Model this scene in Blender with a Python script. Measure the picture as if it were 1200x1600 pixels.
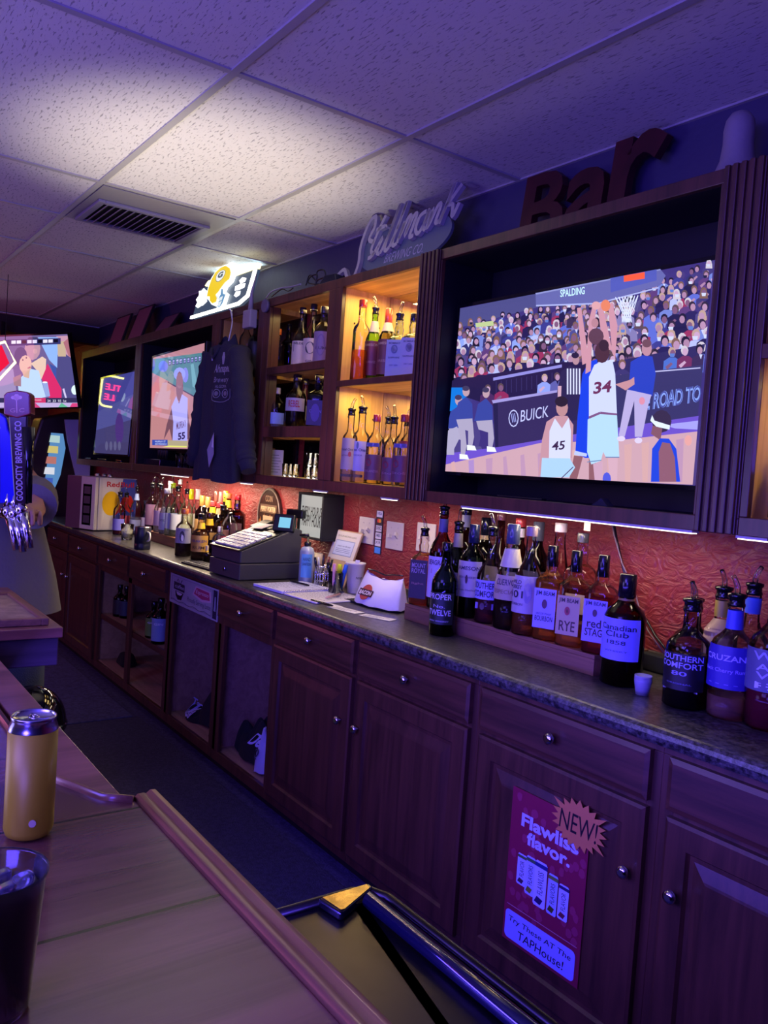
import bpy, bmesh, math, random
from mathutils import Vector, Matrix
for _o in list(bpy.data.objects): bpy.data.objects.remove(_o)
S = bpy.context.scene; COL = S.collection
# ---------------- camera ----------------
FOC = 1268.874; CAMZ = 1.443
yaw, pit, rol = .941847, -.0460643, .0690071
_f = Vector((-math.sin(yaw)*math.cos(pit), math.cos(yaw)*math.cos(pit), math.sin(pit)))
_r = Vector((math.cos(yaw), math.sin(yaw), 0)); _u = _r.cross(_f)
CR = _r*math.cos(rol)+_u*math.sin(rol); CU = -_r*math.sin(rol)+_u*math.cos(rol); CF = _f
CAM = Vector((0, 0, CAMZ))
cd = bpy.data.cameras.new('camera'); cam = bpy.data.objects.new('camera', cd); COL.objects.link(cam)
cd.sensor_fit = 'VERTICAL'; cd.sensor_height = 24; cd.lens = FOC/1600*24; cd.clip_start = .02
mw = Matrix.Identity(4)
for i in range(3): mw[i][0] = CR[i]; mw[i][1] = CU[i]; mw[i][2] = -CF[i]; mw[i][3] = CAM[i]
cam.matrix_world = mw; S.camera = cam
# ---------------- light, exposure ----------------
S.view_settings.view_transform = 'Standard'; S.view_settings.look = 'None'; S.view_settings.exposure = 0; S.view_settings.gamma = 1
S.view_settings.use_curve_mapping = False
S.cycles.transparent_max_bounces = 32; S.cycles.max_bounces = 8; S.cycles.use_denoising = True; S.cycles.sample_clamp_indirect = 4
w = bpy.data.worlds.new('world'); S.world = w; w.use_nodes = True
w.node_tree.nodes['Background'].inputs[0].default_value = (.10, .07, .50, 1); w.node_tree.nodes['Background'].inputs[1].default_value = .30
def lamp(kind, name, loc, color, power, size=.2, aim=None, sy=None, spot=None, blend=.5):
    l = bpy.data.lights.new(name, kind); l.color = color; l.energy = power
    o = bpy.data.objects.new(name, l); COL.objects.link(o); o.location = loc
    if kind == 'AREA':
        l.size = size
        if sy: l.shape = 'RECTANGLE'; l.size_y = sy
    else: l.shadow_soft_size = size
    if kind == 'SPOT': l.spot_size = spot; l.spot_blend = blend
    if aim is not None: o.rotation_euler = (Vector(aim)-Vector(loc)).to_track_quat('-Z', 'Y').to_euler()
    return o
BLUE = (.10, .06, 1.0); VIO = (.36, .29, 1.0); WARM = (1.0, .70, .25); MAG = (1.0, .18, .42)
lamp('POINT', 'blue_room_light', (.1, -.9, 1.55), BLUE, 130, .35)
lamp('AREA', 'blue_bar_light', (-.9, -1.2, 2.35), BLUE, 80, 1.2, (-1.6, 1.5, .5))
lamp('POINT', 'violet_fill_light', (-2.6, -1.1, 1.3), VIO, 72, .5)  # violet fill added for the overall cast, no fixture
lamp('POINT', 'magenta_room_light', (-6.6, -.9, 1.6), MAG, 22, .4)
lamp('SPOT', 'ceiling_patch_fill', (-2.75, 1.05, 1.2), (1.0, .9, .76), 88, .1, (-2.95, 1.22, 2.55), spot=math.radians(66), blend=.9)  # unseen warm spot added to brighten a patch of ceiling
lamp('AREA', 'under_bar_light', (-1.15, .46, .86), BLUE, 24, 1.9, (-1.15, 1.5, .2), sy=.05)
lamp('AREA', 'bar_side_light', (-1.2, -1.6, 2.4), (1.0, .74, .6), 7, 1.2, (-1.3, 1.2, .6))
for x0, x1, p in ((-5.3, -4.9, 11), (-4.6, -4.2, 17), (-4.0, -3.7, 8.0), (-3.3, -3.0, 2.4), (-2.65, -2.3, 3.4), (-2.1, -1.25, 5.2)):
    lamp('AREA', 'cabinet_strip_light', ((x0+x1)/2, 1.905, 1.343), (1.0, .78, .55), p*.5, x1-x0, ((x0+x1)/2, 1.99, 0), sy=.03)
lamp('AREA', 'shelf_light', (-2.69, 1.96, 2.20), WARM, 3.4, .4, (-2.69, 2.0, 0), sy=.12)
lamp('AREA', 'shelf_light', (-2.69, 1.94, 1.79), WARM, 2.6, .4, (-2.69, 2.0, 0), sy=.1)
lamp('AREA', 'shelf_light', (-3.33, 1.96, 2.195), WARM, 1.3, .35, (-3.33, 2.0, 0), sy=.08)
lamp('AREA', 'shelf_light', (-3.33, 1.96, 1.875), WARM, .45, .35, (-3.33, 2.0, 0), sy=.08)
lamp('AREA', 'shelf_light', (-3.33, 1.96, 1.57), (.9, .85, .8), .5, .3, (-3.33, 2.0, 0), sy=.08)
lamp('AREA', 'shelf_light', (-.8, 1.96, 1.77), WARM, 1.0, .3, (-.8, 2.0, 0), sy=.08)
# ---------------- helpers ----------------
PI = math.pi
def ray(px, py): return CF + CR*((px-600)/FOC) - CU*((py-800)/FOC)
def P(px, py, x=None, y=None, z=None, d=None):
    v = ray(px, py)
    s = x/v.x if x is not None else y/v.y if y is not None else (z-CAMZ)/v.z if z is not None else d
    return CAM + v*s
def XA(px, y, z):          # x on the line (y, z) seen at column px
    k = (px-600)/FOC; zr = z-CAMZ
    a = CR.x-k*CF.x; b = CR.y*y+CR.z*zr-k*(CF.y*y+CF.z*zr)
    return -b/a
def ZA(py, x, y):          # height above (x, y) seen at row py
    k = (800-py)/FOC
    a = CU.z-k*CF.z; b = CU.x*x+CU.y*y-k*(CF.x*x+CF.y*y)
    return -b/a+CAMZ
def lin(h):
    if isinstance(h, str): h = tuple(int(h[i:i+2], 16) for i in (0, 2, 4))
    return tuple((c/255/12.92 if c/255 <= .04045 else ((c/255+.055)/1.055)**2.4) for c in h)
MT = {}
def newmat(name):
    m = bpy.data.materials.new(name); m.use_nodes = True; MT[name] = m
    return m, m.node_tree.nodes, m.node_tree.links, m.node_tree.nodes['Principled BSDF']
def mat(name, col, rough=.5, metal=0, emis=0, bump=0, bscale=60, var=0, vscale=8, coat=0, trans=0, stretch=(1, 1, 1), sheen=0):
    m, n, l, b = newmat(name)
    c = lin(col)+(1,)
    b.inputs['Base Color'].default_value = c; b.inputs['Roughness'].default_value = rough; b.inputs['Metallic'].default_value = metal
    b.inputs['Coat Weight'].default_value = coat; b.inputs['Transmission Weight'].default_value = trans
    if emis: b.inputs['Emission Color'].default_value = c; b.inputs['Emission Strength'].default_value = emis
    tc = n.new('ShaderNodeTexCoord'); mp = n.new('ShaderNodeMapping'); mp.inputs['Scale'].default_value = stretch
    l.new(tc.outputs['Object'], mp.inputs[0])
    if var:
        t = n.new('ShaderNodeTexNoise'); t.inputs['Scale'].default_value = vscale; t.inputs['Detail'].default_value = 5
        l.new(mp.outputs[0], t.inputs[0])
        mx = n.new('ShaderNodeMix'); mx.data_type = 'RGBA'
        mx.inputs[6].default_value = tuple(x*(1-var) for x in c[:3])+(1,); mx.inputs[7].default_value = tuple(min(1, x*(1+var)) for x in c[:3])+(1,)
        cr = n.new('ShaderNodeValToRGB'); cr.color_ramp.elements[0].position = .35; cr.color_ramp.elements[1].position = .65
        l.new(t.outputs[0], cr.inputs[0]); l.new(cr.outputs[0], mx.inputs[0]); l.new(mx.outputs[2], b.inputs['Base Color'])
    if bump:
        t2 = n.new('ShaderNodeTexNoise'); t2.inputs['Scale'].default_value = bscale; t2.inputs['Detail'].default_value = 4
        l.new(mp.outputs[0], t2.inputs[0])
        bm = n.new('ShaderNodeBump'); bm.inputs['Strength'].default_value = bump; bm.inputs['Distance'].default_value = .01
        l.new(t2.outputs[0], bm.inputs['Height']); l.new(bm.outputs[0], b.inputs['Normal'])
    return m
def colmat(name, rough=.5, metal=0, emis=0, coat=0, bump=0, bs=200):   # colour of each printed/painted patch comes from the mesh
    m, n, l, b = newmat(name)
    a = n.new('ShaderNodeVertexColor'); a.layer_name = 'Col'
    b.inputs['Roughness'].default_value = rough; b.inputs['Metallic'].default_value = metal; b.inputs['Coat Weight'].default_value = coat
    if emis:
        b.inputs['Base Color'].default_value = (.004, .004, .005, 1); l.new(a.outputs[0], b.inputs['Emission Color']); b.inputs['Emission Strength'].default_value = emis
    else: l.new(a.outputs[0], b.inputs['Base Color'])
    if bump:
        t2 = n.new('ShaderNodeTexNoise'); t2.inputs['Scale'].default_value = bs
        bm = n.new('ShaderNodeBump'); bm.inputs['Strength'].default_value = bump; bm.inputs['Distance'].default_value = .005
        l.new(t2.outputs[0], bm.inputs['Height']); l.new(bm.outputs[0], b.inputs['Normal'])
    return m
paint = colmat('painted_surface', .45); gloss = colmat('glossy_plastic', .18); matte = colmat('matte_paper', .85, bump=.05)
cloth = colmat('cloth', .95, bump=.35, bs=120); metal = colmat('metal', .28, 1); screen = colmat('screen_picture', .03, emis=1.2)
screen_dim = colmat('screen_reflection_glow', .03, emis=.75); glow = colmat('lit_sign_face', .4, emis=3.0); softglow = colmat('softly_lit_face', .4, emis=.9)
def glassmat(name, col, rough=.03, f=1.45, mixk=1.0):
    m, n, l, b = newmat(name); n.remove(b); out = n['Material Output']
    a = n.new('ShaderNodeBsdfTransparent'); a.inputs[0].default_value = tuple(col)+(1,)
    g = n.new('ShaderNodeBsdfGlossy'); g.inputs['Roughness'].default_value = rough; g.inputs[0].default_value = (mixk, mixk, mixk, 1)
    fr = n.new('ShaderNodeFresnel'); fr.inputs[0].default_value = f
    mx = n.new('ShaderNodeMixShader'); l.new(fr.outputs[0], mx.inputs[0]); l.new(a.outputs[0], mx.inputs[1]); l.new(g.outputs[0], mx.inputs[2]); l.new(mx.outputs[0], out.inputs[0])
    return m
_gc = {}
def glass(h, k=1.0):       # tinted clear glass
    if h not in _gc: _gc[h] = glassmat('glass_'+h, [(c**.45)*k for c in lin(h)], .04, 1.33)
    return _gc[h]
_lc = {}
def liquid(h):
    if h in _lc: return _lc[h]
    m, n, l, b = newmat('liquid_'+h); out = n['Material Output']; c = lin(h)
    b.inputs['Base Color'].default_value = tuple(x**.8 for x in c)+(1,); b.inputs['Roughness'].default_value = .08
    a = n.new('ShaderNodeBsdfTransparent'); a.inputs[0].default_value = tuple(x**.38 for x in c)+(1,)
    mx = n.new('ShaderNodeMixShader'); mx.inputs[0].default_value = .3; l.new(a.outputs[0], mx.inputs[1]); l.new(b.outputs[0], mx.inputs[2]); l.new(mx.outputs[0], out.inputs[0])
    _lc[h] = m; return m
def wood(name, c1, c2, axis='z', scale=1.0, rough=.4, coat=.15, plank=None, bump=.15):
    m, n, l, b = newmat(name)
    tc = n.new('ShaderNodeTexCoord'); mp = n.new('ShaderNodeMapping')
    st = {'x': (.6, 9, 9), 'y': (9, .6, 9), 'z': (9, 9, .6)}[axis]; mp.inputs['Scale'].default_value = tuple(s*scale for s in st)
    l.new(tc.outputs['Object'], mp.inputs[0])
    t = n.new('ShaderNodeTexNoise'); t.inputs['Scale'].default_value = 2.2; t.inputs['Detail'].default_value = 7; t.inputs['Roughness'].default_value = .65; t.inputs['Distortion'].default_value = .6
    l.new(mp.outputs[0], t.inputs[0])
    cr = n.new('ShaderNodeValToRGB'); e = cr.color_ramp.elements
    e[0].position = .36; e[0].color = lin(c1)+(1,); e[1].position = .62; e[1].color = lin(c2)+(1,)
    l.new(t.outputs[0], cr.inputs[0]); src = cr.outputs[0]
    b.inputs['Roughness'].default_value = rough; b.inputs['Coat Weight'].default_value = coat; b.inputs['Coat Roughness'].default_value = .15
    if plank:                                  # plank = (axis index, width): dark joints and a tone per board
        sx = n.new('ShaderNodeSeparateXYZ'); l.new(tc.outputs['Object'], sx.inputs[0])
        dv = n.new('ShaderNodeMath'); dv.operation = 'DIVIDE'; dv.inputs[1].default_value = plank[1]; l.new(sx.outputs[plank[0]], dv.inputs[0])
        fl = n.new('ShaderNodeMath'); fl.operation = 'FLOOR'; l.new(dv.outputs[0], fl.inputs[0])
        wn = n.new('ShaderNodeTexWhiteNoise'); wn.noise_dimensions = '1D'; l.new(fl.outputs[0], wn.inputs['W'])
        fc = n.new('ShaderNodeMath'); fc.operation = 'FRACT'; l.new(dv.outputs[0], fc.inputs[0])
        gt = n.new('ShaderNodeMath'); gt.operation = 'GREATER_THAN'; gt.inputs[1].default_value = .02; l.new(fc.outputs[0], gt.inputs[0])
        mr = n.new('ShaderNodeMapRange'); mr.inputs[3].default_value = .72; mr.inputs[4].default_value = 1.1; l.new(wn.outputs[0], mr.inputs[0])
        mu = n.new('ShaderNodeMath'); mu.operation = 'MULTIPLY'; l.new(mr.outputs[0], mu.inputs[0]); l.new(gt.outputs[0], mu.inputs[1])
        vm = n.new('ShaderNodeVectorMath'); vm.operation = 'SCALE'; l.new(src, vm.inputs[0]); l.new(mu.outputs[0], vm.inputs['Scale']); src = vm.outputs[0]
    l.new(src, b.inputs['Base Color'])
    bm = n.new('ShaderNodeBump'); bm.inputs['Strength'].default_value = bump; bm.inputs['Distance'].default_value = .003
    l.new(t.outputs[0], bm.inputs['Height']); l.new(bm.outputs[0], b.inputs['Normal'])
    return m
oak = wood('stained_oak', '3e2319', '5c3627', 'z', 1.2, .42)
oakx = wood('stained_oak_rail', '3e2319', '5c3627', 'x', 1.2, .42)
lightwood = wood('natural_oak', 'c4943c', 'e6ba5c', 'z', 1.0, .5, .05)
lightwoodx = wood('natural_oak_board', 'c4943c', 'e6ba5c', 'x', 1.0, .5, .05)
shelfin = wood('worn_shelf_board', '8a6a55', 'a5836a', 'x', 1.0, .7, 0)
barwood = wood('bar_planks', '5c3a2a', '8a5c42', 'y', .8, .22, .5, plank=(0, .26), bump=.3)
ledgewood = wood('bar_ledge_planks', '6e4334', 'a06a50', 'y', .55, .3, .4, bump=.2)
plankwall = wood('barn_board_wall', '4a362c', '7c6350', 'y', .6, .7, 0, plank=(2, .16), bump=.3)
riserwood = wood('riser_board', '6b4a36', '94694a', 'x', 1.0, .6, 0)
tub = wood('bar_edge_wood', '6e4a30', 'a07048', 'x', 1.0, .3, .4)
# red plaster with trowel strokes
wallred, n, l, b = newmat('red_trowelled_plaster')
b.inputs['Base Color'].default_value = lin('8a2a2c')+(1,); b.inputs['Roughness'].default_value = .42
tc = n.new('ShaderNodeTexCoord'); mp = n.new('ShaderNodeMapping'); mp.inputs['Scale'].default_value = (1, 1, 1.8); mp.inputs['Rotation'].default_value = (0, .5, 0); l.new(tc.outputs['Object'], mp.inputs[0])
t = n.new('ShaderNodeTexNoise'); t.inputs['Scale'].default_value = 16; t.inputs['Detail'].default_value = 6; t.inputs['Distortion'].default_value = 2.5; l.new(mp.outputs[0], t.inputs[0])
bm = n.new('ShaderNodeBump'); bm.inputs['Strength'].default_value = .55; bm.inputs['Distance'].default_value = .02; l.new(t.outputs[0], bm.inputs['Height']); l.new(bm.outputs[0], b.inputs['Normal'])
# ceiling tile with fissures
ceilm, n, l, b = newmat('fissured_ceiling_tile'); b.inputs['Roughness'].default_value = .9
tc = n.new('ShaderNodeTexCoord'); mp = n.new('ShaderNodeMapping'); mp.inputs['Scale'].default_value = (34, 150, 1); mp.inputs['Rotation'].default_value = (0, 0, .25); l.new(tc.outputs['Object'], mp.inputs[0])
t = n.new('ShaderNodeTexNoise'); t.inputs['Scale'].default_value = 1; t.inputs['Detail'].default_value = 3; l.new(mp.outputs[0], t.inputs[0])
cr = n.new('ShaderNodeValToRGB'); e = cr.color_ramp.elements; e[0].position = .34; e[0].color = lin('a09c98')+(1,); e[1].position = .42; e[1].color = lin('d6d2ca')+(1,); l.new(t.outputs[0], cr.inputs[0])
l.new(cr.outputs[0], b.inputs['Base Color'])
bm = n.new('ShaderNodeBump'); bm.inputs['Strength'].default_value = .6; bm.inputs['Distance'].default_value = .006; l.new(cr.outputs[0], bm.inputs['Height']); l.new(bm.outputs[0], b.inputs['Normal'])
# counter laminate
stone, n, l, b = newmat('speckled_black_laminate'); b.inputs['Roughness'].default_value = .3
tc = n.new('ShaderNodeTexCoord'); t = n.new('ShaderNodeTexNoise'); t.inputs['Scale'].default_value = 70; t.inputs['Detail'].default_value = 8; t.inputs['Roughness'].default_value = .75; l.new(tc.outputs['Object'], t.inputs[0])
cr = n.new('ShaderNodeValToRGB'); e = cr.color_ramp.elements; e[0].position = .42; e[0].color = lin('1c1a1c')+(1,); e[1].position = .68; e[1].color = lin('6c6866')+(1,); l.new(t.outputs[0], cr.inputs[0]); l.new(cr.outputs[0], b.inputs['Base Color'])
carpet = mat('dark_blue_floor', '3c3a58', .85, bump=.5, bscale=120, var=.35, vscale=40)
rubber = mat('rubber_mat', '38364c', .8, bump=.7, bscale=160, var=.3, vscale=60)
darkroom = mat('dark_wall_paint', '2a1c22', .7, var=.2)
redceil = wood('far_red_ceiling_boards', '6a2620', '8c3a2c', 'y', .5, .5, .1, plank=(0, .2))
steel = mat('brushed_steel', '3e3a3a', .34, 1, bump=.02, bscale=5, var=.3, vscale=6)
blackpl = mat('black_plastic', '0d0d10', .3); blackmt = mat('matte_black', '0b0b0e', .75); blackgl = mat('gloss_black', '08080a', .08)
bayblack = mat('black_painted_recess', '0c0a12', .6, var=.1); chrome = mat('chrome', 'd8d8dc', .12, 1); graypl = mat('dark_grey_plastic', '3c3b3c', .45, bump=.05, bscale=400)
whitepl = mat('white_plastic', 'd9d6cc', .4); gridm = mat('painted_steel_grid', 'a9a6a0', .35); mirror = mat('mirror_glass', 'd8d8d8', .03, 1)
clear = glassmat('clear_glass', (.93, .95, .94), .03, 1.45); plasticclear = glassmat('clear_plastic_cup', (.82, .84, .86), .12, 1.4)
toekick = mat('toe_kick_vinyl', '15100f', .7)
print('ok1')
# ---------------- mesh builder ----------------
WM = {}
class MB:
    def __init__(s): s.v = []; s.f = []; s.m = []; s.c = []; s.sm = []
    def add(s, vs, fs, mi=0, c='808080', sm=False):
        o = len(s.v); s.v += [tuple(v) for v in vs]; s.f += [tuple(i+o for i in f) for f in fs]
        s.m += [mi]*len(fs); s.c += [c]*len(fs); s.sm += [sm]*len(fs); return s
    def box(s, x0, y0, z0, x1, y1, z1, mi=0, c='808080'):
        vs = [(x, y, z) for x in (x0, x1) for y in (y0, y1) for z in (z0, z1)]
        return s.add(vs, [(0, 1, 3, 2), (4, 6, 7, 5), (0, 4, 5, 1), (2, 3, 7, 6), (0, 2, 6, 4), (1, 5, 7, 3)], mi, c)
    def obox(s, O, U, V, N, mi=0, c='808080'):           # box from corner and three edge vectors
        O, U, V, N = map(Vector, (O, U, V, N))
        vs = [O+U*a+V*b_+N*k for a in (0, 1) for b_ in (0, 1) for k in (0, 1)]
        return s.add(vs, [(0, 1, 3, 2), (4, 6, 7, 5), (0, 4, 5, 1), (2, 3, 7, 6), (0, 2, 6, 4), (1, 5, 7, 3)], mi, c)
    def prism(s, pts, fn, a, b_, mi=0, c='808080', sm=False):   # fn(u, v, w) -> xyz
        n = len(pts)
        vs = [fn(u, v, a) for u, v in pts]+[fn(u, v, b_) for u, v in pts]
        s.add(vs, [tuple(range(n)), tuple(range(2*n-1, n-1, -1))], mi, c)
        o = len(s.v)-2*n
        fs = [(i, (i+1) % n, n+(i+1) % n, n+i) for i in range(n)]
        s.f += [tuple(i+o for i in f) for f in fs]; s.m += [mi]*n; s.c += [c]*n; s.sm += [sm]*n; return s
    def lathe(s, prof, cx=0, cy=0, z0=0, seg=24, n=2.0, ax=1, ay=1, rot=0, mi=0, c='808080', cap=True, sm=True):
        o = len(s.v); k = len(prof)
        for r, z in prof:
            for i in range(seg):
                t = 2*PI*i/seg; a = math.cos(t); b_ = math.sin(t)
                q = 1 if n == 2 else (abs(a)**n+abs(b_)**n)**(-1/n)
                x = r*q*a*ax; y = r*q*b_*ay
                s.v.append((cx+x*math.cos(rot)-y*math.sin(rot), cy+x*math.sin(rot)+y*math.cos(rot), z0+z))
        fs = [(o+j*seg+i, o+j*seg+(i+1) % seg, o+(j+1)*seg+(i+1) % seg, o+(j+1)*seg+i) for j in range(k-1) for i in range(seg)]
        s.f += fs; s.m += [mi]*len(fs); s.c += [c]*len(fs); s.sm += [sm]*len(fs)
        if cap:
            for q in (tuple(range(o+seg-1, o-1, -1)), tuple(range(o+(k-1)*seg, o+k*seg))):
                s.f.append(q); s.m.append(mi); s.c.append(c); s.sm.append(False)
        return s
    def tube(s, path, r, seg=10, mi=0, c='808080', closed=False):
        path = [Vector(p) for p in path]; n = len(path); o = len(s.v); up = None
        for i, p in enumerate(path):
            if closed: t = path[(i+1) % n]-path[i-1]
            else: t = path[min(i+1, n-1)]-path[max(i-1, 0)]
            t.normalize()
            if up is None: up = Vector((0, 0, 1)) if abs(t.z) < .9 else Vector((1, 0, 0))
            a = t.cross(up).normalized(); up = a.cross(t).normalized()
            rr = r[i] if isinstance(r, (list, tuple)) else r
            for j in range(seg):
                q = 2*PI*j/seg; s.v.append(tuple(p+a*(math.cos(q)*rr)+up*(math.sin(q)*rr)))
        for i in range(n if closed else n-1):
            for j in range(seg):
                i2 = (i+1) % n
                s.f.append((o+i*seg+j, o+i*seg+(j+1) % seg, o+i2*seg+(j+1) % seg, o+i2*seg+j)); s.m.append(mi); s.c.append(c); s.sm.append(True)
        if not closed:
            for q in (tuple(range(o+seg-1, o-1, -1)), tuple(range(o+(n-1)*seg, o+n*seg))):
                s.f.append(q); s.m.append(mi); s.c.append(c); s.sm.append(False)
        return s
    def ell(s, cx, cy, cz, rx, ry, rz, seg=16, mi=0, c='808080'):
        k = seg//2; o = len(s.v); s.v.append((cx, cy, cz-rz))
        for j in range(1, k):
            a = -PI/2+PI*j/k
            for i in range(seg): t = 2*PI*i/seg; s.v.append((cx+rx*math.cos(a)*math.cos(t), cy+ry*math.cos(a)*math.sin(t), cz+rz*math.sin(a)))
        s.v.append((cx, cy, cz+rz)); e = len(s.v)-1; fs = []
        for i in range(seg): fs.append((o, o+1+(i+1) % seg, o+1+i)); fs.append((e, e-seg+i, e-seg+(i+1) % seg))
        for j in range(k-2):
            for i in range(seg): fs.append((o+1+j*seg+i, o+1+j*seg+(i+1) % seg, o+1+(j+1)*seg+(i+1) % seg, o+1+(j+1)*seg+i))
        s.f += fs; s.m += [mi]*len(fs); s.c += [c]*len(fs); s.sm += [True]*len(fs); return s
    def grid(s, fn, nu, nv, mi=0, c='808080', sm=True):
        vs = [fn(i/nu, j/nv) for j in range(nv+1) for i in range(nu+1)]
        return s.add(vs, [(j*(nu+1)+i, j*(nu+1)+i+1, (j+1)*(nu+1)+i+1, (j+1)*(nu+1)+i) for j in range(nv) for i in range(nu)], mi, c, sm)
    def text(s, st, fn, w, h, c='000000', mi=0, bold=0, shear=0, keep=False, align='c', depth=0):
        V, F, bw, bh = glyphs(st, bold, shear)
        if not V: return s
        kx = w/bw; ky = h/bh
        if keep: kx = ky = min(kx, ky)
        ox = {'c': (w-bw*kx)/2, 'l': 0, 'r': w-bw*kx}[align]; oy = (h-bh*ky)/2
        if depth:
            top = [fn(x*kx+ox, y*ky+oy, depth) for x, y in V]; bot = [fn(x*kx+ox, y*ky+oy, 0) for x, y in V]
            n = len(V); ed = {}
            for f in F:
                for i in range(len(f)):
                    a, b_ = f[i], f[(i+1) % len(f)]
                    if (b_, a) in ed: del ed[(b_, a)]
                    else: ed[(a, b_)] = 1
            fs = list(F)+[tuple(n+i for i in reversed(f)) for f in F]+[(b_, a, n+a, n+b_) for a, b_ in ed]
            return s.add(top+bot, fs, mi, c)
        return s.add([fn(x*kx+ox, y*ky+oy, 0) for x, y in V], F, mi, c)
    def build(s, name, mats, parent=None, bev=0, sub=0, recalc=True, loc=None):
        if not isinstance(mats, (list, tuple)): mats = [mats]
        me = bpy.data.meshes.new(name)
        base = WM[parent.name] if parent is not None else Matrix.Translation(loc if loc is not None else s.base())
        inv = base.inverted(); me.from_pydata([inv @ Vector(v) for v in s.v], [], s.f)
        for m in mats: me.materials.append(m)
        me.polygons.foreach_set('material_index', s.m); me.polygons.foreach_set('use_smooth', s.sm)
        if any(m.name in COLM for m in mats):
            at = me.color_attributes.new('Col', 'FLOAT_COLOR', 'CORNER'); buf = []; cc = {}
            for p, c in zip(me.polygons, s.c):
                if c not in cc: cc[c] = lin(c)+(1.,)
                buf += cc[c]*p.loop_total
            at.data.foreach_set('color', buf)
        if recalc:
            bm_ = bmesh.new(); bm_.from_mesh(me); bmesh.ops.recalc_face_normals(bm_, faces=bm_.faces); bm_.to_mesh(me); bm_.free()
        me.update(); o = bpy.data.objects.new(name, me); COL.objects.link(o)
        if parent is not None: o.parent = parent; WM[o.name] = base
        else: o.matrix_world = base; WM[o.name] = base
        if bev: q = o.modifiers.new('bevel', 'BEVEL'); q.width = bev; q.segments = 2; q.limit_method = 'ANGLE'
        if sub: q = o.modifiers.new('smooth', 'SUBSURF'); q.levels = sub; q.render_levels = sub
        return o
    def base(s):
        xs, ys, zs = zip(*s.v); return Vector(((min(xs)+max(xs))/2, (min(ys)+max(ys))/2, min(zs)))
COLM = {m.name for m in (paint, gloss, matte, cloth, metal, screen, screen_dim, glow, softglow)}
_gl = {}
def glyphs(st, bold, shear):
    k = (st, bold, shear)
    if k in _gl: return _gl[k]
    cu = bpy.data.curves.new('t', 'FONT'); cu.body = st; cu.shear = shear; cu.offset = bold; cu.resolution_u = 3
    o = bpy.data.objects.new('t', cu); COL.objects.link(o)
    dg = bpy.context.evaluated_depsgraph_get(); me = bpy.data.meshes.new_from_object(o.evaluated_get(dg))
    V = [(v.co.x, v.co.y) for v in me.vertices]; F = [tuple(p.vertices) for p in me.polygons]
    bpy.data.objects.remove(o); bpy.data.curves.remove(cu); bpy.data.meshes.remove(me)
    if V:
        x0 = min(v[0] for v in V); y0 = min(v[1] for v in V); bw = max(v[0] for v in V)-x0; bh = max(v[1] for v in V)-y0
        V = [(x-x0, y-y0) for x, y in V]
    else: bw = bh = 1
    _gl[k] = (V, F, bw, bh); return _gl[k]
def tag(o, label, cat, group=None):
    o['label'] = label; o['category'] = cat
    if group: o['group'] = group
    return o
def thing(name, label, cat, loc, rz=0, group=None):
    o = bpy.data.objects.new(name, None); COL.objects.link(o); o.empty_display_size = .05
    m = Matrix.Translation(Vector(loc)) @ Matrix.Rotation(rz, 4, 'Z'); o.matrix_world = m; WM[o.name] = m
    return tag(o, label, cat, group)
def struct(o): o['kind'] = 'structure'; return o
def LW(parent, fn):        # wrap a local-space point function so the builder receives world points
    M = WM[parent.name]; return lambda *a: M @ Vector(fn(*a))
def plane(O, U, V, off=.0008):     # (u, v, w) -> point on a flat face, w = height off it
    O = Vector(O); U = Vector(U).normalized(); V = Vector(V).normalized(); N = U.cross(V)
    return lambda u, v, w=0: O+U*u+V*v+N*(w+off)
def ellipse(cx, cy, rx, ry, n=16, a0=0, a1=2*PI):
    return [(cx+rx*math.cos(a0+(a1-a0)*i/n), cy+ry*math.sin(a0+(a1-a0)*i/n)) for i in range(n if abs(a1-a0) > 6.28 else n+1)]
def clip(poly, quad):      # Sutherland-Hodgman, quad convex
    ar = sum(quad[i][0]*quad[(i+1) % 4][1]-quad[(i+1) % 4][0]*quad[i][1] for i in range(4)); sg = 1 if ar > 0 else -1
    for i in range(4):
        a, b_ = quad[i], quad[(i+1) % 4]
        side = lambda p: sg*((b_[0]-a[0])*(p[1]-a[1])-(b_[1]-a[1])*(p[0]-a[0]))
        out = []
        for j in range(len(poly)):
            p, q = poly[j], poly[(j+1) % len(poly)]; sp, sq = side(p), side(q)
            if sp >= 0: out.append(p)
            if (sp >= 0) != (sq >= 0):
                t_ = sp/(sp-sq); out.append((p[0]+(q[0]-p[0])*t_, p[1]+(q[1]-p[1])*t_))
        poly = out
        if len(poly) < 3: return []
    return poly
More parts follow.
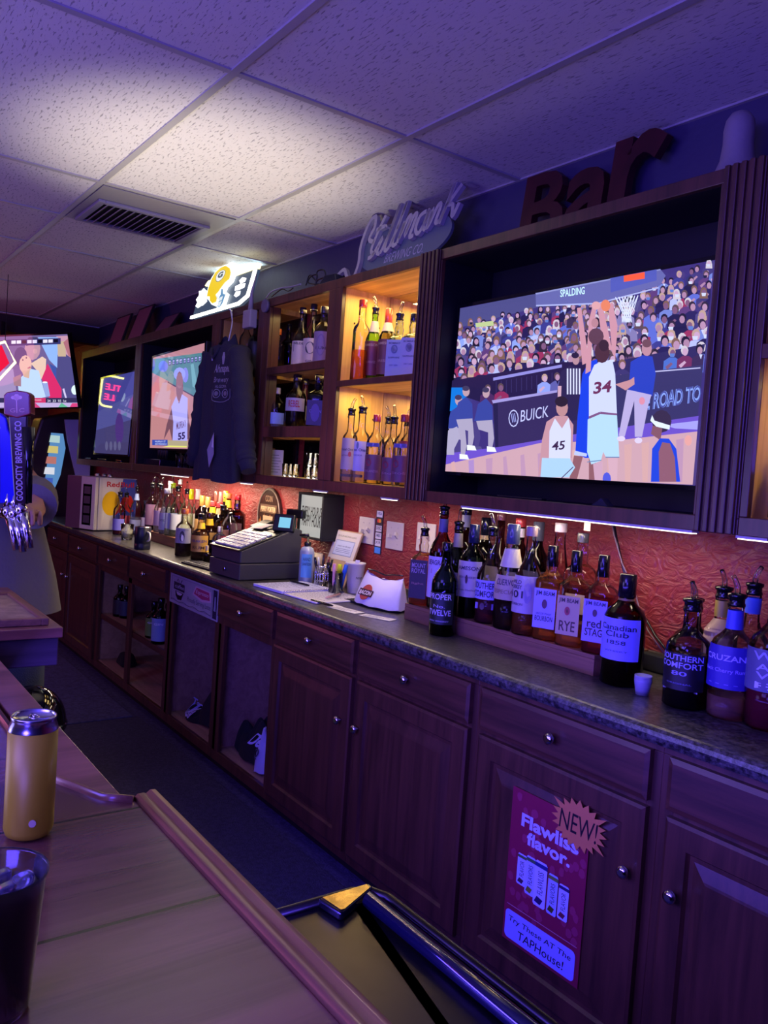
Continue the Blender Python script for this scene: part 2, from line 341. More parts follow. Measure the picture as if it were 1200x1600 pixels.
class Pic:                 # a flat picture on the plane through O with normal N, drawn in picture coordinates cx, cy
    def __init__(s, O, N, quad, crop):
        s.O = Vector(O); s.N = Vector(N).normalized(); s.crop = crop; s.quad = quad; s.mb = MB(); s.k = 0
        if s.N.dot(CAM-s.O) < 0: s.N = -s.N
    def pt(s, x, y, off):
        px = s.crop[0]+x/s.crop[2]; py = s.crop[1]+y/s.crop[2]; d = ray(px, py)
        return CAM+d*((s.O-CAM).dot(s.N)/d.dot(s.N))+s.N*off
    def poly(s, pts, c):
        pts = clip(list(pts), s.quad)
        if len(pts) >= 3:
            s.k += 1; o = .0005+s.k*.000012
            s.mb.add([s.pt(x, y, o) for x, y in pts], [tuple(range(len(pts)))], 0, c)
    def e(s, cx, cy, rx, ry, c, n=12, rot=0):
        s.poly([(cx+rx*math.cos(t)*math.cos(rot)-ry*math.sin(t)*math.sin(rot), cy+rx*math.cos(t)*math.sin(rot)+ry*math.sin(t)*math.cos(rot)) for t in [2*PI*i/n for i in range(n)]], c)
    def line(s, pts, w, c):
        for (x0, y0), (x1, y1) in zip(pts, pts[1:]):
            L = math.hypot(x1-x0, y1-y0) or 1; nx = -(y1-y0)/L*w/2; ny = (x1-x0)/L*w/2
            s.poly([(x0+nx, y0+ny), (x1+nx, y1+ny), (x1-nx, y1-ny), (x0-nx, y0-ny)], c)
    def text(s, st, x, y, w, h, c, slope=0, vs=0, bold=0, shear=0):   # x, y = lower left; slope of the baseline
        V, F, bw, bh = glyphs(st, bold, shear); s.k += 1; o = .0005+s.k*.000012
        s.mb.add([s.pt(x+a/bw*w+vs*b_/bh*h, y+slope*(a/bw*w)-b_/bh*h, o) for a, b_ in V], F, 0, c)
# ---------------- the room ----------------
H = 2.55; YW = 2.12
def sbox(name, a, m, bev=0): return struct(MB().box(*a).build(name, m, bev=bev))
sbox('floor', (-9.6, -3.2, -.1, 3.1, 2.3, 0), carpet)
sbox('wall_back', (-9.6, YW, 0, 3.1, YW+.12, 2.75), wallred)
sbox('wall_left', (-9.6, -3.2, 0, -9.0, YW, 2.75), plankwall)
sbox('wall_right', (3.0, -3.2, 0, 3.1, YW, 2.75), darkroom)
sbox('wall_front', (-9.6, -3.3, 0, 3.1, -3.2, 2.75), darkroom)
sbox('ceiling', (-7.3, -3.2, H, 3.1, YW, H+.1), ceilm)
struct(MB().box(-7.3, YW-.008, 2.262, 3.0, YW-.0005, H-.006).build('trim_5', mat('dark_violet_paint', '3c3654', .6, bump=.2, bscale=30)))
# dropped beam and the redder ceiling beyond it
sbox('trim_1', (-7.42, -3.2, 2.40, -7.3, YW, H+.1), mat('brown_beam', '2c1a16', .6))
sbox('trim_2', (-9.0, -3.2, 2.44, -7.42, YW, H+.1), redceil)
g = MB()
for y in (-2.73, -2.11, -1.5, -.88, -.27, .355, .97, 1.59): g.box(-7.3, y-.012, H-.006, 3, y+.012, H+.001)
for x in (2.72, 1.49, .25, -.98, -2.2, -3.44, -4.05, -4.72, -5.9): g.box(x-.012, -3.2, H-.0055, x+.012, YW, H+.001)
g.box(-7.3, YW-.02, H-.006, 3, YW, H)
struct(g.build('trim_3', gridm))
sbox('ceiling_edge_highlight', (-7.3, 1.2, H-.012, -7.25, YW-.02, H-.0062), whitepl)  # white strip standing in for the highlight along the ceiling edge
# ceiling air vent
vt = thing('ceiling_vent', 'louvred metal air vent in a plain panel of the ceiling grid', 'vent', (-3.745, 1.28, H-.03))
MB().box(-4.035, .985, H-.010, -3.455, 1.575, H-.0065).build('panel', mat('vent_panel_paint', '8f8b88', .35), vt)
fr = MB(); vx0, vx1, vy0, vy1 = -3.98, -3.66, 1.05, 1.5
for a in ((vx0-.03, vy0-.03, vx1+.03, vy0), (vx0-.03, vy1, vx1+.03, vy1+.03), (vx0-.03, vy0, vx0, vy1), (vx1, vy0, vx1+.03, vy1)): fr.box(a[0], a[1], H-.024, a[2], a[3], H-.010)
fr.build('frame', mat('vent_frame_paint', '8a8690', .35), vt, bev=.003)
MB().box(vx0, vy0, H-.0135, vx1, vy1, H-.0105).build('backing', blackmt, vt)
for i in range(15):
    y = vy0+.015+i*(vy1-vy0-.03)/14
    MB().obox((vx0, y-.006, H-.026), (vx1-vx0, 0, 0), (0, .016, .012), (0, .002, -.0025)).build('slat', mat('vent_slat_paint', '777382', .4) if i == 0 else MT['vent_slat_paint'], vt)
# rubber mats in the aisle
tag(MB().box(-4.35, .62, 0, -1.2, 1.58, .012).build('floor_mat', rubber, bev=.004), 'near dark rubber mat lying along the aisle floor', 'floor mat', 'aisle mats')
tag(MB().box(-7.0, .75, 0, -4.38, 1.56, .009).build('floor_mat', mat('worn_mat', '4a4868', .85, bump=.6, bscale=160, var=.3, vscale=50), bev=.004), 'far greyer rubber mat on the aisle floor beside the open cabinets', 'floor mat', 'aisle mats')
# ---------------- base cabinets ----------------
YF = 1.62
def nested(mb, x0, x1, z0, z1, steps, y):     # steps: (inset, y offset)
    vs = []
    for ins, dy in steps: vs += [(x0+ins, y+dy, z0+ins), (x1-ins, y+dy, z0+ins), (x1-ins, y+dy, z1-ins), (x0+ins, y+dy, z1-ins)]
    k = len(steps); fs = [(4*j+i, 4*j+(i+1) % 4, 4*j+4+(i+1) % 4, 4*j+4+i) for j in range(k-1) for i in range(4)]
    fs.append(tuple(range(4*k-4, 4*k))); mb.add(vs, fs)
def knob(par, x, z, y=YF-.02):
    m = MB(); m.tube([(x, y+.001, z), (x, y-.014, z)], .005, 10); m.tube([(x, y-.012, z), (x, y-.016, z), (x, y-.024, z), (x, y-.028, z)], [.008, .015, .015, .007], 14)
    m.build('knob', chrome, par)
def drawer(par, x0, x1, z0=.737, z1=.856):
    m = MB(); nested(m, x0, x1, z0, z1, ((0, .02), (0, .004), (.012, 0), (.02, 0)), YF-.02); o = m.build('drawer', oakx, par, recalc=False); knob(o, (x0+x1)/2, (z0+z1)/2); return o
def door(par, x0, x1, kx, z0=.10, z1=.722):
    m = MB(); nested(m, x0, x1, z0, z1, ((0, .02), (0, .004), (.008, 0), (.058, 0), (.064, .009), (.074, .009), (.104, .001), (.11, 0)), YF-.02)
    o = m.build('door', oak, par, recalc=False); knob(o, kx, .56); return o
def base_unit(x0, x1, label, drawers=(), doors=(), opening=(), shelf=None, full=False):
    t = thing('base_cabinet', label, 'cabinet', ((x0+x1)/2, 1.87, 0), 0, 'base cabinets along the back bar')
    c = MB(); c.box(x0, YF+.018, .09, x0+.016, 2.11, .873); c.box(x1-.016, YF+.018, .09, x1, 2.11, .873); c.box(x0+.016, YF+.018, .09, x1-.016, 2.09, .106); c.box(x0+.016, 2.09, .09, x1-.016, 2.11, .873)
    c.build('carcass', shelfin, t)
    f = MB(); f.box(x0, YF, .06, x1, YF+.018, .105); f.box(x0, YF, .854, x1, YF+.018, .873); f.box(x0, YF, .105, x0+.035, YF+.018, .854); f.box(x1-.035, YF, .105, x1, YF+.018, .854)
    if opening or doors: f.box(x0+.035, YF, .70, x1-.035, YF+.018, .745)
    for s_ in opening: f.box(s_-.03, YF, .105, s_+.03, YF+.018, .70 if not drawers or len(drawers) < 2 else .854)
    f.build('face_frame', oak, t, bev=.0015)
    MB().box(x0, YF+.05, 0, x1, YF+.06, .09).build('toe_kick', toekick, t)
    for d in drawers: drawer(t, *d)
    for d in doors: door(t, *d)
    if shelf: MB().box(x0+.017, YF+.03, shelf-.018, x1-.017, 2.088, shelf).build('shelf', shelfin, t, bev=.002); MB().box(x0+.017, YF+.019, shelf-.03, x1-.017, YF+.03, shelf+.002).build('shelf_edge', oakx, t)
    return t
base_unit(-6.65, -6.03, 'red-brown base cabinet at the far end of the back bar, left of the rest', [(-6.63, -6.05)], [(-6.63, -6.05, -6.09)])
base_unit(-6.03, -5.34, 'closed base cabinet under the small drinks fridge', [(-6.01, -5.355)], [(-6.01, -5.355, -5.97)])
base_unit(-5.34, -4.097, 'wide open base cabinet with two drawers and a middle shelf', [(-5.31, -4.74), (-4.70, -4.13)], [], [-4.72], P(205, 985, y=1.65).z)
base_unit(-4.097, -3.478, 'open drawerless base cabinet behind the small white cafe sign', [], [], [-4.06])
base_unit(-3.478, -2.915, 'open base cabinet full of dark folded clothing under the till', [(-3.46, -2.925)], [], [-3.44])
base_unit(-2.915, -2.312, 'closed base cabinet below the open notebook, door knob on its right', [(-2.895, -2.327)], [(-2.905, -2.327, -2.375)])
base_unit(-2.312, -1.698, 'closed base cabinet below the left end of the bottle riser, knob on its left', [(-2.298, -1.718)], [(-2.295, -1.718, -2.265)])
base_unit(-1.698, -1.08, 'closed base cabinet with the maroon poster on its door', [(-1.675, -1.104)], [(-1.670, -1.104, -1.136)])
base_unit(-1.08, -.47, 'darkest closed base cabinet at the right edge of the photo', [(-1.054, -.49)], [(-1.05, -.49, -1.01)])
base_unit(-.47, .14, 'closed base cabinet beyond the right edge beside the darkest one', [(-.45, .12)], [(-.45, .12, .08)])
ct = thing('countertop', 'long black speckled laminate countertop with a low backsplash', 'countertop', (-3.2, 1.85, .874))
prof = [(2.118, .8745), (1.60, .8745), (1.594, .877), (1.589, .885), (1.5875, .896), (1.590, .906), (1.597, .912), (1.607, .914), (2.118, .914)]
MB().prism(prof, lambda y, z, x: (x, y, z), -6.95, .2).build('slab', stone, ct)
MB().box(-6.95, 2.098, .9145, .2, 2.119, .968).build('backsplash', stone, ct, bev=.004)
# ---------------- upper cabinets ----------------
YU = 1.85; ZT = 2.262; ZB = 1.355
def upper(name, x0, x1, ox0, ox1, label, rails=(), inner=lightwood, innerx=lightwoodx, back=None, cat='cabinet', ztop=2.222, zbot=1.40, group='upper cabinets'):
    t = thing(name, label, cat, ((x0+x1)/2, 1.98, ZB), 0, group)
    for xa_, xb_, yb_ in ((ox0-.02, ox0, 1.91 if ox0 == -3.60 else 2.10), (ox1, ox1+.02, 1.91 if ox1 == -3.72 else 2.10)): MB().box(xa_, YU+.019, ZB+.02, xb_, yb_, ZT-.01).build('side_panel', inner if yb_ > 2 else oak, t)
    m = MB(); m.box(ox0, YU+.019, ztop, ox1, 2.10, ZT-.01); m.build('top_panel', innerx, t)
    m = MB(); m.box(ox0, YU+.019, ZB+.02, ox1, 2.10, zbot); m.build('bottom_panel', innerx, t)
    MB().box(ox0-.02, 2.101, ZB+.005, ox1+.02, 2.117, ZT-.01).build('back_panel', back or inner, t)
    f = MB(); f.box(x0, YU, zbot, ox0, YU+.018, ztop); f.box(ox1, YU, zbot, x1, YU+.018, ztop); f.box(x0, YU, ztop, x1, YU+.018, ZT); f.box(x0, YU, ZB, x1, YU+.018, zbot)
    for z0, z1 in rails: f.box(ox0, YU, z0, ox1, YU+.018, z1)
    f.build('face_frame', oak, t, bev=.002)
    for z0, z1 in rails: MB().box(ox0+.001, YU+.0185, z0+.004, ox1-.001, 2.10, z1-.004).build('shelf', innerx, t)
    return t
C1 = upper('television_cabinet', -6.84, -5.485, -6.79, -5.54, 'leftmost television cabinet holding the hazy bluish screen', inner=bayblack, innerx=bayblack, ztop=2.205)
C2 = upper('television_cabinet', -5.484, -4.225, -5.43, -4.28, 'television cabinet between the hazy screen and the hanging sweatshirt', inner=bayblack, innerx=bayblack, ztop=2.205)
C3 = upper('shelf_cabinet', -4.224, -3.662, -4.17, -3.72, 'narrow open shelf cabinet mostly hidden behind the dark sweatshirt', rails=((1.888, 1.924), (1.585, 1.637)), back=blackgl)
C4 = upper('shelf_cabinet', -3.661, -3.004, -3.60, -3.056, 'three tier open shelf cabinet with liquor on two tiers and glasses below', rails=((1.888, 1.924), (1.585, 1.637)), back=blackgl)
C5 = upper('shelf_cabinet', -3.003, -2.415, -2.95, -2.425, 'brightly lit two tier shelf cabinet beside the big screen', rails=((1.80, 1.826),), back=mirror)
C6 = upper('television_cabinet', -2.414, -1.086, -2.295, -1.21, 'largest television cabinet around the basketball game screen', inner=bayblack, innerx=bayblack, ztop=2.225, zbot=1.395)
C7 = upper('shelf_cabinet', -1.085, -.42, -1.065, -.47, 'open shelf cabinet cut off by the right edge of the photo', rails=((1.78, 1.815),), back=mirror)
for px0, px1, nm in ((-2.412, -2.3, 0), (-1.2, -1.09, 1)):      # fluted pilasters
    m = MB(); n_ = 5; w_ = (px1-px0)/n_
    for i in range(n_): m.box(px0+i*w_+.004, YU-.014, ZB, px0+(i+1)*w_-.004, YU-.0005, ZT)
    m.box(px0, YU-.006, ZB, px1, YU-.0003, ZT); m.build('fluted_pilaster', oak, C6, bev=.003)
for t_, xs in ((C5, (-2.948,)), (C5, (-2.427,))):
    for x in xs:
        m = MB()
        for z in (1.5, 1.56, 1.62, 1.68, 1.90, 1.96, 2.02, 2.08):
            for y in (1.92, 2.05): m.tube([(x, y, z), (x+(.0015 if x < -2.7 else -.0015), y, z)], .004, 8)
        m.build('shelf_pin_holes', blackmt, t_)
# under cabinet light strips
for i, (x0, x1, lab) in enumerate(((-2.12, -1.22, 'long bright light strip under the big television cabinet'), (-1.10, -1.02, 'short light strip under the right end of the upper cabinets'), (-3.86, -3.76, 'small light bar under the cabinets above the oval sign'), (-3.12, -3.04, 'small light bar above the lit happy hour board'), (-2.60, -2.52, 'small light bar above the rightmost wall switches'), (-5.0, -4.6, 'light strip glowing above the left bottle cluster'))):
    t = thing('light_strip', lab, 'light', ((x0+x1)/2, 1.88, 1.3445), 0, 'under-cabinet light strips')
    MB().box(x0, 1.869, 1.3475, x1, 1.9, 1.3548).build('housing', whitepl, t)
    MB().box(x0+.004, 1.872, 1.3445, x1-.004, 1.897, 1.3474, c='fff2e0').build('diffuser', glow, t)
# ---------------- televisions ----------------
def aim_glass(px, py, y):       # how a screen must be turned for the neon sign's reflection to sit where the photo has it
    h_ = P(px, py, y=y); dn = (h_-CAM).normalized(); n_ = ((Vector((-8.93, 1.02, 2.19))-h_).normalized()-dn).normalized()
    return Vector((-n_.x/n_.y, -n_.z/n_.y))
TVN2 = aim_glass(246, 604, 1.885); TVN1 = aim_glass(216, 620, 1.876)
def tv(O, U, V, W, Hh, label, bez=.012, name='television', depth=.045, crop=None, group=None, draw=None, m=screen, stand=True):
    O = Vector(O); U = Vector(U).normalized(); V = Vector(V); V = (V-U*V.dot(U)).normalized(); N = U.cross(V)   # O = lower left of the picture, N towards the viewer
    if N.dot(CAM-O) < 0: N = -N
    c = O+U*W/2-V*bez-N*depth/2
    t = thing(name, label, 'television', c, 0, group)
    MB().obox(O-U*bez-V*bez-N*depth, U*(W+2*bez), V*(Hh+2*bez), N*(depth-.002)).build('casing', blackpl, t, bev=.004)
    b_ = MB()
    for a, u, v in ((O-U*bez-V*bez, W+2*bez, bez), (O-U*bez+V*Hh, W+2*bez, bez), (O-U*bez, bez, Hh), (O+U*W, bez, Hh)): b_.obox(a-N*.0019, U*u, V*v, N*.004)
    b_.build('bezel', blackgl, t)
    def px(p):
        d = p-CAM; k = d.dot(CF); x = 600+FOC*d.dot(CR)/k; y = 800-FOC*d.dot(CU)/k
        return ((x-crop[0])*crop[2], (y-crop[1])*crop[2])
    q = [px(O), px(O+U*W), px(O+U*W+V*Hh), px(O+V*Hh)]
    pc = Pic(O, N, q, crop); draw(pc, q); pc.mb.build('screen', m, t, recalc=False)
    return t
SKIN = ['b48cb0', 'a880a4', 'c4a0c4', '7c567c', 'b088a8']; HAIR = ['2e2438', '5a4650', 'b89a90', '1c1830', '7a5a50', 'c8c0d0']
def person_blob(p, x, y, s, rnd, shirt):
    k = rnd.uniform(-.2, .2)*s; sk = rnd.choice(SKIN); hr = rnd.choice(HAIR); q = rnd.random()
    p.poly([(x-s*1.5, y+s*3.2), (x-s*1.35, y+s*1.3), (x-s*.5, y+s*.72), (x+s*.5, y+s*.72), (x+s*1.35, y+s*1.35), (x+s*1.5, y+s*3.2)], shirt)
    if q < .4: p.poly([(x-s*.25, y+s*.7), (x+s*.3, y+s*.7), (x+s*.05, y+s*1.5)], rnd.choice(['c8ccf8', '8c94dc', '201c48']))
    if q > .6: p.poly([(x-s*1.1, y+s*2.2), (x-s*.2, y+s*1.5), (x+s*.1, y+s*1.75), (x-s*.8, y+s*2.7)], sk)
    if rnd.random() < .3: p.poly([(x+k-s*.68, y), (x+k+s*.68, y), (x+k+s*.75, y+s*1.1), (x+k-s*.75, y+s*1.1)], hr)
    p.e(x+k, y-s*.16, s*.60, s*.78, hr, 10, k*.02); p.e(x+k+rnd.uniform(-.14, .14)*s, y+s*.08, s*.44, s*.62, sk, 10)
    if rnd.random() < .35: p.poly([(x-s*.42, y+s*.1), (x+s*.42, y+s*.1), (x+s*.3, y+s*.66), (x-s*.3, y+s*.66)], rnd.choice(['20203c', '5a78c8', 'c8d0f0']))
def crowd(p, x0, x1, ytop, ybot, s0, s1, rnd, cols):
    rows = 9
    for k in range(rows):
        f = k/(rows-1); s = s0+(s1-s0)*f; n = int((x1-x0)/(s*2.0))
        for i in range(n+1):
            x = x0+(x1-x0)*(i+.5*(k % 2))/n+rnd.uniform(-.6, .6)*s; t = (x-x0)/(x1-x0)
            y = ytop(t)+(ybot(t)-ytop(t))*f+rnd.uniform(-.6, .6)*s
            person_blob(p, x, y, s, rnd, rnd.choice(cols))
SH = ['3a3a8c', '262058', '5c6ad0', '4c4480', '8aa0ec', '1e1a48', 'b0b8f0', '5a3a78', '30306c', '94305c', '7080d0', '241c50', '403878']
def draw_game(p, q):
    r = random.Random(5)
    p.poly(q, '3c3078')
    p.poly([(165, 820), (440, 765), (440, 812), (160, 885)], '4a4a84')
    crowd(p, 150, 620, lambda t: 880-95*t, lambda t: 1050-75*t, 13, 21, r, SH)
    crowd(p, 690, 1040, lambda t: 800-140*t, lambda t: 990-60*t, 15, 25, r, SH)
    crowd(p, 560, 720, lambda t: 840-30*t, lambda t: 990, 15, 20, r, ['3a2c50', '5a4068', '4a4a90', '8078b0'])
    p.poly([(230, 870), (290, 862), (292, 878), (232, 884)], 'b8c890')
    # boards below the stands
    p.poly([(150, 1062), (520, 1000), (620, 1000), (620, 1130), (300, 1150), (145, 1100)], '251c48')
    p.poly([(290, 1052), (520, 1008), (520, 1018), (290, 1062)], '8c88d8')
    for x in range(300, 520, 17): p.line([(x, 1065-(x-300)*.16), (x, 1110-(x-300)*.16)], 2, '383068')
    p.poly([(146, 1085), (200, 1085), (200, 1150), (140, 1165)], '1474d8')
    for x, y, c in ((462, 1055, '8c9cec'), (505, 1050, '5c5ca8'), (270, 1090, '4a2a60'), (318, 1086, '8c2c5c')): person_blob(p, x, y, 17, r, c)
    p.poly([(690, 1000), (1000, 940), (985, 1015), (700, 1042)], '302a60')
    for x, y, c in ((722, 1010, '3c3470'), (890, 970, '4c6cc8'), (935, 965, '703060'), (985, 960, '3a2c58')): person_blob(p, x, y, 21, r, c)
    # backboard, rim, net
    p.poly([(432, 770), (850, 690), (868, 712), (850, 745), (690, 790), (640, 805), (434, 812)], '6264a8')
    p.poly([(432, 770), (850, 690), (851, 694), (434, 775)], '8a90cc')
    p.line([(434, 812), (640, 805), (845, 752)], 5, 'a8b0e8')
    p.poly([(683, 720), (838, 690), (838, 728), (684, 768)], '5058b4'); p.poly([(728, 712), (798, 700), (798, 722), (728, 733)], 'f05a3c')
    p.text('SPALDING', 515, 784, 82, 25, 'c4ecfc', slope=-.13, bold=.02)
    for i in range(8):
        t = i/7; x0 = 700+76*t; x1 = 722+36*((t+.45) % 1); p.line([(x0, 784-6*t), ((x0+x1)/2+5, 822), (x1, 868)], 2.6, 'd4dcfc'); x1 = 722+36*((t+.6) % 1); p.line([(x0, 784-6*t), ((x0+x1)/2-5, 822), (x1, 868)], 2.6, 'd4dcfc')
    # sponsor boards
    p.poly([(290, 1135), (515, 1100), (570, 1100), (620, 1120), (620, 1235), (300, 1285)], '352a5c'); p.poly([(286, 1128), (515, 1092), (515, 1100), (290, 1138)], '9c94d8')
    p.poly([(290, 1138), (306, 1136), (308, 1282), (297, 1285)], '26204c'); p.text('BUICK', 382, 1200, 93, 38, 'c0c4fc', slope=-.18, shear=.1)
    p.e(359, 1188, 17, 29, 'c0c4fc'); p.e(359, 1188, 14, 25, '352a5c'); p.text('lll', 350, 1203, 18, 30, 'a0a8f0', slope=-.2, shear=-.3)
    p.poly([(700, 1045), (995, 1010), (975, 1190), (700, 1245)], '383468'); p.line([(760, 1038), (985, 1020)], 4, 'b8b8e8')
    p.text('E ROAD TO', 797, 1163, 190, 56, '88a4fc', slope=-.16, shear=.15, bold=.045); p.text('E ROAD TO', 797, 1163, 190, 56, '4a50a0', slope=-.16, shear=.15, bold=-.006)
    # floor
    p.poly([(135, 1305), (300, 1285), (620, 1232), (980, 1180), (975, 1260), (560, 1265), (130, 1345)], '6a50c8')
    p.poly([(130, 1342), (450, 1270), (700, 1262), (975, 1232), (960, 1410), (128, 1372)], 'c8a0b0')
    for i in range(14):
        x = 150+i*58; y = 1345-(x-150)*.1; p.poly([(x, y-10), (x+r.uniform(10, 26), y-14), (x+20, 1400), (x+3, 1400)], r.choice(['b890b4', 'd4acac', 'a888c8', 'd0a4a8']))
    p.poly([(860, 1210), (978, 1196), (976, 1226), (900, 1222)], 'a09cf0')
    # seated coaches at left
    for x, y, k in ((170, 1130, 0), (195, 1100, 1), (262, 1105, 2)):
        p.poly([(x-35, y+92), (x-22, y+35), (x+5, y+16), (x+26, y+40), (x+28, y+100)], '38449c'); p.e(x+5, y-2, 12, 17, 'b898a8'); p.e(x+4, y-12, 12, 9, '40385c')
        p.poly([(x-28, y+92), (x+26, y+88), (x+32, y+150), (x+26, y+180), (x+12, y+180), (x+12, y+130), (x-20, y+120)], 'a8a0c0'); p.poly([(x+8, y+176), (x+34, y+180), (x+40, y+195), (x+8, y+194)], 'e8ecfc')
    p.poly([(135, 1230), (170, 1215), (180, 1250), (160, 1290), (160, 1310), (135, 1310)], 'aaa4c4')
    # referee
    p.poly([(505, 1100), (520, 1030), (548, 1012), (580, 1020), (590, 1110), (585, 1190), (545, 1200)], '2c2450')
    for i in range(5): p.poly([(538+i*10, 1022), (543+i*10, 1022), (543+i*10, 1108), (538+i*10, 1108)], 'd0d4fc')
    p.e(568, 992, 12, 18, 'b08898'); p.e(566, 978, 13, 10, '2a2040'); p.poly([(508, 1080), (520, 1080), (518, 1135), (507, 1135)], 'c8a0b8')
    # blue defender behind the jumper
    p.poly([(590, 1040), (612, 1000), (640, 990), (640, 1320), (600, 1320), (566, 1308), (574, 1180)], '1c40e0'); p.poly([(565, 1296), (606, 1306), (604, 1316), (562, 1310)], 'b8c4fc')
    p.poly([(562, 1312), (592, 1315), (570, 1400), (545, 1400)], '8c5c68'); p.poly([(612, 1315), (636, 1315), (632, 1400), (612, 1400)], '8c5c68')
    # white jersey, arms up
    for a in (((590, 1010), (572, 820), (586, 818), (612, 1000)), ((600, 1040), (612, 860), (628, 800), (640, 805), (624, 900), (618, 1030)), ((660, 960), (640, 810), (655, 800), (690, 960)), ((690, 970), (676, 810), (690, 800), (708, 880), (700, 990))): p.poly(a, 'c890a4')
    p.e(668, 812, 16, 20, 'e08060'); p.e(636, 812, 15, 14, 'd8a0a8')
    p.e(636, 915, 26, 28, '5c3c50'); p.e(632, 870, 12, 16, 'b48090')
    p.poly([(612, 1050), (630, 1010), (650, 1000), (690, 992), (700, 1040), (706, 1175), (612, 1190)], 'c8d0fc'); p.e(656, 968, 25, 36, '4a2c3c'); p.e(662, 945, 17, 20, '3a2434')
    p.text('34', 626, 1108, 62, 40, '6a3058', slope=-.12, bold=.03, shear=.1); p.line([(612, 1186), (650, 1170), (706, 1176)], 8, '7c5484')
    p.poly([(608, 1192), (650, 1174), (706, 1178), (714, 1318), (668, 1316), (660, 1300), (652, 1330), (620, 1342), (606, 1300)], 'b0d4f4'); p.line([(606, 1334), (654, 1328)], 3, '6880b0'); p.line([(668, 1318), (714, 1318)], 3, '6880b0')
    p.poly([(626, 1340), (658, 1332), (656, 1400), (632, 1400)], 'c8a0bc'); p.poly([(676, 1320), (708, 1320), (706, 1400), (680, 1400)], 'd0a8bc'); p.e(672, 1390, 14, 22, '5058d8')
    # player 45
    p.poly([(442, 1380), (455, 1260), (470, 1200), (500, 1180), (540, 1180), (560, 1210), (556, 1320), (530, 1320)], 'c090a0')
    p.poly([(478, 1320), (480, 1230), (498, 1188), (522, 1222), (544, 1186), (552, 1230), (550, 1330)], 'd0d4fc'); p.e(522, 1152, 20, 30, 'b88890'); p.e(520, 1132, 22, 18, '2c2034')
    p.text('45', 488, 1296, 44, 30, '3a2448', slope=-.1, bold=.02, shear=.12); p.poly([(455, 1320), (548, 1322), (566, 1352), (545, 1385), (450, 1385)], 'a8ccf0'); p.line([(520, 1388), (560, 1350)], 3, '503868')
    # coach in blue polo
    p.e(806, 955, 17, 26, 'b8889c'); p.e(806, 938, 16, 14, '6c4858'); p.poly([(745, 1095), (752, 1000), (790, 978), (825, 982), (836, 1040), (825, 1115), (770, 1100)], '2c40bc'); p.poly([(700, 1075), (750, 1060), (764, 1050), (765, 1075), (735, 1095)], 'c08c98')
    p.poly([(740, 1092), (822, 1110), (812, 1140), (790, 1250), (766, 1250), (764, 1130), (732, 1250), (712, 1246)], 'b4a8dc'); p.e(720, 1256, 14, 9, 'd8ccf0'); p.e(778, 1262, 13, 10, 'd8ccf0'); p.e(790, 1130, 10, 13, 'd88ca8')
    # head-band player, lower right
    p.e(856, 1198, 33, 38, '382c4c'); p.poly([(826, 1212), (858, 1222), (852, 1262), (820, 1240)], '805468'); p.poly([(824, 1178), (832, 1196), (884, 1212), (882, 1226), (838, 1216), (818, 1196)], 'dce8fc')
    p.poly([(820, 1400), (824, 1290), (850, 1255), (880, 1256), (905, 1290), (918, 1400)], '2444d8'); p.poly([(848, 1400), (846, 1300), (858, 1268), (884, 1272), (900, 1320), (905, 1400)], '8a5a70'); p.e(945, 1262, 12, 18, 'e0a0a0')
u0 = -2.271; u1 = -1.26
tv((u0, 1.93, 1.470), (1, 0, 0), (0, 0, 1), u1-u0, 2.062-1.470, 'large television showing a basketball game, inside the biggest wall cabinet', crop=(640, 100, 2.143), draw=draw_game)
def draw_55(p, q):      # crop 220,520,6.667
    p.poly(q, 'b07c88'); p.poly([(90, 280), (700, 200), (700, 740), (440, 600), (280, 500), (90, 400)], '4c7c8c'); p.poly([(280, 505), (700, 735), (700, 750), (280, 520)], '3c3450')
    p.e(120, 330, 30, 70, '5468c0'); p.e(235, 350, 50, 60, '5c70d8'); p.poly([(520, 330), (550, 320), (600, 600), (540, 560)], '6aa0b0'); p.poly([(620, 330), (660, 300), (640, 560)], '6aa0b0')
    p.e(465, 440, 32, 80, '7c80dc'); p.e(405, 430, 62, 70, '9098ec'); p.poly([(90, 500), (350, 560), (500, 700), (560, 1100), (100, 1200)], 'b47c80')
    p.poly([(240, 1115), (270, 960), (330, 760), (400, 720), (480, 700), (500, 900), (540, 1100), (330, 1130), (300, 1000)], '6c4858'); p.e(405, 560, 38, 160, '7c5464'); p.e(405, 500, 36, 80, '8c6474')
    p.poly([(330, 1150), (340, 930), (320, 770), (370, 660), (400, 740), (430, 640), (490, 680), (485, 1150)], 'a4a0ec'); p.text('MURRAY', 372, 1010, 100, 75, '5c3c68', slope=-.3, bold=.01); p.text('55', 388, 1120, 74, 75, '342860', slope=-.2, bold=.04)
    p.poly([(500, 1060), (560, 1000), (560, 1200), (490, 1200)], '543c50'); p.poly([(120, 1115), (280, 1115), (280, 1175), (120, 1170)], '3048a8'); p.text('MURRAY ST', 150, 1142, 110, 18, 'd0d8fc'); p.text('SAN FRANCISCO', 150, 1166, 120, 16, 'd0d8fc')
    p.poly([(280, 1120), (490, 1125), (490, 1195), (280, 1190)], 'a89c80'); p.poly([(300, 1175), (480, 1180), (480, 1196), (220, 1190)], 'd8d870')
    for i in range(10): x = 290+i*39; y = 285-i*5; p.poly([(x, y), (x+27, y-4), (x+27, y+52), (x, y+56)], '34386c'); p.poly([(x+4, y+6), (x+23, y+3), (x+23, y+20), (x+4, y+23)], 'a0a4e4'); p.poly([(x+4, y+30), (x+23, y+27), (x+23, y+44), (x+4, y+47)], '8488c8')
tv((-5.275, 1.892, 1.512), (1, TVN2.x, 0), (0, TVN2.y, 1), .985, .59, 'television with a white jersey player, partly covered by the dark sweatshirt', crop=(220, 520, 6.667), draw=draw_55)
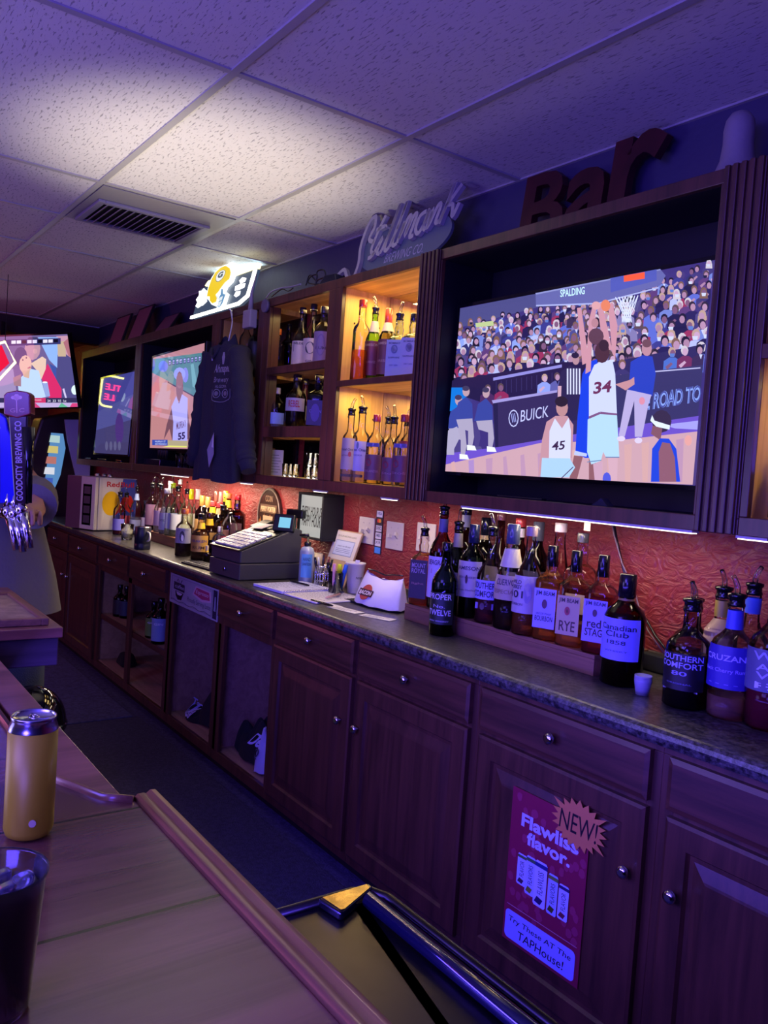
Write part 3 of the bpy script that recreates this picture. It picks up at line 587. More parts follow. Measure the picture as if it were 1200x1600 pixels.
def draw_haze(p, q):     # blue reflection on the glass painted as a faint glow; crop 0,400,3
    p.poly(q, '5a5ca8'); p.poly([(440, 560), (640, 530), (640, 640), (440, 740)], '4c4ca4'); p.poly([(440, 820), (640, 760), (640, 945), (440, 930)], '4c4880')
    p.e(560, 810, 20, 75, '54388c'); p.poly([(470, 880), (640, 870), (640, 930), (440, 920)], '4a4478')
    for x in (500, 520, 540, 560): p.e(x, 890, 7, 22, '6a6898')
tv((XA(147, 1.876, 1.456), 1.876, 1.456), (1, TVN1.x, 0), (0, TVN1.y, 1), .90, .575, 'television with a blue reflection painted as a faint glow, in the leftmost cabinet', crop=(0, 400, 3), draw=draw_haze, m=screen_dim)
def draw_fan(p, q):      # crop 0,480,7.27
    p.poly(q, '6c5c90'); r = random.Random(3)
    p.poly([(640, 330), (830, 320), (870, 620), (640, 560)], 'c090a8'); p.poly([(640, 560), (700, 500), (870, 620), (890, 1040), (640, 1040)], '4c4880'); p.poly([(430, 340), (660, 340), (650, 690), (560, 600)], '8cb0f0')
    p.poly([(650, 400), (740, 380), (750, 560), (660, 560)], 'c0a890'); p.poly([(720, 400), (800, 330), (850, 560), (780, 560)], 'a86878'); p.poly([(470, 800), (540, 640), (700, 930), (700, 1030), (560, 1030)], 'd02c68'); p.poly([(560, 640), (640, 680), (640, 820), (600, 740)], '3c50a0')
    p.e(370, 470, 90, 130, 'b88ca0'); p.poly([(280, 400), (330, 340), (420, 340), (460, 400), (300, 440)], '403c64'); p.e(400, 500, 25, 30, 'c898a4')
    p.poly([(-200, 700), (150, 700), (200, 1040), (-200, 1040)], '9a88b8')
    p.poly([(350, 640), (480, 560), (525, 590), (520, 700), (470, 820), (420, 720)], 'e0c0b0'); p.poly([(200, 830), (350, 700), (440, 720), (520, 1020), (420, 1040), (220, 1040)], 'b8d0fc'); p.poly([(150, 800), (240, 760), (240, 900), (160, 890)], 'a07888')
    p.e(235, 560, 75, 110, '4c4474'); p.e(290, 650, 72, 105, 'd8b0a4'); p.e(260, 600, 8, 12, '7c5868'); p.e(300, 575, 8, 12, '7c5868'); p.poly([(310, 690), (345, 670), (350, 690), (318, 700)], 'b06878'); p.poly([(250, 720), (340, 720), (330, 810), (270, 790)], 'd0a898')
    p.poly([(480, 850), (540, 850), (570, 1010), (520, 1020)], '90a0d8'); p.e(510, 853, 28, 9, 'f0f4fc'); p.e(850, 940, 40, 55, 'd8f0f0'); p.poly([(710, 930), (730, 920), (760, 1030), (740, 1030)], 'c8c0e8')
    p.poly([(60, 370), (690, 350), (690, 420), (90, 440)], '34346c')
    for i, c in enumerate(('e0dcf0', 'e0dcf0', '100c20', 'd8d0f0', 'd8d0f0', '100c20', 'e0dcf0', 'e0dcf0', '100c20')): p.poly([(130+i*60, 380-i*2), (180+i*60, 378-i*2), (180+i*60, 415-i*2), (130+i*60, 417-i*2)], c)
    p.poly([(-300, 1030), (880, 1030), (880, 1085), (-300, 1085)], '302c54'); p.poly([(360, 1030), (520, 1030), (520, 1085), (360, 1085)], 'c83468'); p.text('Wisconsin', 380, 1062, 90, 20, 'f0d0dc')
    for i in range(4): p.text(('34', '33', '9:35', '1st')[i], 540+i*60, 1078, 34, 28, 'e8e8fc')
    p.poly([(-300, 1085), (880, 1085), (880, 1140), (-300, 1140)], 'b8a8d8'); p.poly([(700, 1085), (780, 1140), (660, 1140)], '60b090'); p.poly([(400, 1085), (460, 1140), (380, 1140)], 'c84078'); p.poly([(820, 1090), (880, 1090), (880, 1140), (790, 1140)], 'd0407c')
a = P(-80, 640, d=6.45); b_ = P(122, 635.5, d=6.25); c_ = P(110, 522, d=6.1)
tv(a, b_-a, c_-b_, (b_-a).length, 112/FOC*6.2, 'tilted television on the far wall showing a fan with hand on head', crop=(0, 480, 7.27), draw=draw_fan)
br = MB(); tc_ = (a+c_)/2; br.tube([tc_+Vector((-.03, 0, 0)), (tc_.x-.25, tc_.y, tc_.z+.12), (tc_.x-.25, tc_.y, 2.445)], .02); tag(br.build('ceiling_bracket', blackmt, None), 'black arm holding the tilted far television from the ceiling', 'bracket')
# ---------------- neon signs ----------------
neonglow = colmat('neon_tube', .4, emis=9.0); COLM.add('neon_tube')
def neon(name, label, loc, U, V, W, Hh, rows, rz=0, col='f8f060'):
    t = thing(name, label, 'sign', loc, 0, None); U = Vector(U).normalized(); V = Vector(V).normalized(); O = Vector(loc)
    N = U.cross(V)
    if N.dot(CAM-O) < 0: N = -N
    MB().obox(O-U*W/2-N*.02, U*W, V*Hh, N*.008).build('backing', blackmt, t)
    f = lambda u, v, w=0: O-U*W/2+U*u+V*v+N*(.012+w)
    k = .04*W/.6; pts = []
    for cx, cy, a0 in ((W-k*2, k*2, -PI/2), (W-k*2, Hh-k*2, 0), (k*2, Hh-k*2, PI/2), (k*2, k*2, PI)):
        pts += [f(cx+k*math.cos(a0+PI/2*i/4), cy+k*math.sin(a0+PI/2*i/4)) for i in range(5)]
    MB().tube(pts, .009, 8, c=col, closed=True).build('border_tube', neonglow, t)
    m = MB(); n_ = len(rows)
    for i, rr in enumerate(rows):
        h_ = (Hh-k*4)/n_*.62; m.text(rr, (lambda f_, y0: (lambda u, v, w=0: f_(u+W*.12, v+y0, w)))(f, Hh-k*2-(i+1)*(Hh-k*4)/n_+.18*h_), W*.76, h_, 'ff2040', bold=.008)
    m.build('lettering', neonglow, t); return t
neon('neon_sign', 'yellow bordered red neon ale sign on the far wall, mirrored in the left televisions', (-8.93, 1.02, 1.97), (0, 1, 0), (0, 0, 1), .84, .44, ['NEW CASTLE', 'BROWN ALE'])
q = P(-28, 560, d=5.2)
t = thing('neon_sign', 'diamond shaped red and yellow neon sign hanging before the tilted far television', 'sign', q)
U = CR*1.0; V = CU*1.0; sc_ = 5.2/FOC
dm = [q+U*(x*sc_)+V*(y*sc_) for x, y in ((-50, 2), (36, 26), (52, -6), (0, -62), (-62, -38))]
MB().tube(dm, .008, 8, c='fcf0a0', closed=True).build('border_tube', glow, t)
m = MB(); m.add([q+U*(x*sc_)+V*(y*sc_)-CF*.012 for x, y in ((-46, -2), (32, 20), (44, -8), (0, -50), (-54, -34))], [(0, 1, 2, 3, 4)], 0, 'ff1840'); m.build('face', softglow, t)
MB().tube([dm[1], (dm[1].x, dm[1].y, H-.001 if dm[1].x > -7.3 else 2.44)], .002, 6).build('chain', blackmt, t)
# ---------------- lit helmet sign on the cabinet top ----------------
A = P(305, 499, y=1.885); B = P(392, 474.5, y=1.885); A.z = B.z = (A.z+B.z)/2
A.z = B.z = max(ZT+.004, A.z); T0 = P(322, 444, y=1.94); T1 = P(408, 416, y=1.93)
U = (B-A); V = ((T0-A)+(T1-B))/2; Wd = U.length; Hd = (V-U.normalized()*V.dot(U.normalized())).length
t = thing('lighted_sign', 'lit football helmet beer sign leaning on top of the cabinets', 'sign', (A+B)/2)
fp = plane(A, U, V-U.normalized()*V.dot(U.normalized()), 0)
Nn = Vector(fp(0, 0, 1))-Vector(fp(0, 0, 0)); k_ = 1 if Nn.y < 0 else -1
FP = lambda u, v, w=0: fp(u*Wd, v*Hd, w*k_)
def sg(mb, pts, c, w0, w1=None):
    if w1 is None: mb.add([FP(u, v, w0) for u, v in pts], [tuple(range(len(pts)))], 0, c)
    else: mb.prism(pts, FP, w0, w1, 0, c)
m = MB(); sg(m, [(0, 0), (.88, 0), (1, .16), (1, .86), (0, .86)], '40506a', 0, .02); m.build('panel', softglow, t)
m = MB(); sg(m, [(-.01, -.03), (.88, -.03), (.88, .05), (-.01, .05)], 'fffdf0', .021, .03); sg(m, [(.88, -.03), (1.01, .13), (1.01, .84), (.97, .84), (.97, .18), (.86, .05)], 'fffdf0', .021, .03)
sg(m, [(.10, .88), (1.01, .88), (1.01, 1.0), (.14, 1.0)], 'e8e0a0', .006, .028); m.build('light_bars', glow, t)
m = MB()
cv = lambda pts: [(u, v if v < 1 else 1+(v-1)*.68) for u, v in pts]
for pts in ([(-.02, .80), (.03, .78), (.07, .84), (.12, .76), (.2, .66), (.22, .58), (.20, .47), (.22, .38), (.16, .30), (.12, .30), (.065, .265), (.0, .35), (.02, .45), (-.03, .55), (.01, .66)], [(.744, .69), (.786, .754), (.862, .69), (.854, .60), (.78, .59)], [(.70, .557), (.78, .58), (.871, .55), (.872, .44), (.80, .42), (.715, .43)], [(.726, .30), (.743, .394), (.824, .371), (.829, .271), (.774, .23)]): sg(m, pts, 'ffffff', .0212)
m.build('lettering_blobs', glow, t)
hl = cv([(.256, .471), (.238, .711), (.249, .965), (.289, 1.197), (.371, 1.328), (.461, 1.324), (.547, 1.158), (.592, .964), (.598, .778), (.532, .716), (.477, .584), (.452, .494), (.416, .452), (.477, .313), (.466, .215), (.408, .203), (.347, .30), (.314, .447)])
ol = cv([(.235, .451), (.207, .753), (.217, 1.01), (.264, 1.237), (.349, 1.388), (.451, 1.394), (.55, 1.36), (.619, 1.19), (.68, 1.008), (.66, .86), (.649, .70), (.573, .589), (.564, .471), (.637, .37), (.634, .11), (.583, -.04), (.517, .002), (.5, .135), (.467, .12), (.385, .194), (.288, .376)])
m = MB(); sg(m, ol, 'f0fcff', .0215, .034); m.build('helmet_outline', glow, t)
m = MB(); sg(m, hl, 'ffd81c', .0345, .04); m.build('helmet', softglow, t)
m = MB(); sg(m, [(.50, .56), (.53, .54), (.56, .40), (.61, .36), (.60, .12), (.57, .03), (.53, .05), (.52, .2), (.50, .3), (.52, .4)], '6c9cc8', .0345, .038)
for pts in ([(.46, .42), (.50, .30), (.48, .26), (.44, .36)], [(.52, .30), (.58, .32), (.58, .22), (.52, .20)], [(.53, .17), (.585, .19), (.575, .05), (.545, .06)]): sg(m, pts, 'f0faff', .0384, .0395)
m.build('face_mask', softglow, t)
m = MB(); sg(m, cv(ellipse(.417, .985, .085, .19, 24)), '304858', .0405); sg(m, cv(ellipse(.417, .985, .078, .175, 24)), 'ffffff', .0408); m.text('G', lambda u, v, w=0: FP(.37+u, .90+v, .0415), .095, .17, '304858', bold=.06); m.build('emblem', softglow, t)
lamp('AREA', 'sign_glow_light', (t.location.x-.05, 2.0, t.location.z+.24), (.55, .8, 1.0), .5, .4, (t.location.x, 1.7, 3), sy=.05)
# ---------------- script brewery sign ----------------
A = P(568, 424, y=1.93); B = P(690, 385, y=1.93); A.z = B.z = ZT+.003
cxm = (A.x+B.x)/2
t = thing('brewery_sign', 'grey oval brewery sign with raised script lettering on the cabinet top', 'sign', (cxm, 1.93, ZT))
O = Vector((P(560, 420, y=1.95).x, 1.945, ZT+.002)); lean = Vector((0, .18, 1)).normalized()
Wd = P(703, 380, y=1.95).x-O.x
f2 = lambda u, v, w=0: O+Vector((u*Wd, 0, 0))+lean*(v*Wd)-Vector((0, .985, -.17))*w
m = MB(); m.prism(ellipse(.5, .185, .5, .183, 40), f2, 0, .012, 0, '4a5866'); m.build('oval_plate', mat('sign_slate', '56646c', .5), t)
def strk(mb, pts, wd, w0=.013, w1=.03, c='b9b4b0'):
    pts = [Vector(p).to_2d() if len(p) > 2 else Vector(p) for p in pts]; L = []; R_ = []
    for i, p in enumerate(pts):
        d = (pts[min(i+1, len(pts)-1)]-pts[max(i-1, 0)]).normalized(); nn = Vector((-d.y, d.x)); ww = wd[i] if isinstance(wd, (list, tuple)) else wd
        L.append(p+nn*ww/2); R_.append(p-nn*ww/2)
    n = len(pts); vs = [f2(q_.x, q_.y, w1) for q_ in L]+[f2(q_.x, q_.y, w1) for q_ in R_]+[f2(q_.x, q_.y, w0) for q_ in L]+[f2(q_.x, q_.y, w0) for q_ in R_]
    fs = []
    for i in range(n-1): fs += [(i, i+1, n+i+1, n+i), (i, i+1, 2*n+i+1, 2*n+i), (n+i, n+i+1, 3*n+i+1, 3*n+i)]
    fs += [(0, n, 3*n, 2*n), (n-1, 2*n-1, 4*n-1, 3*n-1)]; mb.add(vs, fs, 0, c)
def cr_(pts, k=4):          # smooth a polyline
    out = []; n = len(pts); g_ = lambda i: Vector(pts[max(0, min(n-1, i))])
    for i in range(n-1):
        for j in range(k):
            t_ = j/k; p0, p1, p2, p3 = g_(i-1), g_(i), g_(i+1), g_(i+2)
            out.append(.5*((2*p1)+(p2-p0)*t_+(2*p0-5*p1+4*p2-p3)*t_*t_+(3*p1-p0-3*p2+p3)*t_**3))
    return out+[Vector(pts[-1])]
m = MB(); W_ = .030
for st in ([(-.22, .06), (-.13, .10), (-.06, .03), (.02, .02), (.05, .12), (.03, .25), (.07, .40), (.14, .44), (.16, .36), (.12, .28), (.2, .24)],   # swash and S
           [(.27, .42), (.22, .32), (.18, .19), (.23, .15)], [(.19, .33), (.29, .34)],                                                                   # t
           [(.16, .13), (.22, .15), (.29, .26), (.26, .16), (.30, .14)], [(.30, .33), (.305, .335), (.31, .34)],
           [(.30, .14), (.36, .26), (.43, .50), (.35, .22), (.36, .15), (.40, .17)], [(.40, .17), (.46, .33), (.51, .53), (.43, .24), (.44, .17), (.48, .18)],
           [(.48, .18), (.52, .32), (.49, .20), (.55, .34), (.58, .33), (.55, .21), (.61, .34), (.64, .33), (.61, .2), (.65, .2)],                       # m
           [(.74, .34), (.68, .32), (.66, .24), (.70, .20), (.75, .27), (.77, .35), (.74, .24), (.77, .21)], [(.77, .21), (.81, .34), (.79, .22), (.85, .35), (.88, .34), (.86, .24), (.9, .24)],
           [(.9, .24), (.95, .36), (1.02, .60), (.94, .35), (.90, .22)], [(1.05, .44), (.96, .34), (1.0, .32), (1.02, .24), (1.06, .32)]):
    strk(m, [(p.x, p.y) for p in cr_(st)], W_)
m.build('script_lettering', mat('sign_tan_letters', 'a8a4a4', .4, .2), t)
m = MB(); m.text('BREWING CO.', lambda u, v, w=0: f2(.33+u, .075+v, .0135), .42, .065, 'a8a8b4', shear=.3); m.text('GREEN BAY - WISCONSIN', lambda u, v, w=0: f2(.26+u, .015+v, .0135), .5, .042, '9898a8', shear=.3); m.build('small_lettering', paint, t)
# ---------------- red metal letters ----------------
for i, (ch, x0, x1, y0, y1, lab) in enumerate((('B', 806, 872, 347, 262, 'capital first letter'), ('a', 874, 942, 330, 244, 'middle letter'), ('r', 942, 1022, 308, 196, 'last letter with a curling arm'))):
    X0 = P(x0, y0, y=2.0).x; X1 = P(x1, y0, y=2.0).x; Z1 = min(H-.02, ZA(y1, (X0+X1)/2, 2.0)); t_ = MB()
    ls = lambda u, v, w=0: (X0+u, 2.04+v*.12-w, ZT+.001+v)
    t_.text(ch, ls, X1-X0, (Z1-ZT)*(1 if ch != 'a' else .9), 'a02820', bold=.02, depth=.03)
    tag(t_.build('metal_letter', mat('red_metal_letter', '481818', .55, .3, var=.3) if i == 0 else MT['red_metal_letter']), 'dark red metal letter on the cabinet top, '+lab, 'letter', 'red letters above the big television')
# bell-shaped ornament at the top right
px_ = P(1152, 245, y=2.0); t = thing('bell_ornament', 'pale bell-shaped ornament on a dark base at the top right', 'ornament', (px_.x, 2.0, ZT))
MB().box(px_.x-.06, 1.95, ZT+.0005, px_.x+.06, 2.05, ZT+.03).build('base', blackmt, t, bev=.004)
MB().lathe([(.062, .031), (.055, .045), (.044, .075), (.039, .12), (.040, .155), (.036, .18), (.024, .198), (.01, .205), (.001, .206)], px_.x, 2.0, ZT, 24).build('bell', mat('bisque', '8c8682', .7, bump=.2, bscale=40), t)
# framed cards leaning at the far left
for i, (a_, b2, c2, d2, lab) in enumerate((((167, 541), (189, 533), (206, 489), (184, 497), 'leftmost'), ((197, 533), (220, 525), (241, 473), (218, 484), 'tallest, second from the left'), ((237, 519), (262, 510), (283, 488), (258, 495), 'lowest and most tilted'))):
    yb, yt = 1.90, (1.99, 2.02, 2.07)[i]
    pa, pb, pd, pc2 = P(*a_, y=yb), P(*b2, y=yb), P(*d2, y=yt), P(*c2, y=yt)
    pa.z = pb.z = ZT+.002; zt = min(H-.015, (pd.z+pc2.z)/2)
    t = thing('picture_frame', 'framed reddish certificate on the left cabinet top, '+lab, 'picture frame', (pa+pb)/2, 0, 'framed certificates on the cabinet top')
    Uv = pb-pa; Vv = Vector((pd.x-pa.x, yt-yb, zt-pa.z)); fp2 = lambda u, v, w=0: pa+Uv*u+Vv*v+Vector((0, -1, .2))*w
    m = MB(); m.prism([(0, 0), (1, 0), (1, 1), (0, 1)], fp2, -.012, 0); m.build('frame', blackmt, t)
    m = MB(); m.prism([(.07, .05), (.93, .05), (.93, .95), (.07, .95)], fp2, .0005, .002, 0, '8c5060'); m.build('print', paint, t)
# ---------------- bar, return counter, steel ----------------
ZR = .97; KZ = (CAMZ-ZR)/(CAMZ-1.07)
t = thing('bar_counter', 'long worn wooden plank bar in the foreground with a rounded edge moulding', 'bar', (-.8, -.1, 0))
top = [(.9, -.75), (.9, .395), (-1.085, .395), (-1.11, .362), (-1.225, .312), (-2.255, .312), (-2.255, -.75)]
MB().prism(top, lambda x, y, z: (x, y, z), ZR-.035, ZR-.002).build('bar_top', barwood, t, bev=.002)
MB().prism([(-1.118, .3625), (-1.095, .386), (-2.255, .386), (-2.255, .3235), (-1.226, .3235)], lambda x, y, z: (x, y, z), ZR-.035, ZR-.004).build('service_ledge', ledgewood, t, bev=.002)
def mould(pts, name, prof):
    m = MB(); n_ = len(prof); rows = []
    for i, p in enumerate(pts):
        p = Vector(p); a = (p-Vector(pts[i-1])).normalized() if i else None; b2 = (Vector(pts[i+1])-p).normalized() if i < len(pts)-1 else None
        d_ = ((a or b2)+(b2 or a)).normalized(); nn = Vector((-d_.y, d_.x)); k = 1/max(.5, nn.dot(Vector((-(a or b2).y, (a or b2).x))))
        rows.append([(p.x+nn.x*u*k, p.y+nn.y*u*k, ZR+v) for u, v in prof])
    vs = [q_ for r_ in rows for q_ in r_]; fs = [(i*n_+j, i*n_+(j+1) % n_, (i+1)*n_+(j+1) % n_, (i+1)*n_+j) for i in range(len(pts)-1) for j in range(n_)]
    fs += [tuple(range(n_)), tuple(range(len(vs)-1, len(vs)-n_-1, -1))]; m.add(vs, fs, 0, '808080', True); m.build(name, tub, t)
pr = [(0, -.034), (0, .002), (-.004, .006), (-.012, .006), (-.016, .0045), (-.022, .009), (-.029, .008), (-.034, 0), (-.034, -.02), (-.03, -.034)]
mould([(.9, .395), (-1.085, .395)], 'edge_moulding', [(u, v) for u, v in pr])
mould([(-1.085, .395), (-1.11, .362), (-1.225, .312), (-2.255, .312)], 'inner_moulding', [(-u*.33, v*.8) for u, v in pr])
MB().box(-2.25, .26, .12, .9, .30, ZR-.036).build('bar_die', oak, t); MB().box(-2.25, -.4, 0, .9, .26, ZR-.2).build('bar_base', darkroom, t)
t = thing('return_counter', 'dark wooden counter end jutting into the aisle beneath the beer taps', 'counter', (-2.6, .1, 0))
MB().box(-2.98, -.75, ZR-.028, -2.262, .60, ZR).build('counter_top', ledgewood, t, bev=.003)
MB().box(-2.97, -.74, ZR-.105, -2.272, .592, ZR-.0285).build('apron', wood('apron_wood', '2e2226', '43323a', 'y', 1, .6, 0), t, bev=.003)
MB().box(-2.9, -.6, 0, -2.40, .485, ZR-.106).build('support_panel', wood('pale_support', '6e4f3e', '8a6850', 'z', 1, .6, 0), t)
q0 = P(8, 975, z=ZR+.02); q1 = P(77, 966, z=ZR+.02)
t = thing('drip_tray', 'flat wood framed tan tray on the counter below the beer taps', 'tray', (q1.x-.25, q1.y-.1, ZR+.0005))
x1, y1 = q1.x, q1.y; x0 = x1-.46; y0 = q0.y-.06
m = MB(); m.box(x0, y0, ZR+.001, x1, y0+.02, ZR+.02); m.box(x0, y1-.02, ZR+.001, x1, y1, ZR+.02); m.box(x0, y0+.02, ZR+.001, x0+.02, y1-.02, ZR+.02); m.box(x1-.02, y0+.02, ZR+.001, x1, y1-.02, ZR+.02); m.build('frame', riserwood, t, bev=.002)
MB().box(x0+.02, y0+.02, ZR+.001, x1-.02, y1-.02, ZR+.013).build('surface', mat('tan_cork', 'a08866', .7, var=.2, vscale=40), t)
# steel under-bar station
t = thing('steel_drainboard', 'mottled stainless steel drainboard behind the bar edge', 'drainboard', (-.2, .5, 0))  # steel tone varies in random patches
ZS = .80; out = [(.8, .30), (-.985, .30), (-.985, .715)]+[(-.945+.04*math.cos(a), .705+.04*math.sin(a)) for a in [PI-PI/2*i/5 for i in range(6)]]+[(.8, .745)]
MB().prism(out, lambda x, y, z: (x, y, z), ZS-.03, ZS).build('top', steel, t, bev=.004)
MB().tube([(.8, .745, ZS+.004), (-.945, .745, ZS+.004), (-.972, .732, ZS+.004), (-.985, .705, ZS+.004), (-.985, .31, ZS+.004)], .008, 10).build('rolled_rim', steel, t)
MB().box(-.93, .32, .1, .78, .70, ZS-.031).build('cabinet_body', steel, t)
for x in (-.9, .7): MB().tube([(x, .66, 0), (x, .66, .1)], .02, 10).build('leg', steel, t)
tag(MB().tube([(-.94, .706, ZS+.014), (-.6, .706, ZS+.013), (.75, .706, ZS+.013)], .0125, 12).build('hose', mat('glossy_dark_hose', '0c0c1c', .12)), 'glossy black hose lying along the steel drainboard', 'hose')
tp = [P(a_, b2, z=ZS+.015) for a_, b2 in ((497, 1402), (577, 1378), (583, 1384), (537, 1423), (530, 1424))]
t = thing('wedge_block', 'triangular black edged block with a shiny top on the steel drainboard', 'block', (tp[0].x, tp[0].y, ZS))
c_ = sum(tp, Vector())/5
MB().prism([(p.x, p.y) for p in tp], lambda x, y, z: (x, y, z), ZS+.0005, ZS+.0135).build('body', blackgl, t, bev=.003)
MB().prism([(c_.x+(p.x-c_.x)*.86, c_.y+(p.y-c_.y)*.86) for p in tp], lambda x, y, z: (x, y, z), ZS+.0136, ZS+.015).build('polished_top', mat('stained_brass', '8a7448', .25, 1, bump=.1, bscale=30, var=.3, vscale=30), t)
# drinks on the bar
def onbar(px, py): return P(px, py, z=ZR)
q = onbar(44, 1302); cx, cy = q.x, q.y
t = thing('drink_can', 'slim yellow drink can standing open on the bar', 'can', (cx, cy, ZR))
MB().lathe([(.022, 0), (.0265, .003), (.029, .010), (.029, .132)], cx, cy, ZR, 40).build('body', mat('yellow_can_paint', 'b4a41e', .42, .15, bump=.02, bscale=500), t)
MB().lathe([(.029, .1322), (.0285, .135), (.0255, .143), (.0262, .145), (.0265, .148), (.0255, .1495), (.0245, .148), (.0235, .144), (.001, .1445)], cx, cy, ZR, 40, cap=False).build('lid', mat('can_aluminium', 'c0c4d0', .2, 1), t)
tb = MB(); a0 = math.atan2(-cy, -cx)
tb.tube([(cx+.009*math.cos(a), cy+.009*math.sin(a)*.6, ZR+.1465) for a in [2*PI*i/12 for i in range(12)]], .0013, 6, closed=True); tb.tube([(cx-.012, cy, ZR+.1465), (cx+.004, cy, ZR+.1465)], .0016, 6)
tb.build('pull_tab', chrome, t)
fw = Vector((-cx, -cy, 0)).normalized(); sd = Vector((-fw.y, fw.x, 0))
m = MB(); m.prism(ellipse(0, 0, .0042, .0046, 16), lambda u, v, w: Vector((cx, cy, ZR+.024))+fw*(.0288+w)+sd*(u+.004)+Vector((0, 0, v)), 0, .0006, 0, 'd0c090'); m.build('round_mark', paint, t)
q = P(-10, 1364, z=ZR+.118); cx, cy = q.x, q.y
t = thing('plastic_cup', 'clear plastic cup of dark soda with ice, cut by the left edge', 'cup', (cx, cy, ZR))
MB().lathe([(.001, .003), (.031, .003), (.0315, 0), (.033, .003), (.0415, .114), (.043, .116), (.0435, .118), (.043, .120), (.0410, .118), (.032, .005), (.001, .005)], cx, cy, ZR, 48, cap=False).build('cup', plasticclear, t)
MB().lathe([(.001, .006), (.0315, .006), (.0395, .100), (.001, .100)], cx, cy, ZR, 40, cap=False).build('soda', mat('dark_soda', '140a0c', .08), t)
rd = random.Random(2)
for i in range(7):
    a = i*.9; rr = .026*(.35+.65*rd.random()); m = MB(); O = Vector((cx+rr*math.cos(a)-.008, cy+rr*math.sin(a)-.008, ZR+.092)); m.obox(O, (.016, .004*rd.random(), .003), (-.003, .015, .002), (0, .002, .014)); m.build('ice_cube', mat('ice', 'c8ccdc', .08, trans=.9) if i == 0 else MT['ice'], t, bev=.003)
# trash can
q = P(50, 1072, d=2.75); R_ = .115
t = thing('trash_can', 'small black trash can with glossy dome lid behind the bar', 'trash can', (q.x, q.y, 0))
MB().lathe([(.09, .001), (.105, .5)], q.x, q.y, 0, 32).build('body', blackpl, t)
MB().lathe([(R_, .501), (R_+.004, .52)]+[(R_*math.cos(a), .52+(q.z-.52)*math.sin(a)) for a in [PI/2*i/10 for i in range(10)]]+[(.001, q.z)], q.x, q.y, 0, 36).build('dome_lid', blackgl, t)
# ---------------- beer taps ----------------
dT = 2.2; ax_ = Vector((-.25, 1, 0)).normalized()
tb_ = P(-12, 800, d=dT)
t = thing('tap_tower', 'brass and chrome beer tap tower with faucets at the left edge', 'tap tower', (tb_.x, tb_.y-.12, ZR))
MB().lathe([(.045, 0), (.045, .01), (.03, .014), (.03, tb_.z-ZR-.03)], tb_.x, tb_.y-.16, ZR, 28).build('column', chrome, t)
bw = P(4, 800, d=dT); brass = mat('brass', 'a8854a', .25, 1)
MB().tube([(tb_.x, tb_.y-.24, tb_.z-.01), (tb_.x, tb_.y+.0, tb_.z-.01)], .034, 20).build('manifold', brass, t)
MB().box(bw.x-.02, bw.y-.075, bw.z-.115, bw.x+.02, bw.y-.05, bw.z+.03).build('side_plate', brass, t, bev=.003)
def faucet(px, pz, hname, lab, draw, hcol, tall, lean=0, fcol=chrome):
    f = P(px, pz, d=dT); m = MB()
    m.tube([f+Vector((-.05, -.03, -.004)), f+Vector((0, 0, -.004))], .012, 12); m.ell(f.x, f.y, f.z, .018, .018, .02); m.tube([f+Vector((0, 0, .01)), f+Vector((0, 0, .05))], [.012, .009], 12)
    m.tube([f+Vector((.006, .004, -.01)), f+Vector((.02, .012, -.05)), f+Vector((.034, .02, -.10))], [.013, .011, .009], 12); m.build('faucet', fcol, t)
    return f
f1 = faucet(12, 800, 0, 0, 0, 0, 0); f2_ = faucet(33, 797, 0, 0, 0, 0, 0); f3 = faucet(22, 803, 0, 0, 0, 0, 0)
TOWER = t
def handle(px0, py0, px1, py1, name, label, body):
    b0 = P(px0, py0, d=dT); b1 = P(px1, py1, d=dT); up = (b1-b0).normalized(); Hh = (b1-b0).length; N = -CF; N = (N-up*N.dot(up)).normalized(); U = up.cross(N)
    t_ = TOWER; f = lambda u, v, w=0: b0+U*u*Hh+up*(v*Hh)+N*(w*Hh)
    o_ = body(t_, f); o_['label'] = label; return o_
def gc(t_, f):
    t_ = MB().prism([(-.05, 0), (.05, 0), (.085, .78), (-.085, .78)], f, -.04, .04, 0, '2a1420').build('tap_handle', gloss, t_, bev=.004)
    MB().tube([f(0, -.11, 0), f(0, .005, 0)], .011, 12).build('ferrule', chrome, t_)
    sh = [(-.118, .79), (0, .755), (.118, .79), (.118, .96), (.09, .985), (0, 1.0), (-.09, .985), (-.118, .96)]
    MB().prism(sh, f, -.05, .05, 0, '8a2e30').build('shield', gloss, t_, bev=.003)
    m = MB(); m.prism([(x*.88, .878+(y-.878)*.88) for x, y in sh], f, .0505, .053, 0, '6a1c28'); m.build('shield_panel', gloss, t_)
    m = MB(); c = 'c89a88'
    for cx, cy in ((-.028, .935), (.028, .935), (0, .95), (0, .925)): m.prism(ellipse(cx, cy, .022, .016, 14), f, .0535, .055, 0, c)
    m.prism([(-.005, .80), (.005, .80), (.005, .93), (-.005, .93)], f, .0535, .055, 0, c)
    m.text('G', lambda u, v, w=0: f(-.06+u, .805+v, .0545), .045, .035, c); m.text('C', lambda u, v, w=0: f(.02+u, .805+v, .0545), .045, .035, c); m.build('key_emblem', gloss, t_)
    m = MB(); m.text('GOODCITY BREWING CO', lambda u, v, w=0: f(.030-v, .03+u, .0405), .70, .06, 'b0a0b0', bold=.02); m.build('lettering', gloss, t_); return t_
handle(34, 788, 30, 611, 'tap_handle', 'maroon brewing company tap handle with a shield top', gc)
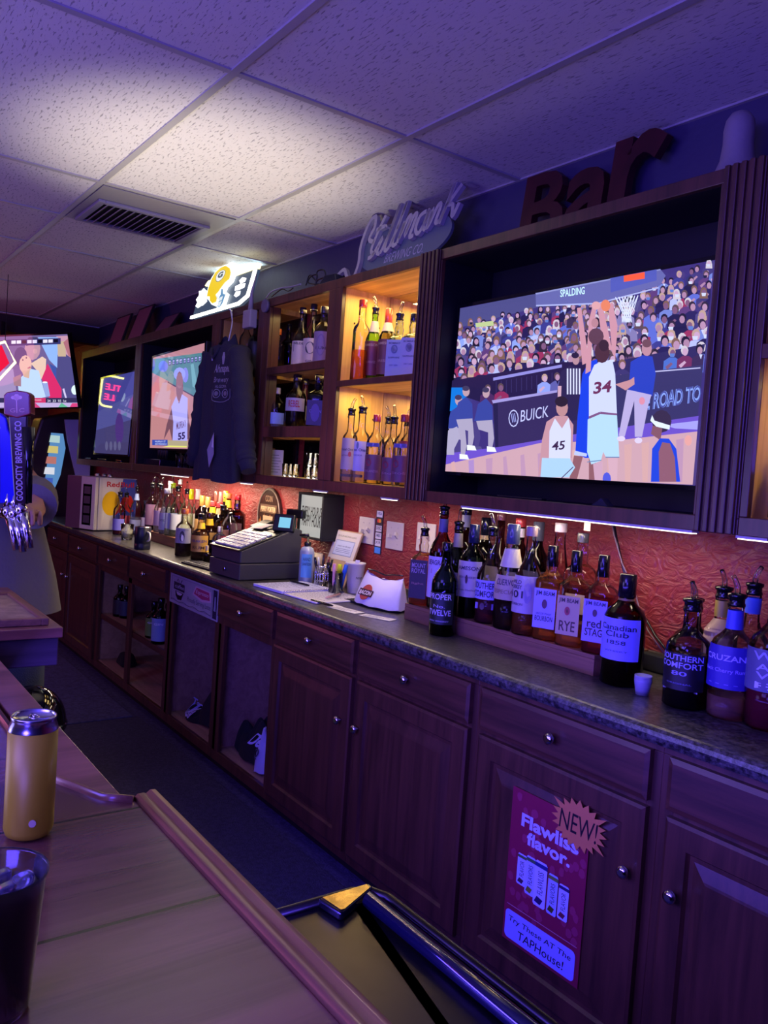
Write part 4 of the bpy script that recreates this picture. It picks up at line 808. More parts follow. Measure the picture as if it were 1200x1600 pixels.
def bl(t_, f):
    t_ = MB().prism([(-.10, 0), (.14, 0), (.14, .66), (.08, .80), (.07, .93), (0, 1.0), (-.10, .98), (-.22, .85), (-.24, .3), (-.16, 0)], f, -.045, .045, 0, '2424c0').build('tap_handle', gloss, t_, bev=.004)
    MB().tube([f(0, -.14, 0), f(0, .005, 0)], .011, 12).build('ferrule', chrome, t_)
    m = MB(); m.prism([(-.20, .1), (-.06, .1), (-.02, .62), (-.19, .62)], f, .0455, .05, 0, '5a60a8'); m.build('inset', gloss, t_)
    m = MB(); m.text('TINKTOWN', lambda u, v, w=0: f(-.07-v, .12+u, .0505), .5, .085, '1c2070', bold=.02); m.text('T', lambda u, v, w=0: f(-.12+u, .68+v, .0455), .12, .16, '6a70c8'); m.build('lettering', gloss, t_); return t_
handle(13, 786, 2, 645, 'tap_handle', 'blue upright tap handle left of the maroon shield handle', bl)
def sm(t_, f): return MB().tube([f(0, 0, 0), f(0, .5, 0), f(0, 1, 0)], [.008, .012, .018], 14).build('tap_handle', blackgl, t_)
h_ = handle(45, 786, 44, 668, 'tap_handle', 'small dark tap handle behind the maroon shield handle', sm)
# ---------------- bartender ----------------
bp = thing('person', 'person in a loose grey t-shirt and jeans leaning at the beer taps', 'person', (-3.5, .55, 0))
bx, by = -3.47, .64
sh_, el_, ha_ = P(46, 768, d=3.2), P(52, 800, d=2.93), P(42, 800, d=2.66)
def skinbody(name, verts, edges, rad, m_, par, sub=2):
    me = bpy.data.meshes.new(name); M = WM[par.name].inverted(); me.from_pydata([M @ Vector(v) for v in verts], edges, []); o = bpy.data.objects.new(name, me); COL.objects.link(o); o.parent = par; WM[o.name] = WM[par.name]
    me.materials.append(m_); md = o.modifiers.new('skin', 'SKIN'); md.use_smooth_shade = True
    for i, r_ in enumerate(rad):
        a = me.skin_vertices[0].data[i]; a.radius = r_ if isinstance(r_, tuple) else (r_, r_); a.use_root = (i == 0)
    s_ = o.modifiers.new('sub', 'SUBSURF'); s_.levels = sub; s_.render_levels = sub; return o
skinm = mat('skin', 'b08070', .5, bump=.03, bscale=80)
hx, hy = bx+.16, by-.16           # shoulders lean towards the taps
V_ = [(bx, by, .93), (bx+.03, by-.03, 1.08), (bx+.08, by-.07, 1.24), (bx+.14, by-.13, 1.38), (bx+.17, by-.17, 1.46), (bx+.20, by-.2, 1.54),      # pelvis..neck 0-4, head 5
      (bx+.21, by-.21, 1.62), (bx+.20, by-.2, 1.70),
      tuple(sh_), tuple(el_), tuple(ha_), tuple(ha_+(ha_-el_).normalized()*.06),        # right arm 8-11
      (bx+.04, by-.33, 1.36), (bx+.16, by-.42, 1.14), (bx+.38, by-.36, 1.05), (bx+.46, by-.34, 1.04),        # left arm 12-15
      (bx+.01, by+.11, .88), (bx+.04, by+.13, .48), (bx-.01, by+.13, .10), (bx+.13, by+.15, .04),
      (bx-.01, by-.11, .88), (bx-.02, by-.13, .48), (bx-.07, by-.13, .10), (bx+.07, by-.15, .04)]
E_ = [(0, 1), (1, 2), (2, 3), (3, 4), (4, 5), (5, 6), (6, 7), (3, 8), (8, 9), (9, 10), (10, 11), (3, 12), (12, 13), (13, 14), (14, 15), (0, 16), (16, 17), (17, 18), (18, 19), (0, 20), (20, 21), (21, 22), (22, 23)]
Rd = [(.14, .12), (.13, .12), (.14, .13), (.13, .12), .058, .075, .095, .07, .062, .045, .03, .026, .062, .045, .03, .026, .085, .06, .042, .035, .085, .06, .042, .035]
for base_i, dirx in ((11, Vector((1, -.15, .05))), (15, Vector((1, .1, 0)))):       # palms with five fingers each
    hb = Vector(V_[base_i]); dirx = dirx.normalized(); sy_ = Vector((-dirx.y, dirx.x, 0)); pi_ = len(V_); V_.append(tuple(hb+dirx*.05)); E_.append((base_i, pi_)); Rd.append((.034, .016))
    for j, L_ in enumerate((.05, .062, .066, .06, .048)):
        off = sy_*(.03-.016*j) if j else sy_*.04
        k0 = len(V_); p0 = hb+dirx*(.075 if j else .03)+off; p1 = p0+dirx*L_*.5+Vector((0, 0, -.012)); p2 = p1+dirx*L_*.2+Vector((0, 0, -.03))
        V_ += [tuple(p0), tuple(p1), tuple(p2)]; E_ += [(pi_, k0), (k0, k0+1), (k0+1, k0+2)]; Rd += [.0095, .0088, .008]
skinbody('body', V_, E_, Rd, skinm, bp, 1)
def loft(rings, seg=28, fold=0, seed=0):       # rings: centre, x radius, y radius
    rr = random.Random(seed); ph = [rr.uniform(0, 6) for _ in range(4)]; m = MB(); n_ = len(rings)
    def fn(u, v):
        k = v*(n_-1); i = min(int(k), n_-2); t_ = k-i; (c0, a0_, b0_), (c1, a1_, b1_) = rings[i], rings[i+1]
        c = Vector(c0).lerp(Vector(c1), t_); a_ = a0_+(a1_-a0_)*t_; b2 = b0_+(b1_-b0_)*t_; th = 2*PI*u
        w_ = 1+fold*(math.sin(5*th+ph[0]+3*v)*.5+math.sin(9*th+ph[1]-5*v)*.3+math.sin(3*th+8*v+ph[2])*.4)
        return (c.x+a_*w_*math.cos(th), c.y+b2*w_*math.sin(th), c.z)
    m.grid(fn, seg*2, (n_-1)*6); return m
shirtm = mat('grey_shirt_cloth', '6c6a70', .9, bump=.2, bscale=60)
loft([((bx+.01, by+.02, .80), .175, .235), ((bx+.02, by, .95), .17, .225), ((bx+.05, by-.04, 1.12), .165, .215), ((bx+.10, by-.09, 1.28), .165, .215), ((bx+.14, by-.13, 1.39), .14, .20), ((bx+.165, by-.16, 1.44), .09, .12), ((bx+.17, by-.17, 1.465), .062, .068)], 28, .035, 4).build('t_shirt', shirtm, bp)
for sgn, a, b2, c in ((1, tuple(sh_+Vector((-.06, -.08, .02))), tuple(sh_+Vector((.02, .01, -.02))), tuple(sh_.lerp(el_, .75))), (-1, (bx+.12, by-.24, 1.37), (bx+.06, by-.36, 1.30), (bx+.12, by-.41, 1.20))):
    m = MB(); pa, pb, pc = Vector(a), Vector(b2), Vector(c); pts = [pa.lerp(pb, i/5) for i in range(5)]+[pb.lerp(pc, i/6) for i in range(7)]
    m.tube(pts, [.085+.007*math.sin(i*2.3) for i in range(12)], 18); m.build('sleeve', shirtm, bp)
jeanm = mat('blue_jeans', '3c4660', .85, bump=.3, bscale=200)
loft([((bx, by, .98), .14, .17), ((bx, by, .84), .15, .19), ((bx, by, .78), .14, .20)], 24, .01, 2).build('jeans', jeanm, bp)
for sgn in (1, -1):
    hx_ = (bx+.01, bx-.01)[sgn < 0]; loft([((hx_, by+.10*sgn, .86), .105, .105), ((hx_+.02, by+.12*sgn, .5), .085, .085), ((hx_-.0, by+.13*sgn, .08), .075, .08)], 18, .03, 5+sgn).build('jeans_leg', jeanm, bp)
    MB().ell(hx_+.05, by+.14*sgn, .045, .15, .055, .045).build('shoe', blackmt, bp)
MB().ell(bx+.195, by-.205, 1.665, .105, .095, .115, 20).build('hair', mat('dark_hair', '241a18', .8, bump=.5, bscale=150), bp)
m = MB(); fx, fy = bx+.285, by-.24
m.ell(fx+.03, fy-.005, 1.60, .016, .012, .02, 10); m.build('nose', skinm, bp)
for s_ in (-1, 1): MB().ell(fx+.006, fy+.03*s_, 1.635, .008, .011, .006, 10, c='201818').build('eye', paint, bp); MB().ell(bx+.2, by-.205+.095*s_, 1.62, .018, .012, .03, 10).build('ear', skinm, bp)
MB().ell(fx+.008, fy-.002, 1.565, .01, .024, .006, 10, c='7c4440').build('mouth', paint, bp)
# ---------------- far end: jukebox-like screen and shelf clutter ----------------
q = P(98, 700, d=6.9)
t = thing('jukebox', 'dark curved jukebox with a slim lit screen beyond the cabinets', 'jukebox', (q.x, q.y, 0))
f_ = lambda u, v, w: Vector((q.x+w, q.y+u, v))
MB().prism([(-.26, 0), (.24, 0), (.24, 1.75), (.1, 1.80), (-.18, 1.72), (-.26, 1.4)], f_, -.3, 0).build('body', mat('dark_maroon_plastic', '2a1220', .35), t, bev=.02)
MB().prism([(.00, 1.72), (.23, 1.74), (.23, 1.05), (.17, 1.05), (.1, 1.3), (.03, 1.55)], f_, .0005, .02, 0, 'c4cce4').build('fin', gloss, t)
MB().prism([(-.10, 1.60), (-.005, 1.60), (.02, 1.48), (-.01, 1.25), (-.08, 1.05), (-.16, .92), (-.13, 1.2)], f_, .0005, .012, 0, '5c90c8').build('screen', softglow, t)
m = MB()
for i, c in enumerate(('b8d8d8', 'd8c878', 'c07870', 'e0e4f0', '4060c0', '80d0d8')): m.add([f_(-.115-.01*i+a, 1.52-.09*i+b2, .0125) for a, b2 in ((0, 0), (.085, 0), (.085, .06), (.01, .06))], [(0, 1, 2, 3)], 0, c)
m.build('screen_picture', softglow, t)
MB().prism([(0, 0), (.34, 0), (.34, .145), (0, .145)], lambda u, v, w: Vector((-6.55+u, 1.78+w, .9145+v)), 0, .25).build('black_equipment_box', blackmt)
tag(bpy.data.objects['black_equipment_box'], 'matte black box on the counter left of the small fridge', 'box')
# ---------------- counter things ----------------
CT = .9145
def rotz(loc, a): return Matrix.Translation(Vector(loc)) @ Matrix.Rotation(a, 4, 'Z')
def loc_fn(M): return lambda x, y, z=0: M @ Vector((x, y, z))
def lbox(mb, M, x0, y0, z0, x1, y1, z1, mi=0, c='808080'):
    O = M @ Vector((x0, y0, z0)); R3 = M.to_3x3(); return mb.obox(O, R3 @ Vector((x1-x0, 0, 0)), R3 @ Vector((0, y1-y0, 0)), R3 @ Vector((0, 0, z1-z0)), mi, c)
# small drinks fridge: near corner, door to the left, printed side to the right
n0 = P(158, 831, z=CT); a0 = P(121, 826, z=CT); r0 = P(208, 828, z=CT)
n0 = Vector((-5.70, 1.70, CT)); a0 = n0+Vector((-.26, -.118, 0)); r0 = Vector((XA(211, 1.995, CT+.1), 1.995, CT))
hz = ZA(746, n0.x, n0.y)-CT
t = thing('mini_fridge', 'small red, white and blue branded drinks fridge on the counter', 'fridge', ((a0.x+r0.x)/2, 1.86, CT))
ux = (a0-n0); uy = (r0-n0); fq = lambda u, v, w=0: n0+ux*u+uy*v+Vector((0, 0, w))
m = MB(); m.prism([(0, .02), (1, .02), (1, 1), (0, 1)], fq, .006, hz); m.build('body', colmat('fridge_body', .4), t, bev=.004) if False else m.build('body', mat('fridge_white', 'c8c0b4', .4), t, bev=.004)
nd = Vector((-ux.y, ux.x, 0)).normalized(); nd = nd if nd.dot(CAM-n0) > 0 else -nd      # door normal
fd = lambda u, v, w=0: n0+ux*u+Vector((0, 0, v*hz))+nd*w
m = MB(); m.prism([(.0, .02), (1, .02), (1, 1), (.0, 1)], fd, .001, .028); dr = m.build('door', MT['fridge_white'], t, bev=.003)
m = MB(); m.prism([(.12, .1), (.42, .1), (.42, .86), (.12, .86)], fd, .0282, .03); m.build('door_glass', blackgl, dr)
m = MB(); m.prism([(.5, .02), (1, .02), (1, 1), (.5, 1)], fd, .0282, .03, 0, '6a4858'); m.build('door_print', gloss, dr)
m = MB()
for i in range(4): m.prism([(.16, .14+.18*i), (.38, .14+.18*i), (.38, .28+.18*i), (.16, .28+.18*i)], fd, .0302, .0305, 0, '3c3c48')
m.build('cans_inside', paint, dr)
ns = Vector((-uy.y, uy.x, 0)).normalized(); ns = ns if ns.dot(CAM-n0) > 0 else -ns
fs_ = lambda u, v, w=0: n0+uy*u+Vector((0, 0, v*hz))+ns*(w+.0015)
m = MB(); ad = lambda pts, c, w: m.add([fs_(u, v, w) for u, v in pts], [tuple(range(len(pts)))], 0, c)
ad([(.10, .02), (1, .02), (1, .99), (.10, .99)], 'd8d0c0', .0004); ad([(.62, .99), (1, .99), (1, .02), (.36, .02), (.30, .02), (.5, .5)], '4a58a8', .0008); ad([(.1, .02), (.36, .02), (.5, .42), (.2, .40)], 'd0c8bc', .0010)
ad(ellipse(.33, .52, .23, .23, 28), 'e8b820', .0012); ad([(.58, .92), (.5, .5), (.36, .02), (.4, .02)], 'c8c4d8', .0014)
for p_ in ([(.50, .36), (.62, .62), (.74, .70), (.86, .66), (.93, .56), (.88, .42), (.95, .38), (.84, .34), (.72, .40), (.62, .34)], [(.42, .28), (.56, .46), (.70, .5), (.66, .38), (.52, .34)]): ad(p_, 'd83428', .0016)
m.text('Red', lambda u, v, w=0: fs_(.20+u, .83+v, .0018), .33, .10, 'c02428', bold=.02); m.text('Bull', lambda u, v, w=0: fs_(.56+u, .83+v, .0018), .36, .10, 'c83440', bold=.02)
m.build('printed_side', gloss, t, recalc=False)
for i, (u, c) in enumerate(((.3, 'd8d8dc'), (.5, 'b0b0b8'), (.75, 'e0e0e4'))):
    p_ = fq(u, .5, hz+.001); tag(MB().lathe([(.018, 0), (.02, .01), (.012, .02), (.001, .022)], p_.x, p_.y, p_.z, 14, c=c).build('bottle_stopper', metal), ('far left', 'middle', 'nearest')[i]+' shiny stopper lying on top of the small fridge', 'stopper', 'stoppers on the fridge')
# tumbler and mug
def tumbler(x, y, z, label, R=.04, Hh=.095, ice=True, group=None, name='tumbler'):
    t = thing(name, label, 'glass', (x, y, z), 0, group)
    MB().lathe([(.001, .0005), (R*.8, .0005), (R, Hh), (R-.003, Hh), (R*.78-.002, .012), (.001, .012)], x, y, z, 24, cap=False).build('glass', clear, t)
    if ice: MB().lathe([(.001, .0125), (R*.76, .0125), (R*.88, Hh*.62), (.001, Hh*.62)], x, y, z, 20, cap=False).build('drink', mat('ice_drink', 'a8a498', .2, bump=.6, bscale=90) if 'ice_drink' not in MT else MT['ice_drink'], t)
    return t
q = P(198, 843, z=CT); tumbler(q.x, q.y, CT, 'clear rocks glass of icy drink beside the black mug', .042, .10)
q = P(222, 858, z=CT); t = thing('mug', 'black insulated mug with a pale handle near the counter edge', 'mug', (q.x, q.y, CT))
MB().lathe([(.044, 0), (.046, .004), (.046, .030), (.043, .034), (.046, .038), (.045, .125), (.043, .128), (.041, .125), (.041, .02), (.001, .02)], q.x, q.y, CT, 32, cap=False).build('body', mat('dark_blue_enamel', '101428', .35), t)
MB().tube([(q.x+.044, q.y+.01, CT+.105), (q.x+.07, q.y+.015, CT+.10), (q.x+.076, q.y+.016, CT+.08), (q.x+.068, q.y+.015, CT+.058), (q.x+.045, q.y+.01, CT+.05)], .005, 10).build('handle', whitepl, t)
MB().lathe([(.0425, .1285), (.0445, .129), (.0445, .131), (.0425, .1315)], q.x, q.y, CT, 32).build('rim', chrome, t)
# risers
XR0, XR1 = -2.36, -1.475
def riser(x0, x1, y0, label):
    t = thing('bottle_riser', label, 'riser', ((x0+x1)/2, 1.96, CT), 0, 'wooden bottle risers')
    MB().box(x0, y0, .962, x1, 2.09, .974).build('top_board', riserwood, t, bev=.001); MB().box(x0, y0, CT, x1, y0+.012, .9615).build('front_board', riserwood, t, bev=.001)
    MB().box(x0, y0+.0125, CT, x0+.012, 2.09, .9615).build('end_board', riserwood, t); MB().box(x1-.012, y0+.0125, CT, x1, 2.09, .9615).build('end_board', riserwood, t)
riser(XR0, XR1, 1.842, 'long low wooden riser under the right row of whiskey bottles')
XL0, XL1 = XA(229, 1.86, .974), -3.93
riser(XL0, XL1, 1.862, 'low wooden riser under the crowded left bottle cluster')
# point of sale register
nc = P(373, 908, z=CT); fl_ = P(329, 896, z=CT); br_ = P(468, 905, z=CT)
ev = Vector((1, .10, 0)).normalized()
n1 = nc; axs = (br_-nc); axs.z = 0; Lr = .34; sdir = axs.normalized(); fdir = Vector((sdir.y, -sdir.x, 0)); fdir = fdir if (fl_-nc).dot(fdir) > 0 else -fdir
Wr = .40
t = thing('cash_register', 'dark grey cash register with light keys and a small lit display', 'cash register', nc+sdir*Lr/2+fdir*Wr/2)
fr_ = lambda u, v, w=0: n1+fdir*u+sdir*v+Vector((0, 0, w))     # u across the front, v towards the back, w up
zd = ZA(881, nc.x, nc.y)-CT; zf = ZA(862, nc.x, nc.y)-CT; pb = fr_(0, Lr); zb = ZA(826, pb.x, pb.y)-CT
Wr = max(.25, (XA(329, fl_.y, CT)-nc.x)*-1) if False else (fl_-nc).length
Wr = max(.30, Wr)
MB().prism([(0, 0), (Wr, 0), (Wr, Lr), (0, Lr)], fr_, .003, zd-.002).build('cash_drawer', graypl, t, bev=.004)
m = MB(); m.prism([(0, .004), (0, Lr-.02), (zb-.02, Lr-.02), (zb, Lr-.06), (zf, .004)][0:0] or [(.004, zd), (Lr-.01, zd), (Lr-.01, zb-.01), (Lr-.04, zb), (.004, zf)], lambda v, w, u: fr_(u, v, w), .006, Wr-.006); m.build('body', graypl, t, bev=.005)
sl = lambda u, v, w=0: fr_(u, .004+v, zf+(zb-zf)*v/(Lr-.044)+w)
MB().prism([(.004, -.012), (Wr-.004, -.012), (Wr-.004, .20), (.004, .20)], sl, .001, .010, 0).build('keyboard_plate', blackpl, t, bev=.003)
for r_ in range(6):
    m = MB()
    for c_i in range(9):
        u = .02+c_i*(Wr-.04)/9; m.prism([(u, .005+r_*.028), (u+(Wr-.04)/9-.005, .005+r_*.028), (u+(Wr-.04)/9-.005, .028+r_*.028), (u, .028+r_*.028)], sl, .0102, .017, 0, 'c8c4bc' if (c_i+r_) % 5 else '8890a8')
    m.build('key_row', paint, t, bev=.0015)
m = MB(); m.prism([(.22, .205), (.30, .205), (.30, .29), (.22, .29)], sl, .004, .02); m.prism([(.03, .21), (.16, .21), (.16, .28), (.03, .28)], sl, .003, .006, 0, '808080'); m.build('printer_cover', blackpl, t)
m = MB(); m.prism([(.16, .19), (.26, .18), (.27, .24), (.15, .25)], sl, .0205, .0215, 0, 'd8ccc0'); m.build('receipt_paper', matte, t)
d0 = P(425, 842, y=sl(.06, .2).y); dn = Vector((.62, -.72, .30)).normalized(); du = Vector((.757, .652, 0)).normalized(); dv = du.cross(dn)*-1
if dv.z < 0: dv = -dv
m = MB(); m.obox(sl(.075, .20, .012)+dv*.005-dn*.02, du*.105, dv*.085, dn*.03); dp = m.build('operator_display', blackpl, t, bev=.006)
o_ = sl(.075, .20, .012)+dv*.022+du*.03+dn*.0105; m = MB(); m.add([o_, o_+du*.058, o_+du*.058+dv*.05, o_+dv*.05], [(0, 1, 2, 3)], 0, '88d8f8'); m.build('screen', softglow, dp)
lp = fr_(.05, Lr-.03, zb-.01); m = MB(); m.tube([lp, lp+Vector((0, 0, .05))], .009, 10); m.build('pole', blackpl, t)
hd = lp+Vector((0, 0, .075)); m = MB(); m.obox(hd+Vector((-.055, -.02, -.02)), (.10, .035, 0), (-.012, .03, 0), (0, 0, .042)); m.build('customer_display', blackpl, t, bev=.007)
kl = fr_(Wr*.45, -.0015, zd*.5); m = MB(); m.tube([kl-sdir*.0, kl-sdir*.008], .009, 14); m.build('drawer_lock', chrome, t)
# keyboard lying by the till
k0 = P(283, 880, z=CT); k1 = P(330, 893, z=CT); kd_ = (k1-k0); kd_.z = 0; kn = Vector((-kd_.y, kd_.x, 0)).normalized()
if kn.y < 0: kn = -kn
t = thing('bar_mat', 'black ribbed rubber mat in front of the cash register', 'mat', (k0+k1)/2)
fk = lambda u, v, w=0: k0+kd_.normalized()*u+kn*v+Vector((0, 0, w)); Lk = kd_.length*1.0
MB().prism([(0, 0), (Lk, 0), (Lk, .11), (0, .11)], fk, .0005, .009).build('base', blackmt, t, bev=.002)
m = MB()
for i in range(12):
    for j in range(3): u = .012+i*(Lk-.02)/12; v = .01+j*.034; m.prism([(u, v), (u+(Lk-.02)/12-.008, v), (u+(Lk-.02)/12-.008, v+.026), (u, v+.026)], fk, .0092, .0125, 0, '3a3a42')
m.build('raised_pattern', paint, t)
# hand sanitiser, pens, cups, board, certificate
def px_at(px, y, z=CT): return XA(px, y, z)
y_ = 1.93; x_ = px_at(477, y_)
t = thing('sanitizer_bottle', 'clear hand sanitizer pump bottle with a blue label next to the till', 'bottle', (x_, y_, CT))
hh = ZA(853, x_, y_)-CT
MB().lathe([(.036, 0), (.038, .004), (.038, hh*.85), (.03, hh*.95), (.013, hh)], x_, y_, CT, 28, n=3.2, ay=.7).build('bottle', mat('cloudy_gel', '9aa4b0', .25), t)
MB().lathe([(.016, hh), (.016, hh+.018), (.006, hh+.02), (.005, hh+.045)], x_, y_, CT, 16).build('pump_collar', blackpl, t)
MB().tube([(x_, y_, CT+hh+.045), (x_, y_, CT+hh+.052), (x_-.04, y_-.02, CT+hh+.046)], .006, 8).build('pump_head', blackpl, t)
cf = Vector((-x_, -y_, 0)).normalized(); cs = Vector((-cf.y, cf.x, 0))
m = MB(); m.grid(lambda u, v: Vector((x_, y_, CT))+cf*.0405*math.cos((u-.5)*1.3)+cs*.040*math.sin((u-.5)*1.3)+Vector((0, 0, hh*(.18+.62*v))), 8, 2, 0, '5c9cc8'); lb = m.build('label', paint, t, recalc=False)
m = MB(); pl = lambda u, v, w=0: Vector((x_, y_, CT))+cf*(.0425+w)+cs*(u-.02)+Vector((0, 0, v)); m.text('HAND', lambda u, v, w=0: pl(u+.003, hh*.62+v), .034, .016, '102848'); m.text('SANITIZER', lambda u, v, w=0: pl(u, hh*.5+v), .04, .013, '102848'); m.build('lettering', paint, lb)
def pen(mb, p0, p1, c, r=.0045): mb.tube([p0, p0.lerp(p1, .8), p0.lerp(p1, .93), p1], [r, r, r*.8, r*.25], 8, c=c)
def pencup(px, y, label, mesh, cols, R=.036, Hh=.095, name='pen_holder'):
    x = px_at(px, y); t = thing(name, label, 'pen holder', (x, y, CT)); m = MB()
    if mesh:
        for i in range(18): a = 2*PI*i/18; m.tube([(x+R*math.cos(a), y+R*math.sin(a), CT), (x+R*math.cos(a+.35), y+R*math.sin(a+.35), CT+Hh)], .0018, 5); m.tube([(x+R*math.cos(a), y+R*math.sin(a), CT), (x+R*math.cos(a-.35), y+R*math.sin(a-.35), CT+Hh)], .0018, 5)
        for z in (0.002, Hh*.33, Hh*.66, Hh): m.tube([(x+R*math.cos(2*PI*i/24), y+R*math.sin(2*PI*i/24), CT+z) for i in range(24)], .0028, 6, closed=True)
        m.build('mesh_cup', metal if False else chrome, t)
    else: m.lathe([(.001, 0), (R*.85, 0), (R, Hh), (R-.003, Hh), (R*.8, .004), (.001, .004)], x, y, CT, 28, cap=False); m.build('cup', plasticclear, t)
    rr = random.Random(px)
    for i, c in enumerate(cols):
        a = 2*PI*i/len(cols)+.4; p0 = Vector((x+R*.5*math.cos(a), y+R*.5*math.sin(a), CT+.006)); p1 = Vector((x+R*1.15*math.cos(a+.3), y+R*1.15*math.sin(a+.3), CT+Hh+.03+.03*rr.random()))
        tag(pen_build(p0, p1, c[0], c[2]), c[1]+' standing in the '+('wire mesh cup' if mesh else 'clear cup'), 'pen', 'pens in the holders')
def pen_build(p0, p1, c, r): m = MB(); pen(m, p1, p0, c, r) if False else m.tube([p0, p0.lerp(p1, .72), p0.lerp(p1, .73), p1], [r, r, r*1.15, r*1.0], 8, c=c); return m.build('pen', gloss)
pencup(503, 1.95, 'wire mesh pen cup beside the sanitizer bottle', True, [('101014', 'black ballpoint pen', .005), ('6a2028', 'dark red pen', .005), ('c8c8d0', 'silver pen', .005), ('141828', 'navy felt pen', .006), ('3a2a28', 'brown pen', .005)])
pencup(524, 1.90, 'clear cup of highlighters in front of the certificate board', False, [('2c60c8', 'fat blue marker', .009), ('c8e020', 'yellow green highlighter', .009), ('101014', 'black marker', .008), ('e0a0b0', 'pale pink marker', .007)])
x_ = px_at(490, 2.0); tag(MB().lathe([(.028, 0), (.034, .09), (.036, .135), (.034, .135), (.03, .004)], x_, 2.0, CT, 20, c='c8b8a0').build('beige_tumbler', paint), 'beige plastic tumbler behind the wire mesh pen cup', 'cup')
def leanboard(a_, b2, c2, d2, y0, y1):   # px corners: bottom-left, bottom-right, top-right, top-left
    pa, pb, pd, pc = P(*a_, y=y0), P(*b2, y=y0), P(*d2, y=y1), P(*c2, y=y1); return pa, pb-pa, pd-pa
pa = Vector((XA(497, 2.03, CT), 2.03, CT+.001)); pbx = XA(536, 2.03, CT); ztp = ZA(826, XA(520, 2.09, 1.15), 2.085)
fb = lambda u, v, w=0: Vector((pa.x+(pbx-pa.x)*u+.10*v*.35, 2.035+.06*v, CT+.001+(ztp-CT)*v))+Vector((0, -1, .15))*w
t = thing('clipboard', 'tan clipboard holding a printed certificate, leaning on the red wall', 'clipboard', fb(.5, 0))
m = MB(); m.prism([(0, 0), (1, 0), (1, 1), (0, 1)], fb, -.006, 0); m.build('board', mat('tan_board', 'c0a070', .6), t)
m = MB(); m.prism([(.03, .46), (.98, .46), (.98, .98), (.03, .98)], fb, .0005, .0012, 0, 'd8d0b4'); ce = m.build('certificate', matte, t)
m = MB()
m.prism([(.14, .54), (.86, .54), (.86, .82), (.14, .82)], fb, .0014, .0016, 0, '909ca8'); m.prism([(.16, .555), (.84, .555), (.84, .805), (.16, .805)], fb, .0018, .002, 0, 'c4ccd0')
m.text('STATE OF WISCONSIN LICENSE', lambda u, v, w=0: fb(.15+u, .88+v*1, .0016), .7, .03, '707040'); m.text('retail certificate', lambda u, v, w=0: fb(.25+u, .7+v, .0022), .5, .03, '405060')
for i in range(3): m.prism([(.22, .60+.03*i), (.78, .60+.03*i), (.78, .606+.03*i), (.22, .606+.03*i)], fb, .0022, .0024, 0, '506070')
m.build('print', matte, ce)
# foam cup with receipts, dropper bottle, bag
q = P(553, 926, z=CT); x_, y_ = q.x, q.y
t = thing('foam_cup', 'tall white foam cup with a handwritten word and papers inside', 'cup', (x_, y_, CT)); hc = ZA(879, x_, y_)-CT
MB().lathe([(.028, 0), (.030, .002), (.0435, hc-.006), (.046, hc-.005), (.046, hc), (.042, hc), (.028, .006), (.001, .006)], x_, y_, CT, 36, cap=False).build('cup', mat('white_foam', 'dcd8d0', .8, bump=.1, bscale=200), t)
cf = Vector((-x_, -y_, 0)).normalized(); cs = Vector((-cf.y, cf.x, 0)); rz = lambda z: .030+.0135*z/hc
m = MB(); m.text('Reciept', lambda u, v, w=0: Vector((x_, y_, CT+hc*.45+v))+cf*(rz(hc*.5)+.001)*math.cos(.1+(u)/.04)+cs*(rz(hc*.5)+.001)*math.sin(.1+(u)/.04), .035, .018, '282020', shear=.2); m.build('handwriting', paint, t)
m = MB(); m.obox((x_-.012, y_-.005, CT+hc*.6), (.02, .008, 0), (.022, -.004, hc*.5), (.0006, .001, 0), c='e8e4e0'); tag(m.build('receipt', matte), 'curled white receipt sticking out of the foam cup', 'receipt', 'loose receipts')
x_ = px_at(597, 2.03); tag(MB().lathe([(.016, 0), (.016, .035), (.009, .045), (.008, .06), (.006, .07)], x_, 2.03, CT+.02, 18, c='d0d0d4').lathe([(.018, 0), (.018, .02)], x_, 2.03, CT, 18, c='c8c8cc').build('dropper_bottle', paint), 'little translucent bottle behind the white zip bag', 'bottle')
# open notebook
na, nb_, nc2, nd2 = P(393, 913, z=CT), P(480, 945, z=CT), P(562, 940, z=CT), P(470, 908, z=CT)
bl_ = P(398, 910, z=CT); t = thing('notebook', 'open spiral notebook with handwriting near the counter edge', 'notebook', (na+nc2)/2)
U2 = (nb_-na); U2.z = 0; nd_u = U2.normalized(); nv = Vector((-nd_u.y, nd_u.x, 0)); nv = nv if nv.y > 0 else -nv
fnb = lambda u, v, w=0: Vector((-3.20, 1.645, CT))+Vector((1, .06, 0))*u+Vector((-.06, 1, 0))*v+Vector((0, 0, w))
MB().prism([(0, 0), (.235, 0), (.235, .27), (0, .27)], fnb, .0005, .012, 0, 'c8c8e8').build('left_pages', matte, t, bev=.002)
MB().prism([(.25, .0), (.485, .0), (.485, .27), (.25, .27)], fnb, .0005, .007, 0, 'd4d0d8').build('right_pages', matte, t, bev=.002)
m = MB()
for i in range(24): m.tube([fnb(.2425+.009*math.cos(a), .012+i*.0107, .009+.008*math.sin(a)) for a in [2*PI*k/10 for k in range(10)]], .0009, 5, closed=True)
m.build('spiral_binding', chrome, t)
m = MB(); rr = random.Random(8)
for k in (0, 1):
    for i in range(13):
        u = .02+k*.25; u1 = u+rr.uniform(.08, .19); v = .02+i*.019
        while u < u1: L = rr.uniform(.008, .022); m.prism([(u, v), (u+L, v), (u+L, v+.003), (u, v+.003)], fnb, (.0122, .0072)[k], (.0124, .0074)[k], 0, '505878'); u += L+.006
m.build('handwriting', matte, t)
